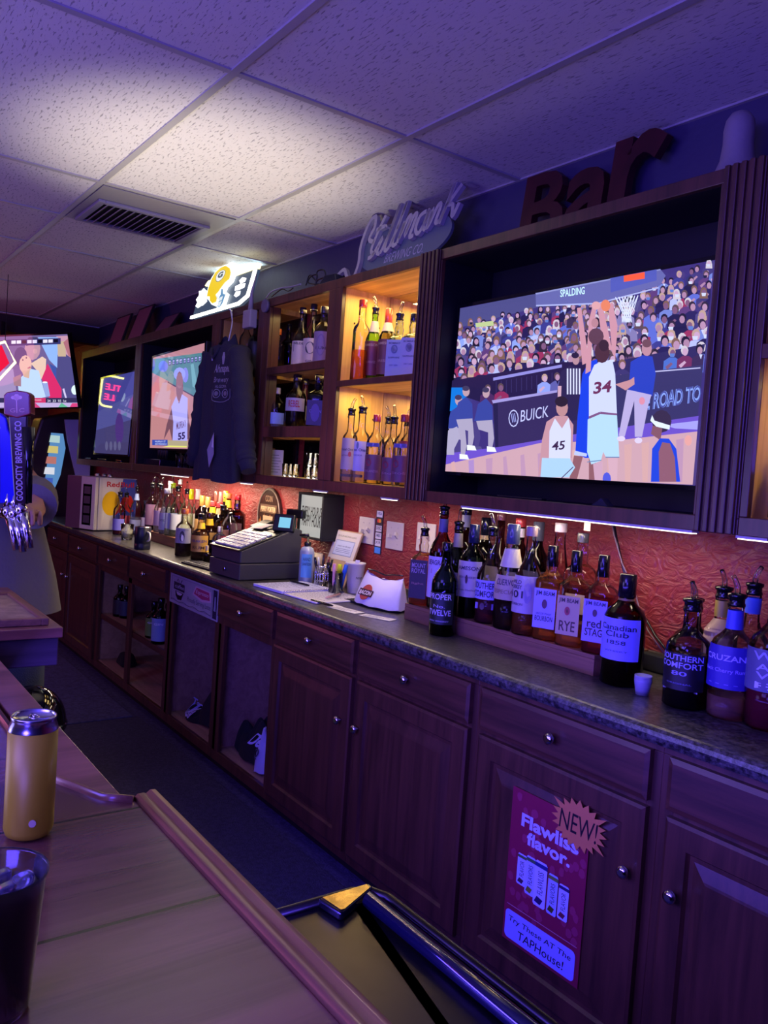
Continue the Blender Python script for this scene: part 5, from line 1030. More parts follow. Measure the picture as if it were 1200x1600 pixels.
def looseitem(name, label, cat, px, py, w_, h_, ang, c, th=.0012, group=None, z=CT, text=None):
    q = P(px, py, z=z); M = rotz(q, ang); m = MB(); lbox(m, M, -w_/2, -h_/2, .0004, w_/2, h_/2, th, 0, c); o = m.build(name, matte)
    tag(o, label, cat, group)
    if text:
        m = MB()
        for i in range(text): lbox(m, M, -w_*.4, -h_*.35+i*h_*.7/text, th+.0001, w_*(.1+.25*((i*7) % 3)/2), -h_*.35+i*h_*.7/text+.003, th+.0003, 0, '606070')
        m.build('writing', matte, o)
    return o
looseitem('order_slip', 'white slip lying right of the notebook', 'paper', 540, 953, .16, .055, .15, 'd0cdd6', group='paper slips on the counter', text=3)
looseitem('order_slip', 'white slip nearest the counter edge below the zip bag', 'paper', 590, 965, .14, .05, .35, 'd4d2d8', group='paper slips on the counter', text=3)
looseitem('order_slip', 'white slip half under the pen right of the notebook', 'paper', 516, 945, .12, .045, .05, 'cccad4', .0009, group='paper slips on the counter')
looseitem('blue_card', 'pale blue paper sheet sticking out behind the zip bag', 'paper', 632, 934, .14, .10, .2, '8c9cd8', group=None)
looseitem('check_tray', 'flat black check holder under the white zip bag', 'tray', 592, 946, .28, .13, .12, '101018', .008)
for px, py, ang, c, lab, dz in ((520, 933, -1.0, 'c8a0a8', 'pink pen lying on the notebook', .0125), (528, 930, -.9, '15151a', 'black pen lying on the right notebook page', .0125), (503, 944, .1, '101014', 'black pen across the slips beside the notebook', .003), (468, 913, .12, '181820', 'black pen at the top of the left notebook page', .014)):
    q = P(px, py, z=CT+dz); d_ = Vector((math.cos(ang), math.sin(ang), 0)); q.z = CT+dz+.0052; m = MB(); m.tube([q-d_*.07, q+d_*.05, q+d_*.066, q+d_*.072], [.0045, .005, .0035, .001], 10, c=c); tag(m.build('pen', gloss), lab, 'pen', 'pens lying on the counter')
# white zip bag
qb = P(592, 946, z=CT+.009); t = thing('zip_bag', 'white canvas zip bag with a red and dark logo', 'bag', qb)
M = rotz((qb.x, qb.y+.01, CT+.0085), .10)
def bagf(u, v):
    th = 2*PI*u; k = v; hx_ = .128*(1-.16*k)*(1-.03*math.sin(3*th)); hy_ = .055*(1-k**1.5)+.006
    return M @ Vector((hx_*max(-1, min(1, 1.15*math.cos(th))), hy_*math.sin(th)+.012*k, .115*k+(.012*math.cos(2*th)*k)+.002*math.sin(9*th)))
m = MB(); m.grid(bagf, 36, 8, 0, 'd4d0d8'); m.prism([(math.cos(2*PI*i/24)*.125, math.sin(2*PI*i/24)*.058) for i in range(24)], lambda x, y, z: M @ Vector((x, y, z)), .0002, .002, 0, 'd4d0d8'); m.build('bag', cloth, t)
m = MB(); m.tube([M @ Vector((-.104+.208*i/8, .012, .1205+.012*abs(math.cos(PI*i/8)))) for i in range(9)], .003, 6, c='202024'); m.build('zipper', gloss, t)
fl2 = lambda u, v, w=0: M @ Vector((-.085+u, -.060+v*.50-w, .012+v*.86))
m = MB(); m.prism(ellipse(.035, .042, .030, .034, 24), fl2, .001, .002, 0, 'b04838'); m.prism([(-.005, .028), (.078, .024), (.078, .052), (-.005, .056)], fl2, .0022, .003, 0, '401c28'); m.text('BACON', lambda u, v, w=0: fl2(.0+u, .031+v, .0034), .07, .018, 'e8dcd0', bold=.03); m.build('logo', paint, t)
# cup stack, shot cup
x_ = XA(377, 2.0, 1.0)
for i in range(7):
    m = MB(); m.lathe([(.001, .001), (.026, .001), (.033, .055), (.0345, .056), (.0335, .058), (.025, .004), (.001, .004)], x_, 2.0, .9745+i*.0085, 24, cap=False)
    tag(m.build('clear_cup', plasticclear), 'clear plastic cup nested in the stack by the till', 'cup', 'nested cups in the stack by the till')
q = P(1003, 1085, z=CT)
for i in range(3): tag(MB().lathe([(.001, 0), (.0165, 0), (.0225, .036), (.0225, .042), (.0215, .042), (.0155, .003), (.001, .003)], q.x, q.y, CT+i*.0045, 28, cap=False).build('portion_cup', mat('frosted_plastic', 'a8a8c8', .35, trans=.2) if i == 0 else MT['frosted_plastic']), 'small frosted portion cup in the stack beside the whiskey', 'cup', 'nested portion cups')
# things on the wall
def plate(px0, py0, px1, py1, label, lower=None):
    a = P(px0, py0, y=YW-.008); b2 = P(px1, py1, y=YW-.008); cx = (a.x+b2.x)/2; cz = (a.z+b2.z)/2; t = thing('switch_plate', label, 'light switch', (cx, YW-.004, cz), 0, 'double light switches on the red wall')
    MB().box(cx-.060, YW-.008, cz-.060, cx+.060, YW-.0008, cz+.060).build('plate', mat('ivory_plastic', 'c8c0a8', .4) if 'ivory_plastic' not in MT else MT['ivory_plastic'], t, bev=.002)
    for s_ in (-.024, .024):
        m = MB(); m.obox((cx+s_-.006, YW-.0085, cz-.012), (.012, 0, 0), (0, -.016, .004+.012*(s_ > 0)), (0, .004, .014)); m.build('toggle', MT['ivory_plastic'], t, bev=.001)
        for z in (-.035, .035): MB().tube([(cx+s_, YW-.0081, cz+z), (cx+s_, YW-.0095, cz+z)], .003, 8).build('screw', MT['ivory_plastic'], t)
plate(559, 808, 585, 850, 'double switch plate left of the card sticker strip'); plate(602, 815, 630, 860, 'double switch plate right of the card sticker strip'); plate(651, 819, 679, 862, 'double switch plate partly hidden behind the tall bottles')
a = P(588, 797, y=YW-.002); b2 = P(601, 868, y=YW-.002)
t = thing('sticker_strip', 'vertical strip of payment card stickers on the wall', 'sticker', ((a.x+b2.x)/2, YW, (a.z+b2.z)/2)); x0 = a.x+.005; wS = .052; zt, zb_ = a.z, b2.z
m = MB(); m.box(x0, YW-.003, zb_, x0+wS, YW-.0006, zt, 0, '201c28'); m.build('backing', paint, t)
m = MB(); hS = (zt-zb_)/6; wl = plane((x0, YW-.0035, zb_), (1, 0, 0), (0, 0, 1), .0002)
for i, (c, s_, tc_) in enumerate((('4890d0', '', '202020'), ('d8d4cc', 'JCB', '404048'), ('d8d4cc', 'AMEX', '506070'), ('c8c4c0', 'DISC', '504848'), ('30202c', '', ''), ('dcd8d8', 'VISA', '203070'))):
    pz = i*hS+.003; m.add([wl(.004, pz), wl(wS-.004, pz), wl(wS-.004, pz+hS-.005), wl(.004, pz+hS-.005)], [(0, 1, 2, 3)], 0, c)
    if s_: m.text(s_, lambda u, v, w=0: wl(.008+u, pz+.009+v, .0004), wS-.016, .014, tc_, bold=.02)
    if i == 4:
        for cx, cc in ((.02, 'd83028'), (.032, 'e8a028')): m.add([wl(cx+.009*math.cos(k*PI/8), pz+.016+.009*math.sin(k*PI/8), .0004+cx*.01) for k in range(16)], [tuple(range(16))], 0, cc)
m.build('card_logos', paint, t, recalc=False)
# lit board
a = P(467, 773, y=2.0); b2 = P(500, 842, y=2.0); c2 = P(497, 775, y=2.0)
x0, x1, z0, z1 = XA(466, 2.0, 1.2), XA(501, 2.0, 1.2), ZA(842, XA(500, 2.0, 1.12), 2.0), ZA(772, a.x, 2.0)
t = thing('happy_hour_board', 'lit white message board in a deep black frame on the wall', 'sign', ((x0+x1)/2, YW, (z0+z1)/2))
m = MB(); m.box(x0-.012, 2.0, z0-.012, x1+.012, 2.118, z0); m.box(x0-.012, 2.0, z1, x1+.012, 2.118, z1+.012); m.box(x0-.012, 2.0, z0, x0, 2.118, z1); m.box(x1, 2.0, z0, x1+.012, 2.118, z1); m.build('frame', blackmt, t, bev=.002)
MB().box(x0, 2.012, z0, x1, 2.118, z1, 0, 'b8b8b4').build('light_panel', softglow, t)
m = MB(); wb = plane((x0, 2.012, z0), (1, 0, 0), (0, 0, 1)); wW = x1-x0
m.text('EVERY HOUR IS', lambda u, v, w=0: wb(wW*.07+u, (z1-z0)*.50+v), wW*.86, .045, '101014', bold=.015); m.text('HAPPY HOUR', lambda u, v, w=0: wb(wW*.09+u, (z1-z0)*.24+v), wW*.82, .055, '101014', bold=.015); m.build('lettering', paint, t, recalc=False)
# oval beer sign
cx = P(418, 805, y=YW-.02).x; z0 = ZA(850, cx, YW-.02); z1 = ZA(762, cx, YW-.02); rx = abs(P(436, 805, y=YW).x-P(400, 800, y=YW).x)/2; cz = (z0+z1)/2; rzz = (z1-z0)/2
t = thing('oval_sign', 'dark oval porter sign with flames and a tan glass on the red wall', 'sign', (cx, YW, cz)); fo = lambda u, v, w=0: Vector((cx+u*rx, YW-.001-w, cz+v*rzz))
m = MB(); m.prism(ellipse(0, 0, 1, 1, 40), fo, 0, .014, 0, '382420'); m.build('plaque', gloss, t)
m = MB(); ring = ellipse(0, 0, .94, .94, 40)
m.tube([fo(u, v, .015) for u, v in ring], .004, 6, c='8c7868', closed=True)
for i in range(9): u = -.8+i*.2; m.prism([(u-.10, -.5-.3*(1-abs(u))), (u+.10, -.5-.3*(1-abs(u))), (u+.05*(-1)**i, -.15+.1*(i % 3))], fo, .0145, .0155+.0001*i, 0, 'd08838')
m.prism([(-.3, -.80), (.3, -.80), (.42, .0), (-.42, .0)], fo, .016, .0175, 0, 'b09070'); m.prism([(-.7, .10), (.7, .10), (.7, .40), (-.7, .40)], fo, .016, .0172, 0, '5a3c28'); m.text('PERRY PORTER', lambda u, v, w=0: fo(-.62+u, .15+v, .0180), 1.24, .18, 'e0c090', bold=.02)
m.text('ODIN', lambda u, v, w=0: fo(-.3+u, .5+v, .0155), .6, .22, 'a07858')
m.build('artwork', paint, t)
# cable and plug on the right, tag under the cabinet, wires
c1 = [P(x, y, y=2.10) for x, y in ((958, 812), (965, 850), (978, 905), (990, 940), (1008, 965), (1025, 995))]; c1.append(P(1046, 1022, y=2.06))
t = tag(MB().tube([Vector((p.x, min(p.y, 2.088), p.z)) for p in cr_([tuple(p) for p in c1], 5)] if False else c1, .004, 8, c='201a20').build('power_cable', gloss), 'dark cable running down the red wall behind the whiskey', 'cable', 'wall cables')
c1 = [P(x, y, y=2.095) for x, y in ((955, 812), (960, 838), (972, 880), (992, 925), (1000, 955), (1012, 985), (1040, 1024))]
tag(MB().tube(c1, .0025, 8, c='8a7070').build('power_cable', gloss), 'thin pale cable looping beside the dark one on the wall', 'cable', 'wall cables')
m = MB(); q = P(918, 820, y=1.95); m.box(q.x-.012, 1.949, q.z-.018, q.x+.012, 1.9495, q.z+.018, c='d8c8a8'); m.tube([(q.x, 1.949, q.z+.015), (q.x+.02, 1.95, 1.354)], .0012, 5, c='d8c8a8'); tag(m.build('paper_tag', matte), 'small cream tag hanging under the big television cabinet', 'tag')
bk = P(1027, 1050, z=CT+.001); t = tag(MB().prism([(bk.x-.075, bk.y-.02), (bk.x+.05, bk.y-.02), (bk.x+.03, bk.y+.03), (bk.x-.075, bk.y+.03)], lambda x, y, z: (x, min(y, 2.09), z), CT+.0005, CT+.055).build('power_brick', blackmt, bev=.006), 'black power adapter on the counter behind the portion cups', 'adapter')
# cafe sign on the open cabinet
za, zb2 = .700, .852; xa, xb = -4.085, -3.485
t = thing('cafe_sign', 'white printed cafe sign screwed under the counter, in place of a drawer', 'sign', ((xa+xb)/2, YF-.01, za)); ws = plane((xa, YF-.0055, za), (1, 0, 0), (0, 0, 1), 0); wH = zb2-za; wW = xb-xa
MB().box(xa, YF-.005, za, xb, YF-.0008, zb2, 0, 'a8a8b0').build('panel', gloss, t, bev=.001)
m = MB(); A_ = lambda pts, c, w: m.add([ws(u*wW, v*wH, w) for u, v in pts], [tuple(range(len(pts)))], 0, c)
A_([(.03, .1), (.9, .1), (.9, .94), (.03, .94)], '8c8c98', .0003); A_([(.05, .12), (.88, .12), (.88, .92), (.05, .92)], 'a4a4aa', .0005)
A_([(.09, .5), (.33, .48), (.33, .74), (.09, .76)], '3c3848', .0007); A_([(.13, .46), (.31, .44), (.27, .2), (.19, .18), (.14, .3)], '281424', .0008); A_([(.15, .44), (.29, .42), (.25, .34), (.18, .34)], 'c4c0c8', .0010); m.tube([ws(wW*(.16+.12*i/6), wH*(.78+.1*math.sin(i*1.4)), .001) for i in range(7)], .002, 5, c='3c3848')
A_([(.5, .55), (.56, .86), (.86, .84), (.88, .52), (.70, .42)], 'd0a8c0', .0007); A_([(.53, .6), (.58, .82), (.83, .80), (.85, .56), (.7, .5)], 'b04068', .0009)
m.text('coffee', lambda u, v, w=0: ws(wW*.12+u, wH*.56+v, .0012), wW*.2, .02, 'b8b8c4'); m.text('Espresso', lambda u, v, w=0: ws(wW*.57+u, wH*.6+v, .0012), wW*.25, .024, 'e8c8d8', shear=.2)
m.text('Proudly Serving Latte', lambda u, v, w=0: ws(wW*.40+u, wH*.22+v, .0012), wW*.47, .030, '4c4c54', shear=.1); A_([(.91, .06), (.985, .06), (.985, .95), (.91, .95)], '2c2c44', .0007); A_([(.93, .3), (.97, .3), (.96, .75), (.94, .75)], '8c8ca8', .0009)
m.tube([ws(wW*(.04+.84*i/14), wH*(.13+.03*math.sin(i*1.7)), .001) for i in range(15)], .0015, 5, c='444464'); m.build('print', gloss, t, recalc=False)
# poster on the door
tl, tr_, brr, bll = P(797, 1226, y=1.597), P(918, 1282, y=1.597), P(908, 1545, y=1.597), P(790, 1470, y=1.597)
x0 = (tl.x+bll.x)/2; x1 = (tr_.x+brr.x)/2; z1 = (tl.z+tr_.z)/2; z0 = (bll.z+brr.z)/2; wW = x1-x0; wH = z1-z0
t = thing('poster', 'maroon drink poster with cans and a note, taped to the cabinet door', 'poster', ((x0+x1)/2, 1.597, z0)); ws = plane((x0, 1.597, z0), (1, 0, 0), (0, 0, 1), 0)
MB().box(x0, 1.5962, z0, x1, 1.5972, z1, 0, '8c1c40').build('sheet', paint, t)
m = MB(); rr = random.Random(4)
for i in range(46): u, v = rr.uniform(.04, .96), rr.uniform(.2, .97); m.add([ws(wW*u+.012*math.cos(k*PI/4+i)*rr.uniform(.6, 1), wH*v+.012*math.sin(k*PI/4+i), .0012+.00001*i) for k in range(8)], [tuple(range(8))], 0, 'a03058')
pt_ = m.build('background_pattern', paint, t, recalc=False)
m = MB(); m.text('Flawliss', lambda u, v, w=0: ws(wW*.15+u, wH*.775+v, .002), wW*.74, wH*.085, 'c8c8f8', bold=.035); m.text('flavor.', lambda u, v, w=0: ws(wW*.24+u, wH*.675+v, .002), wW*.56, wH*.085, 'c8c8f8', bold=.035); m.build('headline', paint, t)
for i, (u, v0, v1, c) in enumerate(((.14, .40, .60, 'c0c8f0'), (.26, .37, .615, 'b8c4f0'), (.38, .335, .62, 'c8d0ff'), (.56, .335, .585, 'b0c0e8'), (.70, .345, .56, 'c0c8f8'))):
    w_ = .125 if i != 2 else .16
    m = MB(); m.add([ws(wW*(u+a*w_), wH*(v0+(v1-v0)*b2), .0022+.0004*i) for a, b2 in ((.1, 0), (.9, 0), (1, .04), (1, .95), (.88, 1), (.12, 1), (0, .95), (0, .04))], [tuple(range(8))], 0, c)
    m.add([ws(wW*(u+a*w_), wH*(v0+(v1-v0)*b2), .0024+.0004*i) for a, b2 in ((0, .86), (1, .86), (1, .95), (0, .95))], [(0, 1, 2, 3)], 0, ('506c40', '486c48', '202878', '6c8840', '302060')[i])
    m.add([ws(wW*(u+a*w_), wH*(v0+(v1-v0)*b2), .0024+.0004*i) for a, b2 in ((.1, .08), (.6, .05), (.8, .18), (.3, .22))], [(0, 1, 2, 3)], 0, ('402848', '7c8830', '281c58', '4c5420', '702840')[i])
    m.text('SUNNY CITRUS'[:9+i % 3] if False else ('FLAVOR', 'FLAVORS', 'FLAWLISS', 'FLAVORS', 'FLAVOR')[i], lambda a, b2, w=0: ws(wW*(u+w_*.75)-b2, wH*(v0+.28*(v1-v0))+a, .0026+.0004*i), wH*(v1-v0)*.5, wW*w_*.45, '202458'); m.build('printed_can', paint, t, recalc=False)
m = MB(); rp = []
for cx, cy, a0_ in ((.90, .05, -PI/2), (.90, .175, 0), (.08, .175, PI/2), (.08, .05, PI)): rp += [(cx+.05*math.cos(a0_+PI/2*k/5), cy+.03*math.sin(a0_+PI/2*k/5)) for k in range(6)]
m.add([ws(wW*u, wH*v, .002) for u, v in rp], [tuple(range(len(rp)))], 0, 'a4acff'); nt = m.build('note_panel', paint, t, recalc=False)
m = MB(); m.text('Try These AT The', lambda u, v, w=0: ws(wW*.08+u, wH*.125+v, .0024), wW*.82, wH*.045, '101028', shear=.1); m.text('TAPHouse!', lambda u, v, w=0: ws(wW*.22+u, wH*.05+v, .0024), wW*.6, wH*.055, '101028', shear=.1); m.build('handwriting', paint, nt)
m = MB(); m.add([ws(wW*u, wH*v, .002) for u, v in ((.04, .235), (.96, .235), (.96, .240), (.04, .240))], [(0, 1, 2, 3)], 0, 'c08098'); m.build('divider_line', paint, t, recalc=False)
qs = P(903, 1290, y=1.592); sc = .078; bs_ = []
for i in range(40): a = 2*PI*i/40; r_ = (1.0 if i % 2 == 0 else .76)*(1.18 if i in (36, 4, 16) else 1); bs_.append((qs.x+sc*1.12*r_*math.cos(a), qs.z+sc*.82*r_*math.sin(a)))
t = thing('starburst', 'orange paper starburst stuck over the maroon poster corner', 'paper tag', (qs.x, 1.592, qs.z)); MB().prism(bs_, lambda x, z, y: (x, y, z), 1.5925, 1.5932, 0, 'd88850').build('paper', paint, t)
m = MB(); st_ = plane((qs.x-.06, 1.5925, qs.z-.025), (1, 0, 0), (0, 0, 1), 0); m.text('NEW!', lambda u, v, w=0: st_(u, v, .0006), .12, .05, '201820', shear=.1); m.build('handwriting', paint, t, recalc=False)
# ---------------- bottles ----------------
PROF = {   # (radius fraction, height fraction) of the glass
 'std': [(.9, 0), (1, .02), (1, .60), (.97, .65), (.85, .70), (.55, .755), (.37, .80), (.34, .86), (.33, .985), (.38, .99), (.38, 1)],
 'wine': [(.9, 0), (1, .02), (1, .58), (.96, .63), (.78, .70), (.50, .76), (.37, .81), (.34, .97), (.38, .975), (.38, 1)],
 'long': [(.9, 0), (1, .02), (1, .50), (.95, .56), (.75, .63), (.45, .71), (.34, .78), (.31, .97), (.36, .975), (.36, 1)],
 'taper': [(.9, 0), (1, .02), (1, .42), (.9, .52), (.62, .68), (.42, .84), (.36, .97), (.41, .975), (.41, 1)],
 'square': [(.92, 0), (1, .02), (1, .63), (.96, .67), (.7, .715), (.42, .75), (.36, .78), (.42, .86), (.34, .90), (.34, .985), (.37, .99), (.37, 1)],
 'round': [(.8, 0), (1, .06), (1, .50), (.96, .60), (.8, .70), (.5, .78), (.30, .83), (.27, .98), (.32, .985), (.32, 1)],
 'slim': [(.92, 0), (1, .015), (.96, .66), (.86, .70), (.5, .755), (.42, .80), (.42, .985), (.46, .99), (.46, 1)]}
def rad(prof, h):
    for (r0, h0), (r1, h1) in zip(prof, prof[1:]):
        if h0 <= h <= h1: return r0+(r1-r0)*(h-h0)/max(1e-6, h1-h0)
    return prof[-1][0]
RSC = 1.1
def bottle(px, y, z0, ptop, R, style, g, liq, fill, lab, top, topc, label, group=None, txt=(), sq=2.0, ay=1.0, labc=None, turn=0, H=None, name='liquor_bottle', collar=None, parent=None, xx=None, span=1.15, deco=None):
    x = XA(px, y, z0+.1) if xx is None else xx
    if H is None: H = ZA(ptop, x, y)-z0
    if y < 2.1:
        for lo_, hi_, zz in ((-2.95, -2.425, 1.39), (-4.17, -3.056, 1.39), (-1.065, -.47, 1.39)):
            if z0 > zz and lo_-.05 < x < hi_+.05: x = max(lo_+R*RSC*1.2+.004, min(hi_-R*RSC*1.2-.004, x))
        if z0 < .8: x = max(-5.32+R*RSC+.004, min(-4.115-R*RSC-.004, x))
    t = thing(name, label, 'bottle', (x, y, z0), 0, group); pr = PROF[style]; face = math.atan2(-y, -x)+(turn or (-.34 if x > -3 else -.2)); R = R*RSC; seg = 28 if H > .2 else 20
    if sq == 2 and style == 'square': sq = 4.5
    if sq > 2: rotb = face
    else: rotb = 0
    q_ = lambda th: 1 if sq == 2 else (abs(math.cos(th))**sq+abs(math.sin(th))**sq)**(-1/sq)
    m = MB(); m.lathe([(r_*R, h*H) for r_, h in pr], x, y, z0+.0006, seg, n=sq, ax=ay if sq > 2 else 1, ay=1, rot=rotb); m.build('glass', glass(g), t)
    if liq and fill > 0:
        hs = [h for _, h in pr if .02 < h < fill]+[fill]
        m = MB(); m.lathe([(rad(pr, .02)*R*.93, .012*H+.001)]+[(rad(pr, h)*R*.94, h*H) for h in hs], x, y, z0+.0006, seg, n=sq, ax=ay if sq > 2 else 1, ay=1, rot=rotb); m.build('liquid', liquid(liq), t)
    def surf(u, z, off=.0012):        # u = arc length to the right, z = height
        th = u/R; r_ = rad(pr, z/H)*R
        if sq > 2:      # flat front: walk along the front face
            hw = R*.93
            if abs(u) <= hw: lx = r_*ay+off; ly = u
            else: e_ = abs(u)-hw; ly = math.copysign(R+off, u); lx = r_*ay-e_
            # camera right is -tangent
            return Vector((x+lx*math.cos(face)+(-ly)*-math.sin(face)*1.0, y+lx*math.sin(face)+(-ly)*math.cos(face)*1.0, z0+z)) if False else Vector((x+lx*math.cos(face)-ly*math.sin(face), y+lx*math.sin(face)+ly*math.cos(face), z0+z))
        return Vector((x+(r_+off)*math.cos(face+th), y+(r_+off)*math.sin(face+th), z0+z))
    lo = None
    if lab:
        z_a, z_b, lc = lab; hw = span*R if sq == 2 else R*.84
        m = MB(); m.grid(lambda u, v: surf((u-.5)*2*hw, (z_a+(z_b-z_a)*v)*H), 14, 6, 0, lc); lo = m.build('label', paint, t, recalc=False)
        if txt:
            m = MB()
            for s_, c, v0, v1, wf, *o in txt:
                zz = z_a+(z_b-z_a)*v0; hh = (v1-v0)*(z_b-z_a)*H; ww = 2*hw*wf; u0 = -ww/2+(o[0]*hw if o else 0)
                m.text(s_, lambda u, v, w=0: surf(u0+u, zz*H+v, .0019), ww, hh, c, bold=.015)
            m.build('lettering', paint, lo, recalc=False)
    if deco:
        m = MB()
        for kind, u, v, a, b2, c in deco:
            pts = ellipse(0, 0, 1, 1, 16) if kind == 'e' else [(-1, -1), (1, -1), (1, 1), (-1, 1)]
            m.add([surf((u+a*p)*R, (v+b2*q2)*H, .0023) for p, q2 in pts], [tuple(range(len(pts)))], 0, c)
        m.build('label_emblem', paint, lo or t, recalc=False)
    rn = pr[-1][0]*R
    if collar: m = MB(); m.lathe([(rad(pr, collar[0])*R+.0012, collar[0]*H), (rad(pr, collar[1])*R+.0012, collar[1]*H)], x, y, z0, 20, cap=False, c=collar[2]); m.build('neck_sleeve', paint, t)
    zt = z0+H+.0008
    if top == 'pour':
        m = MB(); m.lathe([(rn*.86, 0), (rn*1.06, .001), (rn*1.06, .006), (rn*.95, .010), (rn*.95, .020), (rn*1.15, .023), (rn*1.15, .030), (rn*.5, .033)], x, y, zt, 18, c=topc or '0c0c10'); m.build('pourer_collar', gloss, t)
        a_ = face+(px % 7-3)*.5; sx, sy = math.cos(a_), math.sin(a_)
        m = MB(); m.tube([(x, y, zt+.032), (x+.001*sx, y+.001*sy, zt+.048), (x+.008*sx, y+.008*sy, zt+.064), (x+.014*sx, y+.014*sy, zt+.074)], [.007, .0065, .006, .0055], 10); m.build('spout', plasticclear, t)
    elif top == 'cap':
        m = MB(); m.lathe([(rn*1.08, -.012), (rn*1.1, -.011), (rn*1.1, .016), (rn*1.02, .018)], x, y, zt, 20, c=topc); m.build('cap', gloss, t)
    elif top == 'tall':
        m = MB(); m.lathe([(rn*1.06, -.05), (rn*1.12, -.049), (rn*1.06, .012), (rn*.95, .014)], x, y, zt, 20, c=topc); m.build('cap', gloss, t)
    return t
G1 = 'bottles on the right riser'; ZB1 = .9746
W = 'e6eef0'
# front row, right riser
bottle(659, 1.885, ZB1, 838, .036, 'square', 'e8dcd4', 'b85a24', .58, (.10, .66, '2c2028'), 'pour', None, 'square amber whiskey bottle with a black arched label, leftmost on the right riser', G1, [('MOUNT', 'b0a0a8', .80, .92, .8), ('ROYAL', 'b0a0a8', .66, .78, .8), ('light', '9c7060', .35, .42, .7)])
bottle(687, 1.90, ZB1, 805, .040, 'wine', '5a2c20', '501c10', .6, (.12, .56, 'c4bcd8'), 'pour', None, 'brown bottle with a white label and big red 7 beside the square amber one', G1, [('7', 'b02430', .05, .70, .5, .1), ('SEAGRAM', '403850', .80, .92, .7)], collar=(.82, .96, '5a5c80'))
bottle(711, 1.90, ZB1, 829, .038, 'wine', '2c3a30', '1c2018', .5, (.18, .5, '9c94b0'), 'pour', None, 'dark bottle with a pale label directly behind the green bottle', G1, (), collar=(.80, .97, '8a8478'))
bottle(735, 1.89, ZB1, 826, .041, 'std', '1e3626', '14241a', .6, (.24, .64, 'c8c4b0'), 'tall', '1c2440', 'dark green bottle with a cream label and navy neck', G1, [('JAMESON', '2c2c48', .72, .86, .86), ('IRISH WHISKEY', '706c60', .52, .58, .6), ('Triple Distilled', '706c60', .16, .22, .6)], deco=[('e', 0, .44, .10, .05, '4c2c28')])
bottle(764, 1.885, ZB1, 838, .041, 'long', W, '5c1c24', .38, (.28, .50, 'a8a4e0'), 'pour', None, 'clear bottle with a blue white label and red drink between green and tan labels', G1, [('SOUTHERN', '2c2c50', .55, .88, .9), ('COMFORT', '2c2c50', .12, .45, .85)], deco=[('r', 0, .20, .75, .035, 'a090c4'), ('e', -.1, .20, .18, .04, '503048')])
bottle(795, 1.875, ZB1, 826, .044, 'taper', W, '2c1810', .34, (.30, .54, 'b8a890'), 'tall', '4c566c', 'wide shouldered clear bottle with a torn tan label and grey blue neck', G1, [('CUERVO', '40384c', .6, .85, .6), ('ESPECIAL', '8c7860', .25, .42, .7)], collar=(.62, .80, 'd0ccb0'))
bottle(823, 1.865, ZB1, 832, .041, 'long', W, '90401c', .28, (.22, .58, 'b8b0b8'), 'cap', 'a08c8c', 'clear bourbon bottle with a pale bird label marked 101', G1, [('WILD', '40384c', .78, .88, .4, -.5), ('TURKEY', '40384c', .64, .75, .45, -.5), ('101', '30283c', .40, .60, .5, -.45), ('BOURBON', '605868', .2, .27, .5, -.45)], deco=[('e', .35, .42, .28, .10, '9c94b0'), ('e', .3, .5, .2, .06, 'a8a0a8')])
bottle(858, 1.88, ZB1, 860, .0375, 'square', 'ead8c4', 'c06a20', .66, (.14, .58, 'a8a4f0'), 'tall', '121218', 'square bourbon bottle full of amber with a lavender white label', G1, [('JIM BEAM', '201c30', .80, .94, .85), ('KENTUCKY STRAIGHT', '504868', .34, .39, .7), ('BOURBON', '302848', .18, .31, .8)], deco=[('e', 0, .41, .20, .052, '5c2c40')])
bottle(895, 1.885, ZB1, 868, .0375, 'square', 'e8e0d4', 'c87030', .26, (.13, .56, 'c8b488'), 'tall', '121218', 'square bottle with a cream rye label and little liquid', G1, [('JIM BEAM', '40302c', .80, .94, .85), ('RYE', '50341c', .10, .36, .7)], deco=[('e', -.05, .395, .20, .048, 'b04040'), ('e', -.05, .395, .10, .024, 'd8c0a0')])
bottle(937, 1.885, ZB1, 875, .0375, 'square', 'e8d4d0', '8c2420', .62, (.13, .58, '9c94ec'), 'tall', '121218', 'square bottle of red liquor with a lavender stag label', G1, [('JIM BEAM', '302848', .84, .96, .85), ('red', '301828', .34, .54, .6), ('STAG', '301828', .14, .32, .75)], deco=[('e', 0, .44, .17, .04, '502c40')])
# back row, right riser
bottle(722, 2.03, ZB1, 800, .042, 'std', '26241f', '191511', .6, (.3, .6, '5c5868'), 'cap', '101014', 'tall black bottle with a black cap and grey neck label in the back row', G1, (), collar=(.84, .97, '8c8c90'))
bottle(753, 2.03, ZB1, 815, .042, 'std', '203026', '141c16', .6, (.3, .6, '7c7468'), 'tall', '14141c', 'dark green back row bottle with a gold striped black neck', G1, (), collar=(.80, .9, 'b09860'))
bottle(776, 2.03, ZB1, 808, .04, 'long', '5c3a34', '3c1c18', .5, (.25, .5, '6c5c60'), 'cap', '7c4848', 'dark bottle with a dull red cap in the back row behind the blue white label', G1)
bottle(806, 2.03, ZB1, 818, .04, 'wine', '40302c', '281814', .5, (.2, .5, '584c58'), 'cap', 'b83838', 'dark back row bottle with a bright red and white cap', G1, (), collar=(.86, .95, 'd0c8c8'))
bottle(834, 2.03, ZB1, 822, .043, 'wine', '24201f', '181210', .6, (.2, .55, '3c3444'), 'tall', '4c5058', 'black wine shaped bottle with a long grey capsule in the back row', G1)
bottle(868, 2.02, ZB1, 826, .040, 'taper', 'ecdcd0', '8c2c24', .38, (.2, .42, 'c0b0a8'), 'cap', 'd8c8b8', 'clear sloping back row bottle with red liquor and a cork top', G1)
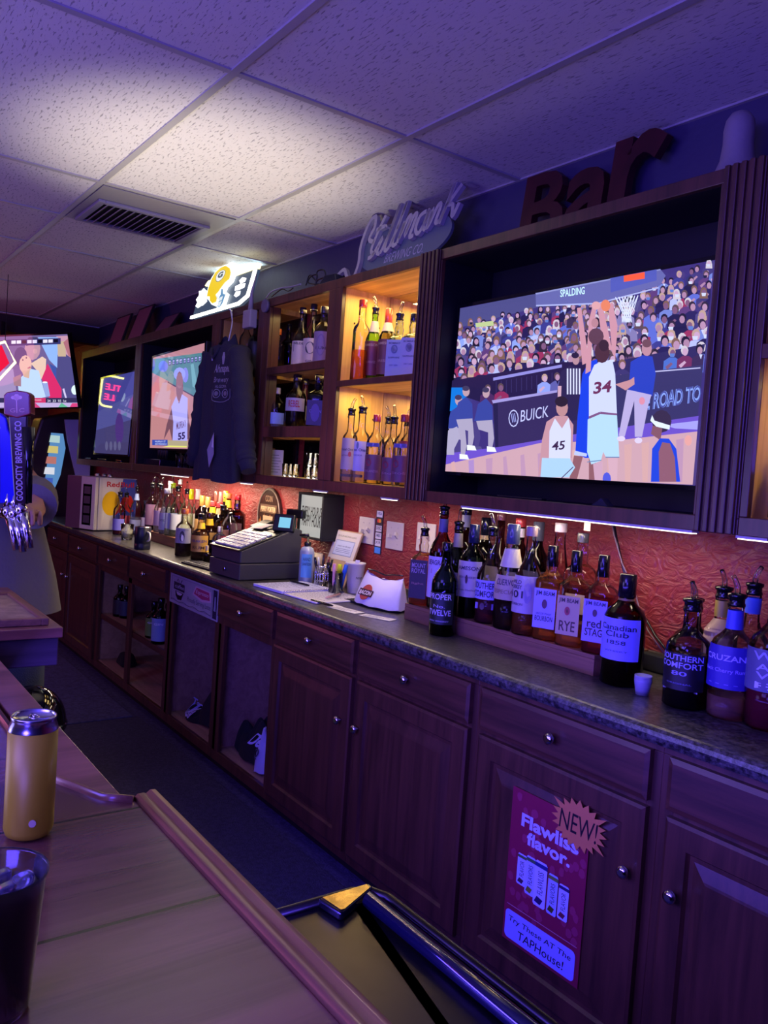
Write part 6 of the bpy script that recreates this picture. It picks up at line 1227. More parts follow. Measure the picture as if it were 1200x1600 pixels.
bottle(903, 2.03, ZB1, 842, .041, 'square', 'e0c8c0', '902c1c', .5, (.24, .44, 'b8a8b0'), 'cap', '60605c', 'squat back row bottle of red amber with a striped dark cap', G1)
# in front, on the counter
bottle(693, 1.79, CT, 856, .041, 'wine', '1c3a24', '142418', .5, (.14, .50, '182420'), 'cap', '101418', 'dark green bottle with white lettering standing before the right riser', None, [('PROPER', 'c8c4dc', .78, .96, .8), ('No.', 'a8a4bc', .52, .62, .4), ('TWELVE', 'c8c4dc', .28, .46, .8), ('IRISH WHISKEY', 'a0a0b4', .08, .13, .7)])
bottle(973, 1.855, CT, 905, .052, 'std', '4a2418', '381408', .64, (.25, .64, '8c8cf4'), 'tall', '141018', 'tall brown whisky bottle with a bright bluish label before the riser end', None, [('Canadian', '20284c', .72, .86, .8), ('Club', '20284c', .56, .70, .5), ('1858', '283058', .38, .48, .4), ('WHISKY', '4c548c', .2, .24, .5)], collar=(.80, .82, '8c7440'))
bottle(1074, 1.83, CT, 955, .050, 'std', 'd0c8d0', '140c10', .55, (.20, .58, '14101c'), 'pour', None, 'black labelled liqueur bottle marked 80 near the right edge', None, [('SOUTHERN', 'a8a8e8', .80, .96, .9), ('COMFORT', 'a8a8e8', .60, .76, .9), ('80', '9898c8', .40, .52, .3), ('ORIGINAL', '6868a0', .16, .2, .5)], deco=[('r', 0, .19, .85, .008, '8c8898')])
bottle(1079, 1.97, CT, 952, .050, 'wine', '9c7c78', '2c1414', .5, (.2, .5, '302838'), 'pour', None, 'dark bottle directly behind the black labelled bottle marked 80', None)
bottle(1122, 1.985, CT, 935, .040, 'slim', 'd8d0dc', '7c6c50', .55, (.10, .80, 'b89c6c'), 'pour', None, 'slim bottle with a gold and pink side label behind the flavored rum', None, (), collar=(.82, .98, 'a08c30'))
bottle(1141, 1.85, CT, 948, .047, 'std', 'd4d0e0', 'c08468', .20, (.28, .66, '38309c'), 'pour', None, 'clear rum bottle with a blue violet label and blue neck sleeve', None, [('CRUZAN', 'b0acec', .66, .80, .85), ('Black Cherry Rum', '9c90e8', .36, .48, .9), ('- - - -', '7870c8', .1, .12, .6)], collar=(.80, .97, '4450c0'))
bottle(1168, 1.985, CT, 930, .048, 'long', 'd8d0e0', 'a03040', .2, (.2, .45, '70688c'), 'pour', None, 'clear bottle with a blue foil neck at the right behind the rum', None, (), collar=(.84, .98, '4c70d0'))
bottle(1204, 1.86, CT, 935, .050, 'std', 'd8d4e0', '8c1830', .40, (.30, .62, '5c6080'), 'pour', None, 'clear bottle of deep pink liquor cut by the right edge', None, [('W', 'a0a4c0', .74, .94, .4), ('A', 'b0b4d0', .5, .66, .25), ('V', 'b0b4d0', .3, .46, .25), ('E', 'c8ccd8', .06, .22, .25)])
# ---- left cluster ----
G2 = 'bottles of the left cluster'; ZL = .9746
LB = [
 (186, 1.78, CT, 776, .036, 'std', 'e0d8d8', '8c2434', .30, (.12, .42, '6c68c0'), 'pour', None, 'small clear bottle with a violet oval label before the fridge side'),
 (196, 1.86, CT, 777, .034, 'std', W, 'b0a8a0', .3, (.2, .5, '9c3444'), 'pour', None, 'clear bottle with a red banded label just right of the fridge front'),
 (212, 1.90, CT, 768, .036, 'round', W, 'c8c4c0', .4, (.1, .35, '8c90b0'), 'pour', None, 'clear round shouldered bottle with a light blue neck sleeve by the fridge'),
 (226, 1.96, CT, 786, .030, 'wine', '3a2430', '241420', .5, (.2, .55, 'b8b0c0'), 'cap', '14141c', 'small dark bottle with a white label behind the black mug'),
 (237, 1.93, ZL, 762, .038, 'std', 'e8dcc8', '4c1824', .62, (.1, .6, '8c6880'), 'pour', None, 'tall clear bottle of dark red liqueur, leftmost on the left riser'),
 (246, 2.02, ZL, 762, .036, 'std', 'f0e4d0', 'c8a8a0', .5, (.15, .5, 'b890a0'), 'pour', None, 'pink labelled clear bottle in the back row of the left riser'),
 (250, 1.91, ZL, 764, .036, 'long', W, 'd0c8c8', .4, (.15, .5, 'a890b0'), 'pour', None, 'clear bottle with a long neck and mauve label on the left riser'),
 (259, 1.90, ZL, 768, .037, 'taper', 'd8dce4', 'b8bccc', .6, (.1, .5, 'a0a4c0'), 'cap', 'c0c4cc', 'frosted tapering vodka bottle with a silver cap on the left riser'),
 (264, 2.03, ZL, 756, .036, 'std', W, 'c8c0b0', .4, (.2, .5, 'c0b8b0'), 'cap', 'b8b8c0', 'clear bottle with a tall silver top at the back of the left riser'),
 (268, 1.90, ZL, 763, .037, 'long', 'e4f0e0', 'c8d4b0', .3, (.15, .48, '8890b4'), 'pour', 'a8c820', 'clear bottle with a lime collar and blue grey label'),
 (276, 1.91, ZL, 768, .037, 'std', 'e4eee0', 'b8c498', .25, (.15, .5, '9ca0a8'), 'pour', None, 'clear greenish bottle beside the lime collared one'),
 (279, 2.02, ZL, 757, .038, 'round', 'f0f4ec', 'd0d8c0', .4, (.15, .4, 'b8c0b0'), 'pour', 'c8c8cc', 'pale round bottle with a white collar at the back of the left cluster'),
 (290, 1.96, ZL, 772, .040, 'round', 'f0f4e8', 'd8dcb8', .5, (.1, .3, '909c88'), 'pour', None, 'globe shaped clear bottle in the middle of the left cluster'),
 (297, 2.05, ZL, 768, .035, 'long', W, 'd0c8b0', .3, (.2, .5, 'c8c0a8'), 'tall', 'd8e020', 'clear back row bottle with a bright yellow cap'),
 (307, 2.05, ZL, 768, .035, 'long', W, 'c8c0b8', .3, (.2, .5, 'b8b0a8'), 'tall', 'd0ccc4', 'clear back row bottle with a wide white cap'),
 (314, 1.99, ZL, 778, .036, 'wine', '4c3020', '3c1c10', .6, (.2, .5, '8c6c40'), 'tall', '9c7038', 'brown bottle with a bronze cap, left of its bronze capped twin'),
 (323, 2.01, ZL, 780, .036, 'wine', '442a20', '381810', .6, (.2, .5, '8c6c40'), 'tall', 'a07840', 'brown bottle with a bronze cap, right of its bronze capped twin'),
 (331, 1.97, ZL, 788, .038, 'std', '4c2014', '3c140c', .6, (.2, .5, '703428'), 'cap', 'b83430', 'dark rum bottle with a red cap and yellow neck band'),
 (341, 1.98, ZL, 790, .038, 'std', '54241a', '40180e', .6, (.2, .5, '6c4038'), 'cap', 'a83030', 'dark rum bottle with a red cap and tan neck label'),
 (336, 2.06, ZL, 771, .034, 'long', '5c3430', '482018', .5, None, 'tall', '7c4c40', 'brown capped bottle at the very back of the left cluster'),
 (343, 2.07, ZL, 772, .034, 'long', '5c3430', '482018', .5, None, 'tall', 'b07068', 'pinkish capped bottle at the very back of the left cluster'),
 (350, 2.05, ZL, 771, .034, 'long', '6c4c28', '582c10', .5, None, 'tall', 'd8b030', 'gold capped bottle at the very back of the left cluster'),
 (355, 2.0, ZL, 776, .038, 'std', '583020', '44200e', .6, (.25, .5, 'a06c30'), 'cap', 'd86838', 'brown bottle with an orange cap and bright yellow neck'),
 (369, 2.03, ZL, 778, .042, 'square', '4c241c', '3a140c', .62, (.2, .5, '50302c'), 'cap', 'c82830', 'dark square bottle with a red and white cap, rightmost of the left cluster'),
 (287, 1.76, CT, 800, .041, 'std', 'e4dcd4', '2c1c20', .50, (.30, .64, '90909c'), 'cap', 'a85c38', 'front bottle with a grey bird label and copper cap on the counter'),
 (313, 1.78, CT, 812, .044, 'std', 'd8c4b0', '2c1410', .55, (.22, .62, 'b08838'), 'pour', None, 'front bottle of dark liquor with a mustard yellow label'),
 (326, 1.86, CT, 806, .044, 'std', '40241c', '30140c', .6, (.45, .62, '8c6c38'), 'cap', '301810', 'dark bottle with a gold band behind the mustard labelled bottle'),
 (324, 1.76, CT, 858, .018, 'std', '5c4434', '40281c', .6, None, 'cap', 'c8b890', 'tiny brown bottle standing between the mustard label and the till'),
 (347, 1.94, ZL, 798, .040, 'std', '5c3c38', '3c2018', .5, (.2, .5, '8c5c60'), 'pour', None, 'brown bottle with a white spout at the right of the left riser'),
 (358, 1.92, ZL, 796, .042, 'round', W, 'b8b4c0', .3, (.08, .35, 'b03c48'), 'none', None, 'clear long necked bottle with a red and blue label near the till'),
 (344, 1.88, ZL, 828, .036, 'round', W, 'a8a8c0', .4, (.05, .45, '6c78a8'), 'cap', 'b8b8c0', 'low clear bottle with a blue label right beside the till keys')]
for i, b_ in enumerate(LB):
    kw = {}
    if 'yellow neck band' in b_[-1] or 'bright yellow neck' in b_[-1] or 'mustard' in b_[-1]: kw['collar'] = (.78, .93, 'e0b820')
    if 'tan neck label' in b_[-1]: kw['collar'] = (.78, .93, 'a08058')
    if 'light blue neck' in b_[-1]: kw['collar'] = (.80, .95, 'a0b8e0')
    if 'silver top' in b_[-1]: kw['collar'] = (.8, .95, 'b0b0b8')
    if 'dark square bottle' in b_[-1]: kw['collar'] = (.80, .95, '8c6030')
    tx = [('COCKSPUR', '606070', .84, .92, .7)] if 'bird' in b_[-1] else [('KRAKEN', '40386c', .58, .74, .8), ('RUM', '402c10', .15, .35, .6)] if 'mustard yellow label' in b_[-1] else [('VODKA', '404860', .5, .62, .7)] if 'frosted' in b_[-1] else ()
    de = [('e', 0, .46, .3, .12, '303040'), ('e', .05, .42, .16, .07, 'd8d8e0')] if 'bird' in b_[-1] else None
    bottle(*b_, group=G2, txt=tx, deco=de, **kw)
# ---- shelves ----
G3 = 'bottles on the lit cabinet shelves'; S1 = 1.8225; S0 = 1.4005
bottle(562, 1.893, S1, 476, .031, 'slim', 'ece8d4', 'e86a20', .40, None, 'cap', 'b83024', 'tall clear bottle half full of orange drink with a red cap', G3, sq=3)
bottle(582, 1.95, S1, 492, .033, 'wine', '6cc020', '4c5430', .6, (.10, .60, '6c3038'), 'pour', None, 'bright green shouldered bottle with a maroon label on the top shelf', G3, [('JAMESON', 'a8947c', .82, .92, .8), ('ORANGE', '9c7c70', .35, .42, .6)], collar=(.74, .90, 'c8c0ac'))
bottle(603, 1.96, S1, 488, .033, 'wine', '8c8c50', '4c4c34', .6, (.10, .60, '5c3038'), 'tall', 'c04830', 'olive bottle with a maroon label and tall orange red cap', G3, [('JAMESON', 'a8947c', .82, .92, .8), ('IRISH', '9c7c70', .35, .42, .6)], collar=(.72, .86, 'c8bca4'))
for px, lb, tp in ((621, 'left pale blue square gin bottle on the top lit shelf', 'pour'), (644, 'right pale blue square gin bottle on the top lit shelf', 'cap')):
    bottle(px, 1.94+.01*(px > 630), S1, 502 if px < 630 else 498, .037, 'square', 'b8dce4', None, 0, (.03, .66, '8c9cb8'), tp, '0c1028', lb, G3, [('BOMBAY', '303c60', .88, .93, .7), ('SAPPHIRE', '303c60', .50, .545, .7), ('DRY GIN', '505c80', .3, .34, .5)], deco=[('e', 0, .50, .35, .075, '58688c'), ('e', 0, .50, .22, .05, 'a8b4cc')])
bottle(545, 1.892, S0, 650, .030, 'slim', 'eeeadc', 'e8d8a8', .5, (.19, .66, 'a89c9c'), 'pour', '141410', 'clear bottle with a floral grey label, leftmost on the lower lit shelf', G3, [('Ketel One', '4c4450', .6, .68, .7), ('BOTANICAL', '6c5c60', .42, .47, .6)], deco=[('e', .4, .42, .2, .04, 'a04848'), ('r', 0, .10, .7, .02, '403c34')])
bottle(562, 1.93, S0, 647, .034, 'slim', 'eeeadc', 'e8d8a8', .5, (.17, .60, 'a4a4cc'), 'pour', '0c0c14', 'clear bottle with a pale violet label second on the lower lit shelf', G3, [('Ketel One', '30386c', .66, .76, .8), ('VODKA', '50588c', .5, .56, .5)], deco=[('e', 0, .54, .14, .05, '505c8c'), ('r', 0, .10, .75, .02, '403c34')])
for px, y, lb, tp in ((585, 1.94, 'clear vodka bottle with a violet label and blue shoulder band', 'cap'), (603, 2.05, 'clear vodka bottle seen behind and between two violet labelled ones', 'pour'), (612, 1.95, 'tall clear vodka bottle with a pourer on the lower lit shelf', 'pour'), (628, 1.93, 'clear vodka bottle with a plum label at the right of the lower shelf', 'cap'), (637, 1.99, 'clear bottle with a red band at the far right of the lower shelf', 'cap')):
    bottle(px, y, S0, 655 if tp == 'cap' else 663, .035, 'std', 'f0ece0', None, 0, (.06, .45, '5c3c50' if px != 637 else '8c84b0'), tp, '6c1c38' if tp == 'cap' else None, lb, G3, [('FINLANDIA' if px < 600 else 'Stoli', '8c6c80', .3, .4, .7)], deco=[('e', -.3, .33, .35, .06, '7c2840')] + ([('r', 0, .60, .7, .03, '5058a0')] if px in (585, 628) else [('r', 0, .62, .8, .05, 'a03040')] if px == 637 else []))
G4 = 'bottles in the three tier shelf cabinet'; M2, M1 = 1.9205, 1.6335
bottle(434, 1.93, M2, 520, .030, 'square', 'c8c4c8', '241c20', .6, None, 'cap', 'd86c38', 'dark flask shaped bottle with an orange cap, top tier left', G4)
bottle(449, 2.03, M2, 512, .030, 'square', '3c404c', '1c2028', .6, None, 'cap', '10101c', 'small dark blue bottle at the back of the top tier', G4)
bottle(470, 1.93, M2, 487, .038, 'long', 'f0ecd8', None, 0, (.05, .46, 'c0b8a0'), 'cap', '241c28', 'clear bottle with a white and black label, left of the three on the top tier', G4, [('WILDEN', '302c30', .84, .94, .7)], deco=[('r', -.1, .34, .6, .07, '282430'), ('r', .72, .25, .12, .2, 'e08838')])
bottle(487, 1.96, M2, 482, .038, 'long', 'f0ecd8', None, 0, (.05, .48, 'b8b0a0'), 'cap', '1c1824', 'clear bottle with a round dark emblem, tallest on the top tier', G4, [('GIN', '302c30', .08, .16, .4)], deco=[('e', 0, .32, .55, .10, '343448')])
bottle(504, 1.93, M2, 486, .037, 'std', 'f0ecd8', None, 0, (.05, .60, '8c7c88'), 'cap', '2c2834', 'clear bottle with an arched grey label, rightmost on the top tier', G4, [('RUM', '4c4050', .4, .5, .5)], deco=[('e', 0, .35, .5, .2, '7c6c80')])
bottle(432, 1.93, M1, 612, .042, 'round', 'e8ece4', 'c8c8c4', .3, (.12, .42, '8ca8d0'), 'cap', 'd8d4a8', 'round clear bottle with a pale blue label and cork on the middle tier', G4)
bottle(462, 1.93, M1, 592, .044, 'std', 'e4e0d8', '1c0c10', .34, (.34, .60, 'b0a8a8'), 'cap', '2c2024', 'wide clear bottle with red upright lettering on the middle tier', G4, [('REBEL', 'b04030', .3, .8, .5)])
bottle(476, 2.02, M1, 598, .038, 'round', 'e0dcd8', 'a89c98', .3, (.2, .5, 'a0a0b8'), 'cap', '241c20', 'clear bottle behind the wide one on the middle tier', G4)
bottle(496, 1.94, M1, 592, .042, 'square', '5c5458', '241c2c', .7, (.05, .55, '382844'), 'cap', '241c20', 'dark purple labelled square bottle at the right of the middle tier', G4, [('CROWN', '8478b0', .5, .62, .7)], deco=[('e', 0, .3, .45, .18, '584884')])
bottle(383, 1.93, M2, 500, .034, 'std', 'a8a498', '3c2c1c', .5, (.2, .5, 'a08c70'), 'cap', '30241c', 'bottle with a tan label just right of the sweatshirt, upper tier', G4)
bottle(387, 1.93, M1, 608, .040, 'square', 'b0a8a8', '2c2424', .5, (.1, .3, '504850'), 'cap', '303450', 'square dark bottle just right of the sweatshirt, middle tier', G4)
bottle(397, 2.0, M1, 625, .03, 'std', 'a0989c', '281c20', .5, (.2, .5, 'b0a8b0'), 'cap', '302830', 'slim bottle behind the square one in the narrow cabinet', G4)
bottle(399, 1.93, M2, 506, .040, 'slim', '302c30', '201c20', .6, (.04, .74, '1c1a20'), 'cap', '4c4444', 'dark bottle with large upright pale lettering in the narrow cabinet', G4, (), deco=None)
bt = bpy.data.objects['liquor_bottle.%03d' % (len([o for o in bpy.data.objects if o.name.startswith('liquor_bottle')])-1)]
bxx, byy = bt.location.x, bt.location.y; fa = math.atan2(-byy, -bxx)
m = MB(); m.text('BUSKER', lambda u, v, w=0: Vector((bxx+.0415*math.cos(fa-(v-.018)/.04), byy+.0415*math.sin(fa-(v-.018)/.04), M2+.012+u)), .15, .036, 'c0b8b0', bold=.02); m.build('upright_lettering', paint, bt, recalc=False)
# right-edge cabinet
bottle(1196, 1.93, 1.4005, 712, .04, 'std', '405c48', '1c3020', .6, (.2, .5, '304868'), 'cap', '101418', 'dark green bottle low in the cabinet cut by the right edge', G4)
bottle(1201, 1.93, 1.8155, 470, .04, 'std', 'c8a890', '8c4820', .5, (.2, .5, '804830'), 'cap', '40201c', 'amber bottle in the upper right edge cabinet', G4)
# base cabinet bottles
zs = P(205, 985, y=1.65).z+.0005; G5 = 'bottles in the open base cabinet'
for px, y, tp, g, lc, lb in ((187, 1.72, 918, '1c1c20', '242030', 'black bottle on the open base shelf, left compartment, left of two'), (197, 1.74, 920, '1c2030', '2c3450', 'blue black bottle on the open base shelf, left compartment, right of two')):
    bottle(px, y, zs, tp, .036, 'std', g, '14141c', .6, (.1, .6, lc), 'cap', '101014', lb, G5)
for px, y, tp, g, lc, lb in ((240, 1.70, 945, '2c3c24', '608040', 'dark bottle with a green label in the open base cabinet'), (250, 1.68, 940, '242c34', '7c94c0', 'dark bottle with a pale blue label in the open base cabinet'), (262, 1.74, 948, '28242c', 'a0507c', 'dark bottle with a pink label in the open base cabinet')):
    bottle(px, y, zs, tp, .041, 'std', g, '14181c', .6, (.08, .62, lc), 'cap', '101014', lb, G5, [('GIN', 'd0d8e8', .7, .8, .5)])
q = P(192, 1050, y=1.74); tag(MB().prism([(-.09, -.05), (.07, -.06), (.10, .0), (.06, .06), (-.06, .06), (-.10, .02)], lambda x, y, z: (q.x+x*(1-.4*(z > .15)), 1.76+y*(1-.4*(z > .15)), z), .1065, .185, 0, '101014').build('pouch', cloth, bev=.02), 'small black pouch on the bottom of the open base cabinet', 'pouch')
# ---- glasses, cards, boxes on the shelves ----
G6 = 'small glasses on the cabinet shelves'; SB = 1.4005
for px, y in ((447, 1.92), (455, 1.93), (462, 1.92), (484, 1.94), (492, 1.93)): tumbler(XA(px, y, 1.45), y, SB if px < 480 else SB+.055, 'small clear shot glass on the lowest shelf tier', .020, .062, False, G6, 'shot_glass')
for px, y in ((484, 1.94), (492, 1.93)): tumbler(XA(px, y, 1.45), y, SB, 'small clear rocks glass on the lowest shelf tier', .026, .053, False, G6, 'shot_glass')
x = XA(452, 1.93, SB); 
def card(px, y, z, ptop, w_, c, label, ang=.4, lines=True, name='menu_card'):
    x = XA(px, y, z); h_ = ZA(ptop, x, y)-z; M = rotz((x, y, z), ang); m = MB(); lbox(m, M, -w_/2, 0, .0005, w_/2, .004, h_, 0, c); o = tag(m.build(name, matte), label, 'card')
    if lines:
        m = MB()
        for i in range(7): lbox(m, M, -w_*.36, -.0012, h_*(.12+.11*i), w_*(.2+.16*((i*5) % 3)/2), -.0002, h_*(.12+.11*i)+.003, 0, '7c7468')
        m.build('printed_lines', matte, o)
card(430, 1.95, SB, 703, .075, 'c8c0a8', 'cream printed card standing on the lowest shelf tier beside glasses', .6)
card(389, 1.92, SB, 690, .06, 'b8b098', 'tan printed card standing right of the sweatshirt hem', .6)
x = XA(413, 1.92, SB); tag(MB().lathe([(.012, 0), (.012, .09), (.009, .1)], x, 1.92, SB, 12, c='d8c890').build('small_tube', paint), 'little yellow tube at the left of the lowest shelf tier', 'tube')
x = XA(418, 2.0, SB); tag(MB().box(x-.03, 1.98, SB, x+.03, 2.02, SB+.14, 0, '7c4c34').build('wooden_block', paint), 'brown block standing behind the cream card', 'block')
# bay two: media boxes and glasses under the television
x = XA(240, 1.97, 1.41); tag(MB().box(x, 1.90, 1.4005, x+.30, 2.05, 1.44, 0, '1c1c28').build('media_box', gloss, bev=.003), 'flat black media box under the white jersey television', 'media box')
x = XA(245, 1.93, 1.46)
for i in range(4): tag(MB().lathe([(.014, 0), (.018, .085), (.0185, .088)], x+.045*i, 1.95, 1.4405, 14, c='a8a4b8').build('steel_shot_cup', metal), 'slim metal shot cup standing on the flat media box', 'cup', 'metal shot cups on the media box')
for i in range(3): x = XA(281+9*i, 1.90, 1.45); tumbler(x, 1.90, 1.4005, 'clear glass under the white jersey television', .028, .085, False, 'glasses beside the media box', 'rocks_glass')
for i, (px, L) in enumerate(((138, .16), (160, .22), (186, .12))): x = XA(px, 1.885, 1.402); tag(MB().box(x-L/2, 1.878, 1.4005, x+L/2, 1.90, 1.415, 0, '15151c').build('remote_control', gloss, bev=.003), ('left', 'middle', 'right')[i]+' black remote on the ledge below the hazy television', 'remote control', 'remotes under the hazy television')
x = XA(815, 1.90, 1.40); tag(MB().box(x-.10, 1.885, 1.3955, x+.10, 1.91, 1.402, 0, '181820').build('remote_control', gloss, bev=.002), 'thin black remote on the ledge below the basketball screen', 'remote control')
x = XA(940, 1.90, 1.40); tag(MB().prism([(-.03, 0), (.03, 0), (.005, .022)], lambda u, v, w: (x+u, 1.89+w, 1.3955+v), 0, .03, 0, '20202c').build('paper_scrap', matte), 'small folded paper on the ledge below the basketball screen', 'paper')
# ---- on top of the cabinets ----
def wire(pts, r, c, label, y=1.93): tag(MB().tube(cr3([P(a_, b2, y=y) for a_, b2 in pts]), r, 6, c=c).build('loose_wire', gloss), label, 'wire', 'loose wires on the cabinet top')
def cr3(p, k=5):
    out = []; n_ = len(p); g_ = lambda i: p[max(0, min(n_-1, i))]
    for i in range(n_-1):
        for j in range(k):
            t_ = j/k; a, b2, c, d = g_(i-1), g_(i), g_(i+1), g_(i+2); out.append(.5*((2*b2)+(c-a)*t_+(2*a-5*b2+4*c-d)*t_*t_+(3*b2-a-3*c+d)*t_**3))
    return out+[p[-1]]
wire([(416, 466), (424, 456), (440, 450), (455, 448), (470, 444)], .004, '9c98a0', 'grey cord running along the cabinet top beside the lit sign')
wire([(424, 464), (440, 452), (450, 455), (458, 450)], .003, '15151c', 'thin black wire crossing the grey cord on the cabinet top')
wire([(478, 446), (484, 430), (494, 438), (496, 424), (506, 422), (508, 432), (496, 438), (494, 446)], .0035, '101018', 'looped black wire standing up on the cabinet top')
wire([(492, 446), (496, 430), (486, 432), (482, 442), (498, 444), (504, 440)], .003, '101018', 'second tangled black wire on the cabinet top')
x = XA(518, 1.93, ZT); tag(MB().prism([(-.09, 0), (.09, 0), (.07, .05), (-.02, .055)], lambda u, v, w: (x+u, 1.90+w, ZT+.0005+v), 0, .08, 0, '20242c').build('adapter_box', gloss, bev=.003), 'black adapter box left of the script brewery sign', 'adapter')
# air freshener with a cone, hanging plug
q = P(393, 505, y=1.838); t = thing('air_freshener', 'white plastic device with a thin upright antenna on the cabinet face', 'device', (q.x, 1.84, q.z-.05))
zlo = ZA(507, q.x, 1.83); zhi = ZA(485, q.x, 1.83); MB().box(q.x-.042, 1.806, zlo-.02, q.x+.042, 1.8485, zhi, 0).build('case', mat('aged_white_plastic', 'a8a498', .5), t, bev=.006)
tz = ZA(428, q.x+.03, 1.83); MB().tube([(q.x+.005, 1.826, zhi), (q.x+.008, 1.826, (zhi+tz)/2), (q.x+.03, 1.835, min(tz, H-.03))], [.014, .008, .002], 10).build('antenna', MT['aged_white_plastic'], t)
q = P(415, 478, y=1.84); MB_ = MB().tube([(q.x, 1.8485, q.z), (q.x, 1.832, q.z)], .032, 20, c='686470'); tag(MB_.build('round_sensor', paint), 'grey round disc fixed to the cabinet face beside the white device', 'disc')
# ---- clothing in the base cabinets ----
def heap(cx, cy, z, sx, sy, h, seed, label, marks=(), c='0e0e16', name='folded_shirt'):
    lo_, hi_ = (-4.078, -3.496) if cx < -3.48 else (-3.46, -2.933); cx = max(lo_+sx*1.2, min(hi_-sx*1.2, cx)); cy = max(1.645+sy*1.2, cy)
    rr = random.Random(seed); ph = [rr.uniform(0, 6) for _ in range(6)]
    hf = lambda u, v: h*max(0, 1-(u*u+v*v))**.45*(1+.18*math.sin(7*u+ph[0]+3*v)+.14*math.sin(9*v+ph[1])+.10*math.sin(15*u-8*v+ph[2]))
    def fn(a, b2):
        th = 2*PI*a; r_ = b2*(1+.12*math.sin(3*th+ph[3])+.08*math.sin(5*th+ph[4])); u, v = r_*math.cos(th), r_*math.sin(th)
        rn_ = min(.999, b2); return (cx+sx*u, cy+sy*v, z+.001+hf(rn_*math.cos(th), rn_*math.sin(th)))
    m = MB(); m.grid(fn, 48, 14, 0, c); o = tag(m.build(name, cloth), label, 'clothing', 'dark clothing in the open base cabinets')
    if marks:
        m = MB()
        def onheap(u, zz):
            u = max(-.9, min(.9, u)); v = -math.sqrt(max(.02, 1-u*u-max(0, zz/h)**2.2)); return Vector((cx+sx*u, cy+sy*v-.012, z+zz))
        for s_, u0, z0_, w_, h_, cc in marks:
            m.text(s_, lambda a, b2, w=0: onheap(u0+a/sx, h*z0_+b2), w_, h_, cc, shear=.3, bold=.03)
        m.build('print', cloth, o, recalc=False)
    return o
hX = lambda px, y: XA(px, y, .2)
hH = lambda py, px, y: ZA(py, hX(px, y), y)-.106
heap(hX(318, 1.78), 1.78, .106, .17, .10, 1.2*hH(1100, 312, 1.78), 1, 'black garment with white script at the right of the sign cabinet', [('Tap', -.85, .55, .13, .055, 'b8b8f0'), ('house', -.8, .25, .13, .05, 'b8b8f0')], '14141e')
heap(hX(375, 1.86), 1.86, .106, .21, .14, 1.25*hH(1095, 372, 1.86), 2, 'large dark folded sweatshirt at the back of the clothing cabinet', [('-', .0, .86, .04, .012, 'd0d0f0')], '14141e')
heap(hX(385, 1.76), 1.76, .106, .18, .09, 1.3*hH(1132, 385, 1.76), 3, 'black garment in front with white letters on it', [('De', .1, .62, .085, .05, 'b8b8f0')], '101018')
heap(hX(350, 1.72), 1.72, .106, .07, .05, .06, 6, 'small crumpled dark cloth at the cabinet lip', (), '20182c')
heap(hX(416, 1.70), 1.70, .106, .05, .05, hH(1150, 416, 1.70), 5, 'pale patterned cloth at the right side of the clothing cabinet', [('Q', -.5, .4, .04, .05, '404060')], 'b8b8d8')
# ---- hanging sweatshirt ----
YH = 1.775
zt_ = P(350, 527, y=YH).z; xc = XA(352, YH, 1.9)
hk = P(353, 489, y=1.80)
t = thing('hooded_sweatshirt', 'dark charcoal hooded sweatshirt with a white brewery print hanging from the cabinets', 'sweatshirt', (xc, YH, zt_))
hc = mat('charcoal_fleece', '302f3a', .95, bump=.35, bscale=140)
zs_ = ZA(548, xc, YH); zbm = ZA(752, XA(345, YH, 1.37), YH)
xl = lambda z: XA(326-16*(zs_-z)/(zs_-zbm), YH, z); xr = lambda z: XA(380-14*(zs_-z)/(zs_-zbm), YH, z)
def body(u, v):
    z = zbm+(zs_-zbm)*v; a = xl(z); b2 = xr(z)
    if v > .93: k = (v-.93)/.07; a += (b2-a)*.16*k*k; b2 -= (b2-a)*.14*k*k
    th = 2*PI*u; cxx = (a+b2)/2; hw = (b2-a)/2; w_ = 1+.035*math.sin(7*th+2+3*v)*(1.3-v)+.02*math.sin(13*th)
    dp = .055+.012*(1-v); yy = YH+dp*w_*math.sin(th)+.012*math.sin(9*math.cos(th)+4*v)*(1.2-v)
    return (cxx+hw*math.cos(th)*(1 if v < .99 else .9), yy, z+.008*math.sin(th*3)*(v < .02)+(.02 if v > .99 else 0))
m = MB(); m.grid(body, 64, 24); m.build('body', hc, t)
def sleeve(p, r0, r1, nm='sleeve'):
    pts = cr3(p, 7); n_ = len(pts); m = MB(); m.tube(pts, [(r0+(r1-r0)*i/(n_-1))*(1+.07*math.sin(i*1.9)+.05*math.sin(i*3.3)) for i in range(n_)], 20); m.build(nm, hc, t)
    m = MB(); e = pts[-1]; d_ = (pts[-1]-pts[-3]).normalized(); m.tube([e-d_*.004, e+d_*.01, e+d_*.05], [r1*1.0, r1*.86, r1*.8], 20); m.build('cuff', hc, t)
PP = lambda a_, b2, y=YH: P(a_, b2, y=y)
sleeve([PP(333, 553), PP(322, 600, YH-.02), PP(314, 650, YH-.03), PP(308, 695, YH-.03), PP(304, 712, YH-.03)], .055, .042)
sleeve([PP(374, 550), PP(379, 600, YH-.02), PP(381, 650, YH-.03), PP(383, 700, YH-.03), PP(386, 722, YH-.03)], .058, .045)
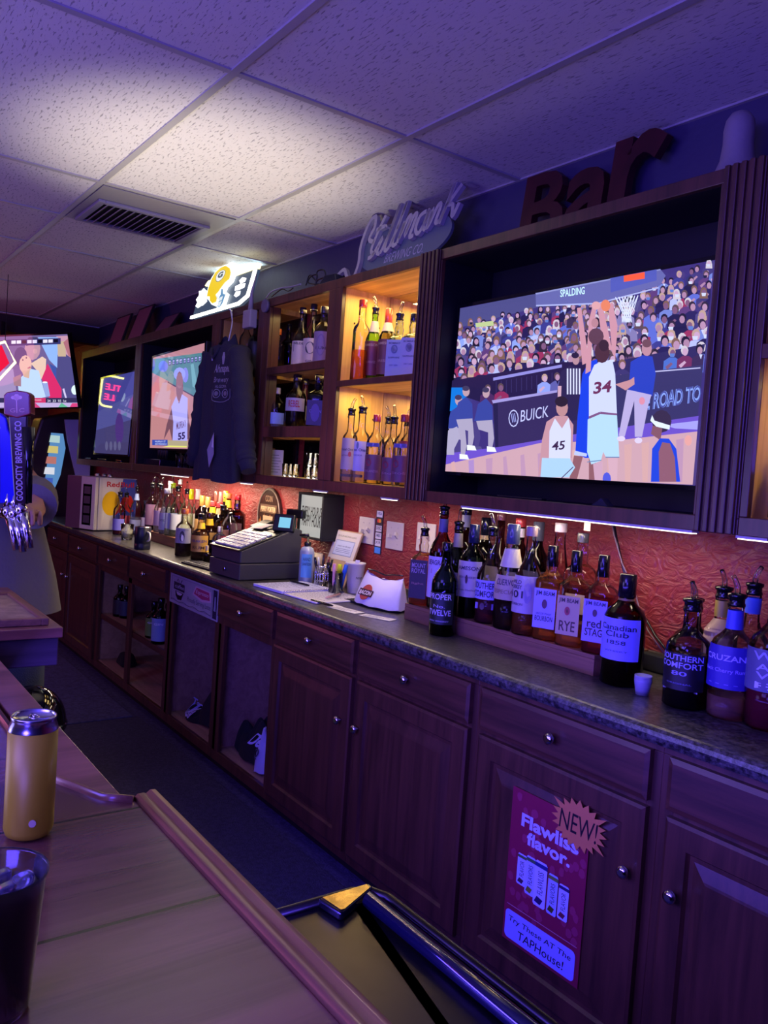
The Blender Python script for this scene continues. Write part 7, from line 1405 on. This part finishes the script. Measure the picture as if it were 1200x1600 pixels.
# hood collapsed round the neck, neckline, hanger
def hood(u, v):
    th = 2*PI*u; a, b2 = (.115-.055*v), (.060-.02*v); cx_ = XA(352, YH, zs_); return (cx_+a*math.cos(th)*(1+.06*math.sin(4*th)), YH+.01+b2*math.sin(th), zs_-.03+.105*v-.05*v*(math.sin(th) < 0)*(-math.sin(th))+.01*math.sin(5*th))
m = MB(); m.grid(hood, 40, 8); m.build('hood', hc, t)
m = MB(); cx_ = XA(352, YH, zs_); m.tube([(cx_-.05, YH-.052, zs_+.01), (cx_-.02, YH-.064, zs_-.03), (cx_+.005, YH-.066, zs_-.045), (cx_+.03, YH-.064, zs_-.025), (cx_+.05, YH-.05, zs_+.01)], .008, 8); m.build('neckline', hc, t)
m = MB(); m.tube([(cx_+.002, YH-.070, zs_-.04), (cx_+.004, YH-.070, zs_-.06)], .0035, 6, c='d0d0d8'); m.build('neck_label', paint, t)
# pocket seam and creases
# print
fy = YH-.074
def onfront(x, z, w):
    v = (z-zbm)/(zs_-zbm); a = xl(z); b2 = xr(z); c_ = max(-.98, min(.98, (x-(a+b2)/2)/((b2-a)/2))); th = 2*PI-math.acos(c_)
    p_ = body(th/(2*PI), v); return Vector((x, p_[1]-.003-w, z))
px0 = XA(343, YH-.06, 1.8)-.068
pz = lambda u, v, w=0: onfront(px0+u*1.35, ZA(622, xc, YH)+v*1.2, w)
m = MB(); c = 'a0a0a8'
m.prism([(.046, .135), (.054, .135), (.060, .165), (.055, .185), (.047, .185), (.042, .165)], pz, 0, .001, 0, c)
m.text('Ahnapee', lambda u, v, w=0: pz(.002+u, .09+v, .001), .10, .045, c, shear=.3, bold=.02); m.text('Brewery', lambda u, v, w=0: pz(.005+u, .052+v, .001), .09, .03, c, shear=.3)
m.text('ALGOMA', lambda u, v, w=0: pz(.02+u, .036+v, .001), .06, .012, c)
for cx2 in (.028, .074): m.tube([pz(cx2+.018*math.cos(2*PI*i/14), .012+.018*math.sin(2*PI*i/14), .001) for i in range(14)], .0018, 5, c=c, closed=True); m.prism(ellipse(cx2, .012, .010, .010, 10), pz, .0005, .0015, 0, '808088')
m.tube([pz(-.004+.108*i/12, -.012-.012*math.sin(PI*i/12), .001) for i in range(13)], .0018, 5, c=c)
m.tube([pz(-.006, .03, .001), pz(-.008, -.005, .001), pz(.0, -.015, .001)], .0015, 5, c=c); m.tube([pz(.108, .03, .001), pz(.11, -.005, .001), pz(.10, -.015, .001)], .0015, 5, c=c)
m.build('print', paint, t)
g0 = PP(333, 703, YH-.085); m = MB(); m.add([g0+Vector(v) for v in ((-.075, 0, .0), (-.005, 0, .085), (.012, 0, -.02), (-.03, -.004, -.09))], [(0, 1, 2, 3)], 0, 'a8a8bc'); m.add([g0+Vector(v)+Vector((0, -.002, 0)) for v in ((-.018, 0, .015), (0, 0, .09), (.006, 0, .01))], [(0, 1, 2)], 0, 'e8e8f0'); m.build('care_tag', matte, t, recalc=False)
h = thing('clothes_hanger', 'pale plastic hanger hooked under the lit helmet sign', 'hanger', hk)
b0 = Vector((cx_, YH+.01, zs_+.03)); top_ = Vector((hk.x, YU-.012, hk.z))
m = MB(); m.tube(cr3([b0, b0+Vector((0, .01, .05)), b0.lerp(top_, .75)+Vector((.012, 0, 0)), top_+Vector((.004, -.012, .012)), top_+Vector((-.014, .004, .012)), top_+Vector((-.018, .006, -.012))]), .0038, 8); m.build('hook', whitepl, h)
m = MB(); m.tube([b0+Vector((-.17, 0, -.06)), b0+Vector((-.03, 0, -.005)), b0, b0+Vector((.03, 0, -.005)), b0+Vector((.17, 0, -.06))], .006, 8); m.build('arms', whitepl, h)
hp_ = Vector((hk.x, YU, hk.z)); m = MB(); m.tube([(hp_.x-.008, YU-.0005, hp_.z+.02), (hp_.x-.008, YU-.022, hp_.z+.018), (hp_.x-.008, YU-.03, hp_.z+.03)], .003, 6); tag(m.build('cup_hook', chrome), 'small metal hook on the cabinet face that carries the hanger', 'hook')
